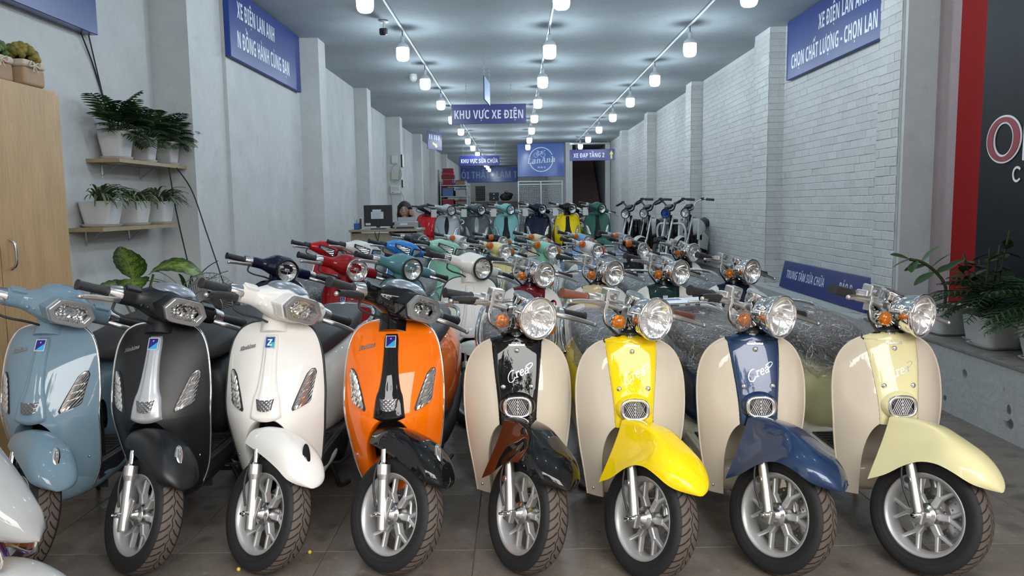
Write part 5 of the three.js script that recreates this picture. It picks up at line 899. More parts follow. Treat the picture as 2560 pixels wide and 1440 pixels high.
// dieffenbachia with big variegated leaves, on the floor behind the grey-blue scooter
T.dieff = canvasTex(256, 512, (x, w, h) => {
  x.fillStyle = '#33501f'; x.fillRect(0, 0, w, h); const g = x; for (let i = 0; i < 900; i++) { const t = rnd(), u = (rnd() + rnd() - 1) * 0.42; g.fillStyle = ['rgba(150,172,66,.5)', 'rgba(120,150,52,.5)', 'rgba(176,190,92,.4)'][i % 3]; const px = w / 2 + u * w, py = t * h; g.beginPath(); g.ellipse(px, py, 9 + rnd() * 10, 3 + rnd() * 4, (u > 0 ? -1 : 1) * 0.9, 0, 7); g.fill(); }
  for (let i = 0; i < 70; i++) { const s = i % 2 ? 1 : -1, py = rnd() * h; g.strokeStyle = 'rgba(38,62,24,.75)'; g.lineWidth = 2 + rnd() * 3; g.beginPath(); g.moveTo(w / 2 + s * (20 + rnd() * 60), py); g.lineTo(w / 2 + s * (50 + rnd() * 60), py - 26 - rnd() * 18); g.stroke(); }
  g.strokeStyle = '#a9b878'; g.lineWidth = 5; g.beginPath(); g.moveTo(w / 2, 0); g.lineTo(w / 2, h); g.stroke();
});
M.dieff = new THREE.MeshPhysicalMaterial({ map: T.dieff, roughness: 0.4, transmission: 0.25, thickness: 0, side: THREE.DoubleSide });
function bigLeaf(len, w, bend, cup) { return grid(10, 18, (u, v) => { const s = (u * 2 - 1) * w * Math.sin(Math.PI * Math.min(1, 0.03 + v ** 0.8 * 0.97)) ** 0.75, a = bend * v; return [s, cup * Math.abs(s) + Math.sin(0.35 - a) * len * v * 0.6 + 0.004 * Math.sin(v * 40) * Math.abs(u * 2 - 1), Math.cos(a * 0.7) * len * v]; }); }
{
  const o = thing('dieffenbachia', 'large leafed dumb cane with yellow-green variegated leaves below shelves', 'potted plant', undefined, [-2.66, 0, -5.35]);
  pot(o, 0.11, 0.15, 0.27, false); mesh('stem', merge(tube([[0, 0.24, 0], [0.01, 0.55, 0.01], [0, 0.84, 0]], 0.014, 20, 8), tube([[0.01, 0.6, 0], [0.08, 0.78, 0.02], [0.13, 0.93, 0.02]], 0.008, 12, 6), tube([[0, 0.6, 0], [-0.04, 0.8, 0], [-0.03, 0.93, 0]], 0.008, 12, 6), tube([[0, 0.55, 0], [-0.08, 0.75, 0.03], [-0.1, 0.86, 0.04]], 0.008, 12, 6)), std(lin(0.12, 0.18, 0.06), 0.6), o);
  const lf = (len, w, bend, cup, p, r) => { const m = mesh('leaf', bigLeaf(len, w, bend, cup), M.dieff, o); m.position.set(...p); m.rotation.set(...r, 'YXZ'); };
  lf(0.27, 0.125, 0.3, 0.15, [-0.02, 0.9, 0], [-1.05, -0.15, 0]);             // upright heart
  lf(0.5, 0.1, 1.3, 0.1, [0.1, 0.93, 0.02], [-0.45, 1.35, 0.45]);          // long arching leaf towards the column
  lf(0.33, 0.105, 0.5, 0.12, [-0.02, 0.9, 0.02], [0.15, 0.5, 0.1]);            // leaf falling forward
  lf(0.3, 0.085, 0.7, 0.1, [-0.06, 0.88, 0.03], [0.2, -1.1, -0.2]);           // darker leaf to the cabinet side
  lf(0.16, 0.03, 0.2, 0.3, [0.02, 0.92, 0.01], [-1.3, 0.3, 0]);
  const p2 = thing('dracaena', 'narrow leafed green dracaena between dumb cane and fan', 'potted plant', undefined, [-2.42, 0, -5.62]);
  pot(p2, 0.09, 0.12, 0.24, false); mesh('stem', merge(rod([0, 0.2, 0], [0, 0.76, 0], 0.012, 0.01, 8)), M.stem, p2);
  const bl = [strap(0.42, 0.016, 1.0, 0.1), strap(0.38, 0.016, 0.7, 0.4), strap(0.4, 0.015, 1.3, -0.3)]; tuft(p2, 0.7, bl, [M.palmLight, M.palm], 18, 0.75, 1.05, 0.15);
}
// two small burlap pots on the cabinet
for (const [z, x, c1, c2, label] of [[-3.985, -2.66, [0.06, 0.12, 0.03], [0.1, 0.17, 0.05], 'small green bush in burlap-topped pot on cabinet'], [-4.19, -2.62, [0.16, 0.16, 0.03], [0.26, 0.2, 0.04], 'small yellow-green bush in burlap-topped pot on cabinet']]) {
  const o = thing('small_planter', label, 'potted plant', 'small planters on the cabinet', [x, 2.04, z]);
  mesh('pot', rbox(0.14, 0.1, 0.18, 0.02, 0, 0.05, 0), std(lin(0.36, 0.24, 0.15), 0.7), o);
  mesh('burlap_band', rbox(0.15, 0.04, 0.19, 0.016, 0, 0.115, 0), std(lin(0.56, 0.47, 0.38), 0.9), o);
  mesh('bow', merge(tube([[0.078, 0.11, 0.02], [0.085, 0.125, 0.05], [0.08, 0.1, 0.06], [0.082, 0.108, 0.02]], 0.004, 16, 5), tube([[0.078, 0.11, 0.02], [0.085, 0.125, -0.02], [0.08, 0.1, -0.03], [0.082, 0.108, 0.02]], 0.004, 16, 5), rod([0.08, 0.108, 0.02], [0.085, 0.07, 0.04], 0.003, 0.003, 5), rod([0.08, 0.108, 0.02], [0.085, 0.07, 0.0], 0.003, 0.003, 5)), std(lin(0.6, 0.52, 0.42), 0.9), o);
  const ms = [leafMat(...c1, 0.1), leafMat(...c2, 0.1)];
  for (let k = 0; k < 2; k++) { const l = []; for (let i = 0; i < 60; i++) { const a = rnd() * 6.28, b = Math.acos(rnd()), r = 0.085 * (0.75 + 0.25 * rnd()); l.push(new THREE.IcosahedronGeometry(rr(0.014, 0.022), 1).translate(Math.sin(b) * Math.cos(a) * r * 0.95, 0.14 + Math.cos(b) * r, Math.sin(b) * Math.sin(a) * r * 1.05)); } const f = mesh('foliage', merge(l), ms[k], o); f.userData.kind = 'stuff'; }
}
// plants on the ledge
{
  const z = thing('zamioculcas', 'glossy leafed plant on one bent stem in white pot', 'potted plant', 'pots on the ledge', [3.02, 0.44, -5.33]); pot(z, 0.105, 0.145, 0.185);
  const stemP = [[-0.03, 0.18, 0.0], [-0.03, 0.33, 0.0], [-0.08, 0.42, -0.02], [-0.18, 0.5, -0.04], [-0.26, 0.52, -0.05]];
  mesh('stem', tube(stemP, 0.011, 30, 8), M.stem, z);
  const lg = once('zzleaf', () => grid(6, 10, (u, v) => { const s = (u * 2 - 1) * 0.034 * Math.sin(Math.PI * (0.04 + 0.92 * v)) ** 0.8; return [s, 0.2 * Math.abs(s) - 0.01 * v * v, v * 0.125]; }));
  const zl = (p, ry, rx, s = 1) => { const m = mesh('leaf', lg, M.zz, z); m.position.set(...p); m.rotation.set(rx, ry, rr(-0.4, 0.4), 'YXZ'); m.scale.setScalar(s * 1.2); };
  zl([-0.26, 0.52, -0.05], -1.4, -0.3); zl([-0.25, 0.52, -0.05], -2.3, 0.4, 0.9); zl([-0.22, 0.51, -0.045], -0.7, 0.5, 0.9); zl([-0.18, 0.5, -0.04], 1.2, -0.9); zl([-0.15, 0.48, -0.04], -1.6, 0.2); zl([-0.1, 0.43, -0.02], -1.5, 0.5, 1.1); zl([-0.09, 0.42, -0.02], 1.5, -0.5, 1.05); zl([-0.12, 0.46, -0.03], 1.0, -0.8);
  const z2 = thing('zamioculcas', 'dense dark glossy leafed plant against red strip', 'potted plant', 'pots on the ledge', [3.07, 0.44, -5.0]);
  pot(z2, 0.08, 0.1, 0.16); for (let k = 0; k < 7; k++) { const a = k * 0.9 + 0.3, r = 0.1 + 0.08 * rnd(), H = k === 1 ? 0.74 : rr(0.45, 0.64), pts = [[0, 0.14, 0], [Math.cos(a) * r * 0.3 - 0.02, 0.3, Math.sin(a) * r * 0.6], [Math.cos(a) * r * 0.6 - 0.05, H, Math.sin(a) * r * 1.6]]; mesh('stem', tube(pts, 0.007, 12, 6), M.stem, z2); for (let i = 0; i < 10; i++) { const c = new THREE.CatmullRomCurve3(pts.map((p) => V(...p))).getPoint(0.35 + 0.065 * i); const m = mesh('leaf', lg, i % 4 ? M.palm : M.zz, z2); m.position.copy(c); m.rotation.set(rr(-0.6, 0.5), (i % 2 ? 1 : -1) * 1.2 + a + rr(-0.5, 0.5), 0, 'YXZ'); m.scale.setScalar(rr(0.85, 1.2)); } }
  const sg = [frondGeo(0.36, 17, 1.0, 0.75, 0.0045, 0.1), frondGeo(0.34, 16, 0.7, 0.9, 0.0045, 0.1), frondGeo(0.36, 17, 1.35, 0.2, 0.0045, 0.095)];
  for (const [d, x, label] of [[4.8, 3.02, 'sago palm with fine feathery fronds in white square pot'], [4.32, 3.04, 'second sago palm further along the ledge from glossy plant']]) { const o = thing('sago_palm', label, 'potted plant', 'pots on the ledge', [x, 0.44, -d]); pot(o, 0.1, 0.135, 0.19); mesh('trunk', ball(0.05, 0, 0.2, 0, [1, 1.1, 1], 14), M.stem, o); tuft(o, 0.22, sg, [M.sago, M.palm, M.sago], 24, 0.95, 1.3, 0.12, 'frond', 0.02, 1); }
}
// ---------------------------------------------------------------- fan behind the front row
{
  const o = thing('pedestal_fan', 'grey pedestal fan with round wire cage behind front scooters', 'fan', undefined, [-1.93, 0, -4.8]);
  const y = 0.77, R = 0.21, wires = [];
  for (let i = 0; i < 64; i++) { const a = i / 64 * 2 * Math.PI, c = Math.cos(a), s = Math.sin(a), t = a + 0.35; wires.push(tube([[Math.cos(t) * 0.045, Math.sin(t) * 0.045, 0.075], [Math.cos(a + 0.18) * R * 0.55, Math.sin(a + 0.18) * R * 0.55, 0.07], [c * R * 0.93, s * R * 0.93, 0.045], [c * R, s * R, 0]], 0.0013, 8, 4)); }
  const fr = mesh('front_cage', merge(wires).translate(0, y, 0), M.steel, o);
  mesh('cage_ring', merge(...[[R, 0], [R * 0.78, 0.06], [R * 0.5, 0.072]].map(([r, z]) => new THREE.TorusGeometry(r, 0.003, 6, 60).translate(0, y, z))), M.steel, fr);
  mesh('badge', merge(latheZ([[0.048, 0.07], [0.048, 0.08], [0.04, 0.083], [0.0001, 0.083]], 30)).translate(0, y, 0), M.black, fr);
  const back = []; for (let i = 0; i < 40; i++) { const a = i / 40 * 2 * Math.PI; back.push(tube([[Math.cos(a) * 0.05, Math.sin(a) * 0.05, -0.07], [Math.cos(a) * R * 0.6, Math.sin(a) * R * 0.6, -0.07], [Math.cos(a) * R, Math.sin(a) * R, 0]], 0.0013, 6, 4)); }
  mesh('back_cage', merge(back).translate(0, y, 0), M.steel, o);
  for (let k = 0; k < 3; k++) mesh('blade', grid(8, 6, (u, v) => { const r = lerp(0.04, R * 0.88, v), a = k * 2.094 + (u - 0.5) * 1.1 * (0.7 + 0.5 * v) + v * 0.4; return [Math.cos(a) * r, y + Math.sin(a) * r, (u - 0.5) * 0.05]; }), std(lin(0.1, 0.1, 0.11), 0.4), o);
  mesh('motor', merge(latheZ([[0.001, -0.2], [0.05, -0.19], [0.062, -0.15], [0.06, -0.08], [0.03, -0.06], [0.001, -0.06]], 24)).translate(0, y, 0), M.black, o);
  mesh('pole', merge(rod([0, 0.02, -0.13], [0, y - 0.03, -0.13], 0.016, 0.014, 12)), M.black, o); mesh('base', merge(lathe([[0.001, 0.03], [0.05, 0.03], [0.17, 0.015], [0.18, 0.0], [0.001, 0.0]], 32)).translate(0, 0, -0.13), M.black, o);
}
// ---------------------------------------------------------------- reception desk and what stands on it
const DY = 1.068;
M.deskWood = std(lin(0.46, 0.38, 0.28), 0.55, 0, { map: rep(T.oak, 1.2, 0.6) });
{
  const o = thing('desk', 'pale wood reception desk on raised floor', 'desk', undefined, [-1.775, PLAT, -10.75]);
  const h = DY - PLAT;
  mesh('desk_top', metreUV(rbox(0.96, 0.03, 0.7, 0.004, 0, h - 0.015, 0, 1)), M.deskWood, o); mesh('front_panel', metreUV(boxg(0.9, h - 0.1, 0.018, 0, (h - 0.1) / 2 + 0.05, 0.29)), M.deskWood, o);
  for (const s of [-1, 1]) mesh('side_panel', metreUV(boxg(0.02, h - 0.03, 0.64, s * 0.45, (h - 0.03) / 2, 0)), M.deskWood, o);
  const mo = thing('monitor', 'black monitor seen from behind with white paper label', 'monitor', undefined, [-1.885, DY, -10.62]);
  mesh('back_shell', rbox(0.39, 0.29, 0.035, 0.01, 0, 0.185, 0), M.black, mo); mesh('stand', merge(rbox(0.05, 0.12, 0.03, 0.008, 0, 0.08, 0.02), rbox(0.2, 0.012, 0.14, 0.005, 0, 0.006, 0.0)), M.black, mo);
  const paper = std(lin(0.6, 0.61, 0.62), 0.8); T.list = canvasTex(128, 96, (x, w, h2) => { x.fillStyle = '#cfd3d6'; x.fillRect(0, 0, w, h2); x.fillStyle = '#8e959c'; for (let i = 0; i < 9; i++) x.fillRect(10, 12 + i * 9, 108 - (i * 37) % 30, 3); });
  mesh('paper_label', new THREE.PlaneGeometry(0.17, 0.095).translate(-0.01, 0.19, 0.0185), new THREE.MeshStandardMaterial({ map: T.list, roughness: 0.8, side: THREE.DoubleSide }), mo); mesh('paper_label', new THREE.PlaneGeometry(0.12, 0.03).translate(-0.015, 0.255, 0.0185), paper, mo); mesh('paper_label', new THREE.PlaneGeometry(0.07, 0.03).translate(-0.14, 0.07, 0.0185), paper, mo);
  const pr = thing('printer', 'grey desktop printer with open paper tray', 'printer', undefined, [-1.5, DY, -10.62]);
  const pg = std(lin(0.3, 0.31, 0.31), 0.5); mesh('body', rbox(0.3, 0.1, 0.24, 0.012, 0, 0.05, 0), pg, pr); mesh('paper_tray', place(rbox(0.25, 0.09, 0.01, 0.004), { p: [0, 0.115, -0.05], r: [-0.3, 0, 0] }), pg, pr); mesh('slot', boxg(0.24, 0.02, 0.01, 0, 0.02, 0.119), M.black, pr); mesh('logo_label', boxg(0.1, 0.026, 0.004, -0.02, 0.068, 0.121), paper, pr);
  const ho = thing('pen_holder', 'blue pen holder with pens at end of desk', 'pen holder', undefined, [-2.175, DY, -10.6]);
  mesh('cup', rbox(0.085, 0.085, 0.07, 0.01, 0, 0.0425, 0), std(lin(0.03, 0.12, 0.42), 0.4), ho); [[-0.02, 0.0, 0.16, [0.5, 0.5, 0.5]], [0.0, 0.015, 0.14, [0.1, 0.3, 0.12]], [0.025, 0, 0.15, [0.6, 0.6, 0.55]], [0.03, 0.01, 0.12, [0.4, 0.04, 0.04]]].forEach(([x, z, H, c]) => mesh('pen', merge(rod([x, 0.05, z], [x * 1.5, H, z * 1.5], 0.006, 0.006, 6)), std(lin(...c), 0.5), ho));
  const fd = thing('file_folder', 'white file folder standing between pens and monitor', 'folder', undefined, [-2.105, DY, -10.6]); mesh('cover', rbox(0.03, 0.16, 0.2, 0.004, 0, 0.08, 0), paper, fd); mesh('spine', boxg(0.024, 0.14, 0.004, 0, 0.08, 0.102), M.black, fd);
  single('paper_stack', boxg(0.1, 0.012, 0.16).translate(-1.345, DY + 0.006, -10.6), paper, 'small white paper stack at desk end by red scooter', 'paper');
  single('desk_cables', merge(tube([[-1.9, DY - 0.03, -10.41], [-1.88, DY - 0.1, -10.4], [-1.84, DY - 0.25, -10.42], [-1.8, DY - 0.45, -10.42]], 0.005, 20, 5), tube([[-1.84, DY - 0.03, -10.41], [-1.86, DY - 0.2, -10.4], [-1.8, DY - 0.4, -10.42]], 0.005, 20, 5), tube([[-1.4, DY - 0.03, -10.41], [-1.41, DY - 0.2, -10.42]], 0.005, 8, 5)), M.black, 'black cables hanging down front of reception desk', 'cable');
}
// ---------------------------------------------------------------- woman on the phone behind the desk
function sdfGeo(bones, box, cell, k = 0.03) { // smooth union of tapered capsules: [ax,ay,az,ra, bx,by,bz,rb]
  const [x0, y0, z0, S] = box, res = Math.ceil(S / cell), mc = new MarchingCubes(res, undefined, false, false, 200000); mc.isolation = 0;
  const B = bones.map((b) => ({ a: b.slice(0, 3), ra: b[3], d: [b[4] - b[0], b[5] - b[1], b[6] - b[2]], rb: b[7] }));
  for (const b of B) b.l = b.d[0] ** 2 + b.d[1] ** 2 + b.d[2] ** 2 || 1e-9;
  const half = S / 2;
  for (let z = 0; z < res; z++) for (let y = 0; y < res; y++) for (let x = 0; x < res; x++) {
    const px = x0 + (x / res) * S, py = y0 + (y / res) * S, pz = z0 + (z / res) * S; let s = 0;
    let dmin = 1e9; const ds = [];
    for (const b of B) { const qx = px - b.a[0], qy = py - b.a[1], qz = pz - b.a[2], t = clamp((qx * b.d[0] + qy * b.d[1] + qz * b.d[2]) / b.l, 0, 1), d = Math.hypot(qx - b.d[0] * t, qy - b.d[1] * t, qz - b.d[2] * t) - lerp(b.ra, b.rb, t); ds.push(d); if (d < dmin) dmin = d; }
    for (const d of ds) s += Math.exp(-(d - dmin) / k);
    mc.field[x + y * res + z * res * res] = -(dmin - k * Math.log(s));
  }
  mc.update(); const n = mc.count, g = new THREE.BufferGeometry(), pos = new Float32Array(n * 3);
  for (let i = 0; i < n; i++) { pos[i * 3] = x0 + (mc.positionArray[i * 3] + 1) * half; pos[i * 3 + 1] = y0 + (mc.positionArray[i * 3 + 1] + 1) * half; pos[i * 3 + 2] = z0 + (mc.positionArray[i * 3 + 2] + 1) * half; }
  g.setAttribute('position', new THREE.BufferAttribute(pos, 3)); g.setAttribute('uv', new THREE.BufferAttribute(new Float32Array(n * 2), 2));
  const w = mergeVertices(g, 1e-5); w.computeVertexNormals(); return prep(w);
}
{
  // seated on a stool, facing the camera, head bent, hand with telephone at the ear; y from the raised floor
  const o = thing('person', 'woman in black top with glasses talking on a phone behind desk', 'person', undefined, [-1.59, PLAT, -11.12]);
  const skin = std(lin(0.42, 0.24, 0.17), 0.55), hair = std(lin(0.012, 0.01, 0.01), 0.4), cloth = std(lin(0.015, 0.015, 0.018), 0.8);
  const hy = 0.985; // middle of the head
  const headB = [[0, hy + 0.035, -0.02, 0.083, 0, hy - 0.005, 0.0, 0.075], [0, hy - 0.04, 0.02, 0.058, 0, hy - 0.085, 0.035, 0.03], [0, hy + 0.01, 0.085, 0.01, 0, hy - 0.02, 0.097, 0.0125], [-0.028, hy - 0.012, 0.06, 0.02, 0.028, hy - 0.012, 0.06, 0.02], [-0.02, hy - 0.052, 0.072, 0.009, 0.02, hy - 0.052, 0.072, 0.009], [0.078, hy + 0.01, -0.01, 0.012, 0.08, hy - 0.025, -0.005, 0.01], [-0.078, hy + 0.01, -0.01, 0.012, -0.08, hy - 0.025, -0.005, 0.01], [0, hy - 0.06, -0.03, 0.05, 0, hy - 0.2, -0.06, 0.055]];
  const head = sdfGeo(headB, [-0.13, hy - 0.17, -0.16, 0.28], 0.0045, 0.008);
  // hand at the ear (image right), fingers round the telephone
  const hx = 0.108, hY = hy - 0.035, hz = 0.055, F = [];
  for (let f = 0; f < 4; f++) { const y = hY + 0.032 - f * 0.021, L = [0.9, 1, 0.95, 0.75][f]; F.push([hx + 0.012, y - 0.012, hz - 0.018, 0.0095, hx + 0.012, y + 0.004, hz + 0.014 * L, 0.009], [hx + 0.012, y + 0.004, hz + 0.014 * L, 0.009, hx - 0.012, y + 0.012, hz + 0.03 * L, 0.008], [hx - 0.012, y + 0.012, hz + 0.03 * L, 0.008, hx - 0.03 * L, y + 0.014, hz + 0.024, 0.0075]); }
  const handB = [[hx + 0.014, hY - 0.055, hz - 0.03, 0.024, hx + 0.012, hY + 0.005, hz - 0.022, 0.022], [hx + 0.012, hY - 0.035, hz - 0.022, 0.018, hx + 0.012, hY + 0.02, hz - 0.02, 0.016], ...F, [hx, hY - 0.03, hz - 0.02, 0.012, hx - 0.026, hY + 0.0, hz - 0.02, 0.0105], [hx - 0.026, hY + 0.0, hz - 0.02, 0.0105, hx - 0.03, hY + 0.035, hz - 0.012, 0.009], [hx + 0.014, hY - 0.055, hz - 0.03, 0.024, hx + 0.05, hY - 0.16, hz - 0.02, 0.03]];
  const hand = sdfGeo(handB, [hx - 0.1, hY - 0.15, hz - 0.1, 0.22], 0.0035, 0.004);
  // other hand on the desk
  const lx = -0.1, lY = DY - PLAT + 0.028, lz = 0.2, F2 = []; for (let f = 0; f < 4; f++) { const x = lx - 0.03 + f * 0.02; F2.push([x, lY, lz + 0.03, 0.0095, x + 0.004, lY + 0.006, lz + 0.06, 0.009], [x + 0.004, lY + 0.006, lz + 0.06, 0.009, x + 0.008, lY - 0.012, lz + 0.083, 0.0075]); }
  const hand2 = sdfGeo([[lx, lY, lz - 0.03, 0.025, lx, lY, lz + 0.02, 0.024], [lx - 0.022, lY, lz + 0.01, 0.016, lx + 0.022, lY, lz + 0.015, 0.016], ...F2, [lx + 0.028, lY, lz - 0.02, 0.012, lx + 0.05, lY - 0.004, lz + 0.02, 0.0095], [lx, lY, lz - 0.03, 0.025, lx - 0.03, lY + 0.01, lz - 0.09, 0.03]], [lx - 0.1, lY - 0.1, lz - 0.1, 0.22], 0.0035, 0.004);
  mesh('body', merge(head, hand, hand2), skin, o);
  const topB = [[0, 0.42, -0.08, 0.14, 0, 0.6, -0.07, 0.135], [-0.07, 0.72, -0.07, 0.1, 0.07, 0.72, -0.07, 0.1], [-0.13, 0.76, -0.07, 0.058, 0.13, 0.76, -0.07, 0.058], [0, 0.8, -0.065, 0.06, 0, 0.83, -0.062, 0.05], [0.16, 0.755, -0.06, 0.056, 0.235, 0.62, 0.06, 0.048], [0.235, 0.62, 0.06, 0.046, hx + 0.05, hY - 0.15, hz - 0.02, 0.036], [-0.16, 0.755, -0.06, 0.056, -0.2, 0.6, 0.03, 0.048], [-0.2, 0.6, 0.03, 0.046, lx - 0.028, lY + 0.012, lz - 0.08, 0.035]];
  mesh('black_top', sdfGeo(topB, [-0.36, 0.22, -0.36, 0.74], 0.0115, 0.018), cloth, o);
  const legB = [[-0.09, 0.5, -0.1, 0.12, 0.09, 0.5, -0.1, 0.12]]; for (const s of [-1, 1]) legB.push([s * 0.09, 0.46, -0.06, 0.085, s * 0.1, 0.48, 0.22, 0.062], [s * 0.1, 0.48, 0.22, 0.06, s * 0.1, 0.1, 0.2, 0.042], [s * 0.1, 0.05, 0.17, 0.04, s * 0.1, 0.04, 0.26, 0.034]);
  mesh('dark_trousers', sdfGeo(legB, [-0.4, -0.02, -0.36, 0.76], 0.0125, 0.02), std(lin(0.02, 0.022, 0.03), 0.8), o);
  const hairB = [[0, hy + 0.05, -0.035, 0.092, 0, hy + 0.01, -0.06, 0.09], [-0.06, hy + 0.045, 0.0, 0.045, -0.082, hy - 0.06, -0.02, 0.03], [0.06, hy + 0.045, 0.0, 0.045, 0.085, hy - 0.04, -0.025, 0.032], [-0.082, hy - 0.06, -0.02, 0.03, -0.09, hy - 0.2, -0.02, 0.024], [0.085, hy - 0.04, -0.035, 0.035, 0.1, hy - 0.2, -0.06, 0.028], [-0.03, hy + 0.095, 0.02, 0.03, 0.03, hy + 0.095, 0.02, 0.03], [0, hy - 0.03, -0.09, 0.07, 0, hy - 0.2, -0.11, 0.05]];
  mesh('hair', sdfGeo(hairB, [-0.18, hy - 0.24, -0.2, 0.4], 0.007, 0.01), hair, o);
  mesh('eyes', merge(...[-1, 1].map((s) => ball(0.009, s * 0.031, hy + 0.012, 0.072, [1.3, 0.6, 0.6], 10))), std(lin(0.03, 0.02, 0.02), 0.2), o); mesh('brows', merge(...[-1, 1].map((s) => rbox(0.034, 0.006, 0.006, 0.002, s * 0.031, hy + 0.034, 0.074, 1))), hair, o); mesh('lips', rbox(0.036, 0.009, 0.008, 0.004, 0, hy - 0.055, 0.08), std(lin(0.4, 0.12, 0.1), 0.5), o);
  const gl = thing('glasses', 'thin dark framed glasses worn by woman at desk', 'glasses', undefined, [-1.59, PLAT + hy + 0.012, -11.12 + 0.088]); mesh('frame', merge(...[-1, 1].map((s) => merge(new THREE.TorusGeometry(0.02, 0.0018, 6, 24).scale(1.15, 0.85, 1).translate(s * 0.032, 0, 0), tube([[s * 0.054, 0.004, 0], [s * 0.078, 0.006, -0.03], [s * 0.084, 0.004, -0.09]], 0.0016, 12, 5))), rod([-0.01, 0.002, 0.001], [0.01, 0.002, 0.001], 0.0016, 0.0016, 5)), M.black, gl); for (const s of [-1, 1]) mesh('lens', new THREE.CircleGeometry(0.019, 20).scale(1.15, 0.85, 1).translate(s * 0.032, 0, 0), M.clearPlastic, gl);
  const ph = thing('phone', 'dark mobile phone held to ear by woman', 'phone', undefined, [-1.59 + hx - 0.008, PLAT + hY + 0.012, -11.12 + hz - 0.0]); ph.rotation.set(0.15, -0.25, -0.1); mesh('phone_body', rbox(0.01, 0.13, 0.064, 0.004), M.glossBlack, ph); mesh('phone_camera', rod([0.005, 0.05, -0.015], [0.0065, 0.05, -0.015], 0.005, 0.005, 12), M.steel, ph);
  const st = thing('stool', 'black stool under the woman at desk', 'stool', undefined, [-1.59, PLAT, -11.22]); mesh('stool_seat', merge(lathe([[0.001, 0.3], [0.16, 0.3], [0.18, 0.33], [0.16, 0.355], [0.001, 0.36]], 28)), M.black, st); for (const [a, b] of [[1, 1], [1, -1], [-1, 1], [-1, -1]]) mesh('leg', merge(rod([a * 0.1, 0.31, b * 0.1], [a * 0.15, 0, b * 0.15], 0.012, 0.012, 8)), M.steel, st);
}
// boxes and telephone on the pier behind the desk (pier face at 17.92)
{
  const w = M.whitePlastic, g = std(lin(0.5, 0.51, 0.5), 0.5), D = -17.9;
  const unit = (name, label, cat, x, y, W, H, m, th = 0.05, parts) => { const o = thing(name, label, cat, undefined, [x, y, D]); mesh('case', rbox(W, H, th, 0.008, 0, 0, 0), m, o); mesh('cover', rbox(W * 0.86, H * 0.8, 0.012, 0.005, 0, 0, th / 2), m, o); if (parts) parts(o); };
  unit('junction_box', 'square white junction box high on pier', 'box', -2.76, 2.45, 0.14, 0.19, w);
  unit('junction_box', 'round-edged beige junction box below square one', 'box', -2.76, 2.08, 0.17, 0.19, std(lin(0.5, 0.5, 0.42), 0.6));
  unit('wall_telephone', 'white wall telephone unit on pier behind desk', 'telephone', -2.76, 1.76, 0.23, 0.19, w, 0.06, (o) => { mesh('screen', boxg(0.17, 0.08, 0.004, 0, 0.02, 0.038), g, o); mesh('button', ball(0.012, -0.06, -0.06, 0.036, [1, 1, 0.4], 10), M.black, o); });
  const rt = (label, y, H) => { const o = thing('router', label, 'router', undefined, [-2.605, y, -18.02]); mesh('case', rbox(0.04, H, 0.18, 0.008), M.black, o); mesh('back_plate', rbox(0.012, H * 0.96, 0.17, 0.004, 0.022, 0, 0), w, o); };
  rt('tall black router on side of pier', 2.42, 0.29); rt('small black router below tall one', 1.9, 0.17);
  single('wall_cables', merge(tube([[-2.72, 2.34, D + 0.01], [-2.8, 2.28, D + 0.015], [-2.84, 2.1, D + 0.012], [-2.8, 1.95, D + 0.015], [-2.7, 1.98, D + 0.015], [-2.63, 2.15, D + 0.01], [-2.62, 2.3, D - 0.05]], 0.008, 50, 5), tube([[-2.64, 2.3, D + 0.02], [-2.6, 2.1, D + 0.02], [-2.66, 1.98, D + 0.015], [-2.74, 1.88, D + 0.03]], 0.008, 30, 5), tube([[-2.86, 1.8, D + 0.01], [-2.85, 1.5, D + 0.01], [-2.84, 1.1, D + 0.01]], 0.008, 20, 5), tube([[-2.64, 1.72, D + 0.02], [-2.58, 1.6, D + 0.02], [-2.6, 1.2, D - 0.02]], 0.008, 20, 5)), std(lin(0.4, 0.4, 0.38), 0.6), 'grey telephone cables looping between wall boxes', 'cable');
}
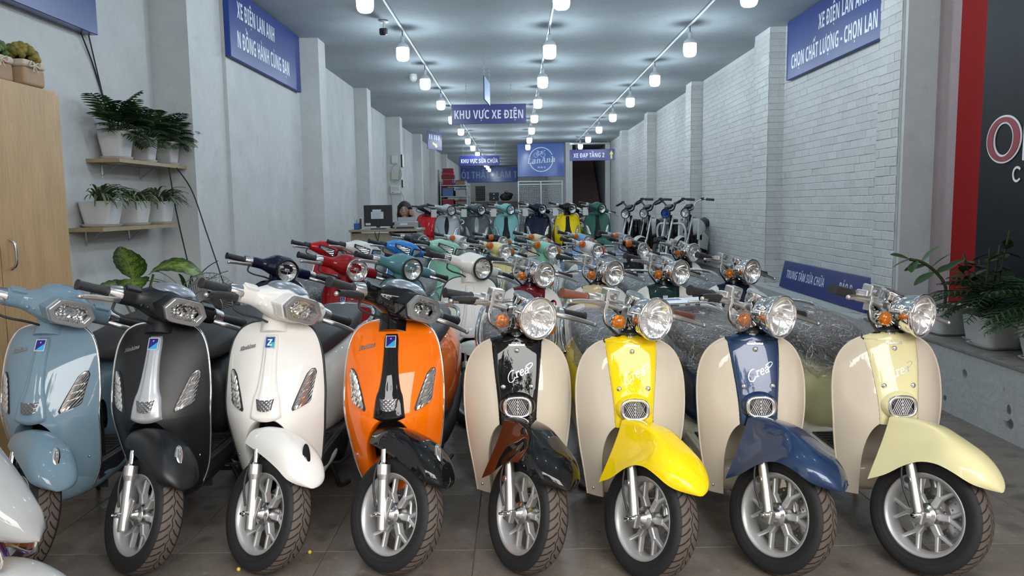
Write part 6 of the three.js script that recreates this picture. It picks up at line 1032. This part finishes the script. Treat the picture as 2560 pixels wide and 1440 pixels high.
// ---------------------------------------------------------------- cables, cameras on the ceiling
single('sign_cables', merge(tube([[-2.93, 2.58, -5.36], [-2.94, 2.4, -5.5], [-2.94, 2.15, -5.62], [-2.94, 1.95, -5.68]], 0.0055, 24, 5), tube([[-2.93, 2.6, -5.45], [-2.935, 2.42, -5.52], [-2.94, 2.1, -5.64]], 0.005, 24, 5)), M.black, 'two black cables from box sign down to palms', 'cable');
single('shelf_cables', merge(tube([[-2.74, 1.71, -6.15], [-2.73, 1.4, -6.2], [-2.7, 1.0, -6.28], [-2.66, 0.75, -6.3]], 0.0055, 30, 5), tube([[-2.7, 1.71, -6.2], [-2.64, 1.55, -6.3], [-2.55, 1.2, -6.34], [-2.4, 0.6, -6.36], [-2.36, 0.3, -6.38]], 0.0055, 30, 5)), M.black, 'two black cables running from upper shelf to floor', 'cable');
{
  const o = thing('security_camera', 'small dark camera on white ceiling mount', 'camera', undefined, [-1.42, CEIL, -8.75]); mesh('mount', merge(lathe([[0.001, 0], [0.05, 0], [0.05, -0.02], [0.001, -0.02]], 20), rod([0, -0.02, 0], [0, -0.1, 0.02], 0.012, 0.012, 8)), M.whitePlastic, o); mesh('camera_body', place(rbox(0.075, 0.075, 0.14, 0.018), { p: [0, -0.13, 0.05], r: [0.2, 0, 0] }), M.black, o); mesh('camera_lens', place(merge(latheZ([[0.02, 0], [0.02, 0.006], [0.0001, 0.008]], 16)), { p: [0, -0.145, 0.12], r: [0.2, 0, 0] }), M.glossBlack, o);
  const q = thing('security_camera', 'white dome camera on ceiling by bulbs nearest plaster wall', 'camera', undefined, [-1.55, CEIL, -12.2]); mesh('mount', merge(lathe([[0.001, 0], [0.055, 0], [0.055, -0.03], [0.001, -0.03]], 20)), M.whitePlastic, q); mesh('dome', ball(0.06, 0, -0.06, 0, [1, 1.1, 1], 20), M.whitePlastic, q);
}
// clipboard on the seat of the navy scooter
{
  const o = thing('clipboard', 'clipboard with printed sheet lying on wrapped scooter seat', 'clipboard', undefined, [0.9, 0.862, -4.02], 0.12); o.rotation.z = 0.02;
  mesh('board', rbox(0.3, 0.004, 0.22, 0.002), std(lin(0.3, 0.32, 0.34), 0.4), o); T.sheet = canvasTex(256, 192, (x, W, H) => { x.fillStyle = '#e9ebee'; x.fillRect(0, 0, W, H); x.fillStyle = '#4f6896'; x.fillRect(20, 20, 90, 60); x.fillStyle = '#9aa3ad'; for (let i = 0; i < 12; i++) x.fillRect(130, 22 + i * 13, 100 - (i * 31) % 40, 4); });
  mesh('sheet', place(new THREE.PlaneGeometry(0.28, 0.2, 6, 4).rotateX(-Math.PI / 2), { p: [0, 0.005, 0] }), new THREE.MeshStandardMaterial({ map: T.sheet, roughness: 0.6, side: THREE.DoubleSide }), o); mesh('clip', rbox(0.06, 0.012, 0.02, 0.003, 0, 0.008, 0.1), M.chrome, o);
}
// yellow berries dropped on the floor
for (const [x, d] of [[-0.84, 2.94], [-1.075, 2.8], [-0.98, 3.1], [-1.62, 3.25]]) single('berry', ball(0.008, 0, 0.008, 0, [1, 1, 1], 12).translate(x, 0, -d), std(lin(0.6, 0.45, 0.03), 0.4), 'tiny yellow berry on porch floor', 'berry', 'berries on the porch floor');
// ---------------------------------------------------------------- light electric motorbikes on the platform, by the brick wall
function makeBike(o) {
  const root = thing('electric_bike', o.label, 'motorbike', 'light electric bikes by brick wall', [o.x, PLAT, -o.d], o.turn * RAD);
  const W = 0.25, wheel = once('bikeWheel', () => { const sp = []; for (let i = 0; i < 10; i++) { const a = i / 10 * 6.283; sp.push(rod([0, Math.cos(a) * 0.03, Math.sin(a) * 0.03], [0, Math.cos(a) * 0.185, Math.sin(a) * 0.185], 0.008, 0.006, 5)); } return { tire: new THREE.TorusGeometry(0.218, 0.034, 14, 48).rotateY(Math.PI / 2), rim: merge(new THREE.TorusGeometry(0.188, 0.014, 8, 40).rotateY(Math.PI / 2), rod([-0.05, 0, 0], [0.05, 0, 0], 0.035, 0.035, 16), sp) }; });
  const P = (n, g, m, p = root) => mesh(n, g, m, p), st = (n, g, m) => { const q = mesh(n, g, m, root); q.applyMatrix4(steerMatrix(o.steer ?? 0)); return q; };
  st('front_tire', once('bTf', () => wheel.tire.clone().translate(0, W, 0)), M.rubber); st('front_rim', once('bRf', () => wheel.rim.clone().translate(0, W, 0)), o.rim ?? M.alloy);
  P('rear_tire', once('bTr', () => wheel.tire.clone().translate(0, W, -1.18)), M.rubber); P('rear_rim', once('bRr', () => wheel.rim.clone().translate(0, W, -1.18)), o.rim ?? M.alloy);
  for (const s of [-1, 1]) st('fork_leg', once('bF' + s, () => merge(rod([s * 0.065, W, 0], [s * 0.065, 0.8, AXZ(0.8) + 0.03], 0.016, 0.016, 10), rod([s * 0.065, W - 0.02, 0], [s * 0.065, 0.45, -0.08], 0.022, 0.022, 10))), o.fork ?? M.satin);
  st('front_fender', once('bFe', () => grid(10, 16, (u, v) => { const a = lerp(-0.7, 0.75, v), x = u * 2 - 1, r = 0.285 - 0.035 * x * x; return [x * 0.05, W + Math.cos(a) * r, Math.sin(a) * r]; })), o.c1);
  const hb = st('handlebar', once('bHb', () => tube([[-0.34, 1.06, -0.47], [-0.2, 1.08, -0.42], [-0.1, 1.03, -0.36], [-0.05, 0.93, -0.335], [0.05, 0.93, -0.335], [0.1, 1.03, -0.36], [0.2, 1.08, -0.42], [0.34, 1.06, -0.47]], 0.013, 60, 8)), o.bar ?? M.black);
  for (const s of [-1, 1]) { mesh('grip', once('bG' + s, () => merge(rod([s * 0.24, 1.075, -0.435], [s * 0.36, 1.055, -0.475], 0.02, 0.02, 12))), M.rubber, hb); mesh('lever', once('bL' + s, () => merge(rod([s * 0.2, 1.08, -0.4], [s * 0.34, 1.05, -0.415], 0.007, 0.006, 6))), M.black, hb); mesh('mirror_clamp', once('bC' + s, () => rbox(0.05, 0.04, 0.04, 0.008, s * 0.19, 1.085, -0.415)), M.black, hb); }
  const L = roundLamp(0.075, 0.08), q = (k) => once('bLamp' + k, () => place(L[k].clone(), { p: [0, 0.88, -0.19] }));
  const sh = st('headlamp_shell', q('shell'), M.black); mesh('lamp_rim', q('rim'), o.ring ?? M.black, sh); mesh('reflector', q('facets'), o.lens ?? M.reflector, sh); mesh('lamp_lens', q('lens'), M.glass, sh);
  st('instrument', once('bI', () => place(rbox(0.13, 0.05, 0.11, 0.02), { p: [0, 0.98, -0.3], r: [0.5, 0, 0] })), M.black);
  P('tank', once('bTank', () => loft([[-0.42, 0.58, 0.62, 0.01], [-0.45, 0.52, 0.76, 0.08], [-0.6, 0.5, 0.78, 0.12], [-0.75, 0.52, 0.72, 0.11], [-0.86, 0.56, 0.66, 0.05]], 24, 20)), o.c1);
  for (const s of [-1, 1]) { P('side_panel', once('bSp' + s, () => place(extr(poly([[-0.2, -0.1], [0.16, -0.16], [0.22, 0.05], [0.02, 0.14], [-0.2, 0.1]]), 0.02, 0.006, 4), { p: [s * 0.115, 0.42, -0.6], r: [0, Math.PI / 2, 0] })), o.c2); P('shroud', once('bSr' + s, () => place(extr(poly([[-0.09, -0.16], [0.06, -0.2], [0.1, 0.12], [-0.04, 0.17]]), 0.02, 0.006, 4), { p: [s * 0.125 - 0.01, 0.62, -0.42], r: [0, Math.PI / 2, 0.1 * s] })), o.c2); }
  P('seat', once('bSeat', () => loft([[-0.8, 0.66, 0.69, 0.02], [-0.84, 0.64, 0.75, 0.1], [-1.0, 0.65, 0.77, 0.125], [-1.25, 0.68, 0.8, 0.12], [-1.4, 0.71, 0.79, 0.03]], 24, 20, 3)), M.seat);
  P('frame', once('bFr', () => merge(rod([0, 0.85, AXZ(0.85)], [0, 0.35, -0.45], 0.022, 0.022, 10), rod([0, 0.35, -0.45], [0, 0.28, -0.8], 0.022, 0.022, 10), rod([0, 0.28, -0.8], [0, 0.6, -1.2], 0.02, 0.02, 10), rod([0.07, 0.3, -0.78], [0.07, W, -1.18], 0.018, 0.018, 8), rod([-0.07, 0.3, -0.78], [-0.07, W, -1.18], 0.018, 0.018, 8), rbox(0.2, 0.22, 0.34, 0.03, 0, 0.42, -0.66), rod([0.08, 0.3, -0.8], [0.17, 0.0, -0.86], 0.01, 0.01, 6), rod([-0.08, 0.3, -0.8], [-0.17, 0.0, -0.86], 0.01, 0.01, 6))), M.black);
  if (o.guard) P('leg_guard', once('bGd', () => merge(...[-1, 1].map((s) => tube([[s * 0.03, 0.72, -0.33], [s * 0.2, 0.7, -0.34], [s * 0.23, 0.5, -0.38], [s * 0.16, 0.36, -0.44], [s * 0.03, 0.36, -0.46]], 0.016, 40, 8)))), o.guard);
  P('rear_fender', once('bRf2', () => grid(8, 12, (u, v) => { const a = lerp(-0.3, 1.6, v), x = u * 2 - 1, r = 0.29 - 0.03 * x * x; return [x * 0.06, W + Math.cos(a) * r, -1.18 - Math.sin(a) * r]; })), o.c1);
  return root;
}
const wht = paint('#d8dadb');
makeBike({ x: 1.72, d: 12.2, turn: -28, steer: -18, c1: M.glossBlack, c2: M.glossBlack, label: 'black light motorbike next to green scooter' });
makeBike({ x: 2.02, d: 12.3, turn: -30, steer: -15, c1: wht, c2: M.glossBlack, label: 'light motorbike with narrow white tank beside black one' });
makeBike({ x: 2.28, d: 11.9, turn: -32, steer: -12, c1: M.glossBlack, c2: wht, guard: wht, lens: std(lin(0.02, 0.08, 0.4), 0.2, 0.3), label: 'light motorbike with white leg guards and blue headlamp' });
makeBike({ x: 2.62, d: 12.1, turn: -34, steer: -10, c1: wht, c2: wht, bar: M.chromeDull, label: 'white light motorbike closest to the brick pier' });
// ---------------------------------------------------------------- far end of the shop
{
  const logo = canvasTex(1024, 720, (x, w, h) => {
    x.fillStyle = '#3058b0'; x.fillRect(0, 0, w, h); x.strokeStyle = '#d7e2f2'; x.fillStyle = '#d7e2f2'; x.lineCap = 'round'; x.lineWidth = 20;
    x.beginPath(); x.arc(520, 350, 262, -0.42, -2.95, true); x.stroke(); x.beginPath(); x.arc(520, 350, 262, 2.75, 0.0, true); x.stroke();
    x.lineWidth = 9; for (const c of [[410, 250], [560, 250]]) { x.beginPath(); x.arc(c[0], c[1], 48, 0, 7); x.stroke(); }
    x.beginPath(); x.moveTo(410, 250); x.lineTo(450, 180); x.lineTo(540, 180); x.lineTo(480, 250); x.lineTo(410, 250); x.moveTo(480, 250); x.lineTo(445, 160); x.moveTo(425, 160); x.lineTo(465, 160); x.moveTo(560, 250); x.lineTo(535, 165); x.lineTo(590, 165); x.quadraticCurveTo(620, 165, 605, 140); x.stroke();
    x.font = 'italic bold 165px serif'; x.textAlign = 'center'; x.save(); x.translate(520, 425); x.rotate(-0.06); x.scale(0.95, 1); x.fillText('LanAnh', 0, 0); x.restore(); x.fillRect(255, 432, 120, 12); x.font = 'bold 48px sans-serif'; x.fillText('XE ĐIỆN', 530, 540);
  });
  board('logo_board', 'blue board with white bicycle logo above wire gate', 1.56, 1.1, 0.04, logo, [0.89, 2.86, -26.2]);
  board('slogan_banner', 'long blue banner with pale lettering on far back wall', 3.5, 0.78, 0.03, signTex(2048, 460, '#2b55ae', [['NÓI THẬT - LÀM T', 1080, 235, 300, 0.78, '#9fb4d8']]), [-1.62, 3.0, -41.9]);
  const gal = std(lin(0.4, 0.42, 0.44), 0.4, 0.7), wire = [];
  const g = thing('wire_gate', 'grey steel frame gate filled with wire mesh', 'gate', undefined, [0.89, PLAT, -26.25]);
  for (const x of [-0.76, 0.0, 0.72]) mesh('post', rbox(0.05, 1.84, 0.05, 0.006, x, 0.92, 0, 1), gal, g); for (const y of [1.82, 1.72, 0.9, 0.1]) mesh('rail', rbox(1.5, 0.04, 0.04, 0.006, -0.02, y, 0, 1), gal, g);
  for (let i = 0; i <= 26; i++) wire.push(boxg(0.005, 1.7, 0.005, lerp(-0.74, 0.7, i / 26), 0.9, 0)); for (let i = 0; i <= 28; i++) wire.push(boxg(1.46, 0.005, 0.005, -0.02, lerp(0.12, 1.7, i / 28), 0)); const wm = mesh('wire_mesh', merge(wire), gal, g); wm.userData.kind = 'stuff';
  // bench and crates on the back wall
  const b = thing('workbench', 'long workbench along far back wall', 'workbench', undefined, [-0.9, PLAT, -38.4]); mesh('bench_top', boxg(3.0, 0.05, 0.8, 0, 1.22, 0), M.deskWood, b); mesh('apron', boxg(2.9, 0.3, 0.03, 0, 1.04, 0.36), std(lin(0.16, 0.14, 0.12), 0.7), b); for (const x of [-1.4, 0, 1.4]) for (const z of [-0.35, 0.35]) mesh('leg', boxg(0.07, 1.2, 0.07, x, 0.6, z), gal, b);
  const by = PLAT + 1.245;
  for (let k = 0; k < 4; k++) { const c = thing('plastic_crate', ['bottom crate of black stack on workbench', 'second black crate in stack on workbench', 'third black crate in stack on workbench', 'top black crate of stack on workbench'][k], 'crate', 'black crates on the workbench', [-1.7, by + k * 0.185, -38.3]); mesh('tub', rbox(0.46, 0.175, 0.36, 0.02, 0, 0.0875, 0), M.black, c); mesh('rim', rbox(0.49, 0.03, 0.39, 0.01, 0, 0.16, 0), M.black, c); }
  for (let k = 0; k < 2; k++) { const c = thing('plastic_crate', ['lower black case beside crate stack', 'upper black case beside crate stack'][k], 'crate', 'black crates on the workbench', [-1.03, by + k * 0.21, -38.3]); mesh('tub', rbox(0.46, 0.2, 0.36, 0.03, 0, 0.1, 0), M.black, c); mesh('latch', boxg(0.06, 0.05, 0.02, 0, 0.12, 0.185), M.steel, c); }
  { const c = thing('black_bag', 'slumped black bag on workbench', 'bag', undefined, [-0.42, by, -38.3]); mesh('bag_body', sweepBag(), M.black, c); mesh('bag_handle', tube([[-0.1, 0.36, 0.02], [-0.05, 0.46, 0.02], [0.05, 0.46, 0.02], [0.12, 0.36, 0.02]], 0.012, 16, 6), M.black, c); }
  { const c = thing('wire_basket', 'wire bicycle basket on workbench by gate', 'basket', undefined, [0.16, by, -38.3]); const l = []; for (let i = 0; i < 14; i++) { const a = i / 14 * 6.283; l.push(rod([Math.cos(a) * 0.15, 0.01, Math.sin(a) * 0.12], [Math.cos(a) * 0.2, 0.3, Math.sin(a) * 0.16], 0.005, 0.005, 5)); } for (const [k, y] of [[0.15, 0.01], [0.175, 0.15], [0.2, 0.3]]) l.push(new THREE.TorusGeometry(k, 0.007, 6, 30).rotateX(Math.PI / 2).scale(1, 1, 0.8).translate(0, y, 0)); mesh('basket_wire', merge(l), M.steel, c); mesh('basket_floor', new THREE.CircleGeometry(0.15, 24).rotateX(-Math.PI / 2).scale(1, 1, 0.8).translate(0, 0.01, 0), M.steel, c); }
  // shelving with boxes at the left
  const r = thing('shelf_rack', 'grey metal shelving rack full of boxes at back', 'shelf', undefined, [-2.3, PLAT, -30.2]); for (const x of [-0.5, 0.5]) for (const z of [-0.9, 0, 0.9]) mesh('upright', boxg(0.04, 1.9, 0.04, x, 0.95, z), gal, r); for (let k = 0; k < 5; k++) mesh('shelf_board', boxg(1.0, 0.03, 1.9, 0, 0.12 + k * 0.42, 0), gal, r);
  const cols = [[0.3, 0.03, 0.05], [0.35, 0.22, 0.13], [0.5, 0.48, 0.45], [0.12, 0.2, 0.36], [0.42, 0.06, 0.07], [0.28, 0.2, 0.14]].map((c) => std(lin(...c), 0.7)), nm = ['dark red', 'brown', 'pale', 'blue', 'crimson', 'tan'], lev = ['bottom', 'second', 'third', 'fourth', 'top'];
  const seen = {};
  for (let k = 1; k < 5; k++) for (let z = 0; z < 3; z++) for (let x = 0; x < 2; x++) { const ci = (k * 3 + z * 2 + x * 5 + (k === 4 ? z : 0)) % 6, w = rr(0.34, 0.44), h = k === 4 ? rr(0.16, 0.24) : rr(0.22, 0.33), px = -2.3 - 0.24 + x * 0.48, pz = -30.2 + 0.62 - z * 0.6, py = PLAT + 0.135 + k * 0.42; const c = thing('storage_box', nm[ci] + ' storage box on ' + lev[k] + ' board of back rack, ' + (x ? 'aisle' : 'wall') + ' side, ' + ['first', 'second', 'third'][z] + ' along', 'box', 'boxes on the back rack', [px, py, pz]); mesh('carton', rbox(w, h, 0.5, 0.008, 0, h / 2, 0, 1), cols[ci], c); mesh('lid', rbox(w + 0.012, 0.04, 0.512, 0.006, 0, h - 0.012, 0, 1), cols[(ci + 1) % 6], c); }
  for (let k = 0; k < 3; k++) { const c = thing('storage_box', ['lowest red box piled on top of rack', 'middle red box piled on top of rack', 'highest red box piled on top of rack'][k], 'box', 'red boxes piled on the rack', [-2.52, PLAT + 2.06 + k * 0.13, -29.55]); mesh('carton', rbox(0.5 - k * 0.05, 0.125, 0.4, 0.008, 0, 0.0625, 0, 1), cols[k % 2 ? 4 : 0], c); mesh('lid', rbox(0.51 - k * 0.05, 0.03, 0.41, 0.006, 0, 0.11, 0, 1), cols[0], c); }
}
function sweepBag() { const g = ball(0.3, 0, 0.2, 0, [1.05, 0.75, 0.7], 28), p = g.attributes.position; for (let i = 0; i < p.count; i++) { const x = p.getX(i), y = p.getY(i), z = p.getZ(i), q = 1 + 0.12 * n3(x * 6, y * 6, z * 6); p.setXYZ(i, x * q, Math.max(0, y * q + 0.15 * x * 0.8), z * q); } g.computeVertexNormals(); return merge(g); }
// ---------------------------------------------------------------- silver scooter whose nose reaches in beside the grey-blue one
{
  const SILV = paint('#8f9192'), o = thing('scooter', 'silver-white sports scooter with pointed beak and amber lamp, pointing to grey-blue wheel', 'scooter', 'front row of scooters', [-1.4, 0, -1.9], 75 * RAD);
  const P = (n, g, m, p = o) => mesh(n, g, m, p);
  // +z is its riding direction
  const bk = P('front_cowl', grid(24, 24, (u, v) => { const z = lerp(-0.25, 0.2, v ** 0.9), k = 1 - v ** 0.9, w = 0.03 * Math.min(1, (1 - v) * 14) ** 0.5 + 0.15 * k ** 0.8, yt = 0.562 + 0.036 * Math.min(1, (1 - v) * 14) ** 0.5 + 0.4 * k ** 0.9, yb = 0.553 - 0.01 * k; const a = u * Math.PI * 2, ca = Math.cos(a), sa = Math.sin(a), e = 0.85; return [Math.sign(ca) * Math.abs(ca) ** e * w, (yt + yb) / 2 + Math.sign(sa) * Math.abs(sa) ** e * (yt - yb) / 2, z]; }), SILV);
  for (const s of [-1, 1]) { const l = P('indicator_lens', grid(10, 8, (u, v) => { const z = lerp(-0.2, 0.12, u), k = (0.2 - z) / 0.45, y = lerp(0.44 + 0.06 * u, 0.545, v); return [s * (0.012 + 0.16 * k ** 0.75 + 0.012 * Math.sin(v * Math.PI)), y, z]; }), M.amber); P('lens_rim', tube([[s * 0.05, 0.5, 0.125], [s * 0.12, 0.465, -0.05], [s * 0.17, 0.44, -0.2], [s * 0.175, 0.55, -0.2], [s * 0.125, 0.55, -0.05], [s * 0.055, 0.548, 0.125]], 0.005, 40, 6, true), M.chrome, l); }
  P('front_fender', grid(20, 26, (u, v) => { const a = lerp(-0.9, 0.95, v), x = u * 2 - 1, w = 0.085 * Math.sin(Math.PI * (0.12 + 0.8 * v)) ** 0.6, r = 0.285 - 0.07 * Math.abs(x) ** 2.2; return [x * w, 0.21 + Math.cos(a) * r, 0.1 + Math.sin(a) * r * 1.1]; }), SILV);
  for (const s of [-1, 1]) P('fork_leg', merge(rod([s * 0.075, 0.2, 0.1], [s * 0.075, 0.5, -0.04], 0.02, 0.018, 14)), s > 0 ? std(lin(0.16, 0.12, 0.5), 0.2, 0.9) : std(lin(0.16, 0.12, 0.5), 0.2, 0.9));
  P('front_tire', TIRE.clone().scale(1, 0.95, 0.95).translate(0, 0.209, 0.1), M.tire); const rm = P('front_rim', RIM.ring.clone().scale(1, 0.95, 0.95).translate(0, 0.209, 0.1), M.alloy); P('spokes', RIM.spoke.clone().scale(1, 0.95, 0.95).translate(0, 0.209, 0.1), M.alloy, rm);
  P('leg_shield', loft([[-0.26, 0.5, 0.56, 0.03], [-0.3, 0.34, 0.9, 0.17], [-0.42, 0.3, 0.94, 0.2], [-0.5, 0.32, 0.9, 0.16], [-0.52, 0.5, 0.7, 0.03]], 24, 24, 3), SILV);
  P('floorboard', rbox(0.3, 0.08, 0.5, 0.03, 0, 0.27, -0.68), M.black); P('rear_body', loft([[-0.76, 0.36, 0.5, 0.02], [-0.8, 0.3, 0.66, 0.12], [-1.0, 0.32, 0.74, 0.19], [-1.25, 0.42, 0.76, 0.17], [-1.42, 0.6, 0.74, 0.03]], 30, 24), SILV); P('seat', loft([[-0.78, 0.7, 0.73, 0.02], [-0.83, 0.68, 0.78, 0.1], [-1.0, 0.7, 0.81, 0.15], [-1.25, 0.73, 0.84, 0.13], [-1.4, 0.76, 0.82, 0.02]], 30, 24, 3), M.seat);
  P('rear_tire', TIRE.clone().scale(1, 0.95, 0.95).translate(0, 0.209, -1.12), M.tire); P('handlebar', tube([[-0.33, 1.02, -0.5], [-0.15, 1.0, -0.44], [0, 0.96, -0.42], [0.15, 1.0, -0.44], [0.33, 1.02, -0.5]], 0.014, 40, 8), M.black); P('headset', loft([[-0.28, 0.9, 0.93, 0.03], [-0.32, 0.88, 1.0, 0.14], [-0.42, 0.9, 1.04, 0.17], [-0.5, 0.94, 1.03, 0.1]], 16, 20), SILV);
}
// ---------------------------------------------------------------- street trees behind the camera, seen only as reflections in the paint
{
  const leaf = new THREE.PlaneGeometry(0.13, 0.2), lm = leafMat(0.035, 0.07, 0.018, 0.2), bark = std(lin(0.09, 0.075, 0.06), 0.9);
  for (const [x, z, h, R, n, label] of [[-3.2, 6.2, 5.4, 2.3, 5200, 'street tree with dense crown opposite the wooden cabinet'], [-1.3, 9.4, 6.2, 1.9, 2600, 'street tree with loose crown facing the middle of the shop'], [-8.5, 7.5, 6.5, 3, 4200, 'street tree further along the pavement'], [2.6, 8.2, 5.2, 1.5, 750, 'young street tree with thin sparse crown']]) {
    const t = thing('street_tree', label, 'tree', 'street trees outside the shop', [x, -0.1, z]);
    mesh('trunk', merge(tube([[0, 0, 0], [0.05, h * 0.3, 0.03], [-0.05, h * 0.65, 0], [0.1, h, 0.05]], 0.12, 20, 8), ...[0, 1, 2, 3, 4].map((k) => tube([[0, h * (0.4 + k * 0.08), 0], [Math.cos(k * 1.3) * R * 0.35, h * (0.55 + k * 0.08), Math.sin(k * 1.3) * R * 0.35], [Math.cos(k * 1.3) * R * 0.8, h * (0.66 + k * 0.08), Math.sin(k * 1.3) * R * 0.8]], 0.045, 12, 6))), bark, t);
    const im = new THREE.InstancedMesh(leaf, lm, n), m = new THREE.Matrix4(), q = new THREE.Quaternion(), cl = [...Array(26)].map(() => { const a = rnd() * 6.28, r = R * Math.sqrt(rnd()); return [Math.cos(a) * r, h * 0.82 + rr(-0.9, 1) * R * 0.55, Math.sin(a) * r, rr(0.35, 0.75)]; });
    for (let i = 0; i < n; i++) { const c = cl[i % cl.length], g = () => (rnd() + rnd() + rnd() - 1.5) * 0.9 * c[3]; q.setFromEuler(new THREE.Euler(rnd() * 6, rnd() * 6, rnd() * 6)); m.compose(V(c[0] + g(), c[1] + g(), c[2] + g()), q, V(1, 1, 1).multiplyScalar(rr(0.7, 1.3))); im.setMatrixAt(i, m); }
    im.name = 'leaves'; im.userData.kind = 'stuff'; im.castShadow = true; t.add(im);
  }
}
renderer.render(scene, camera);
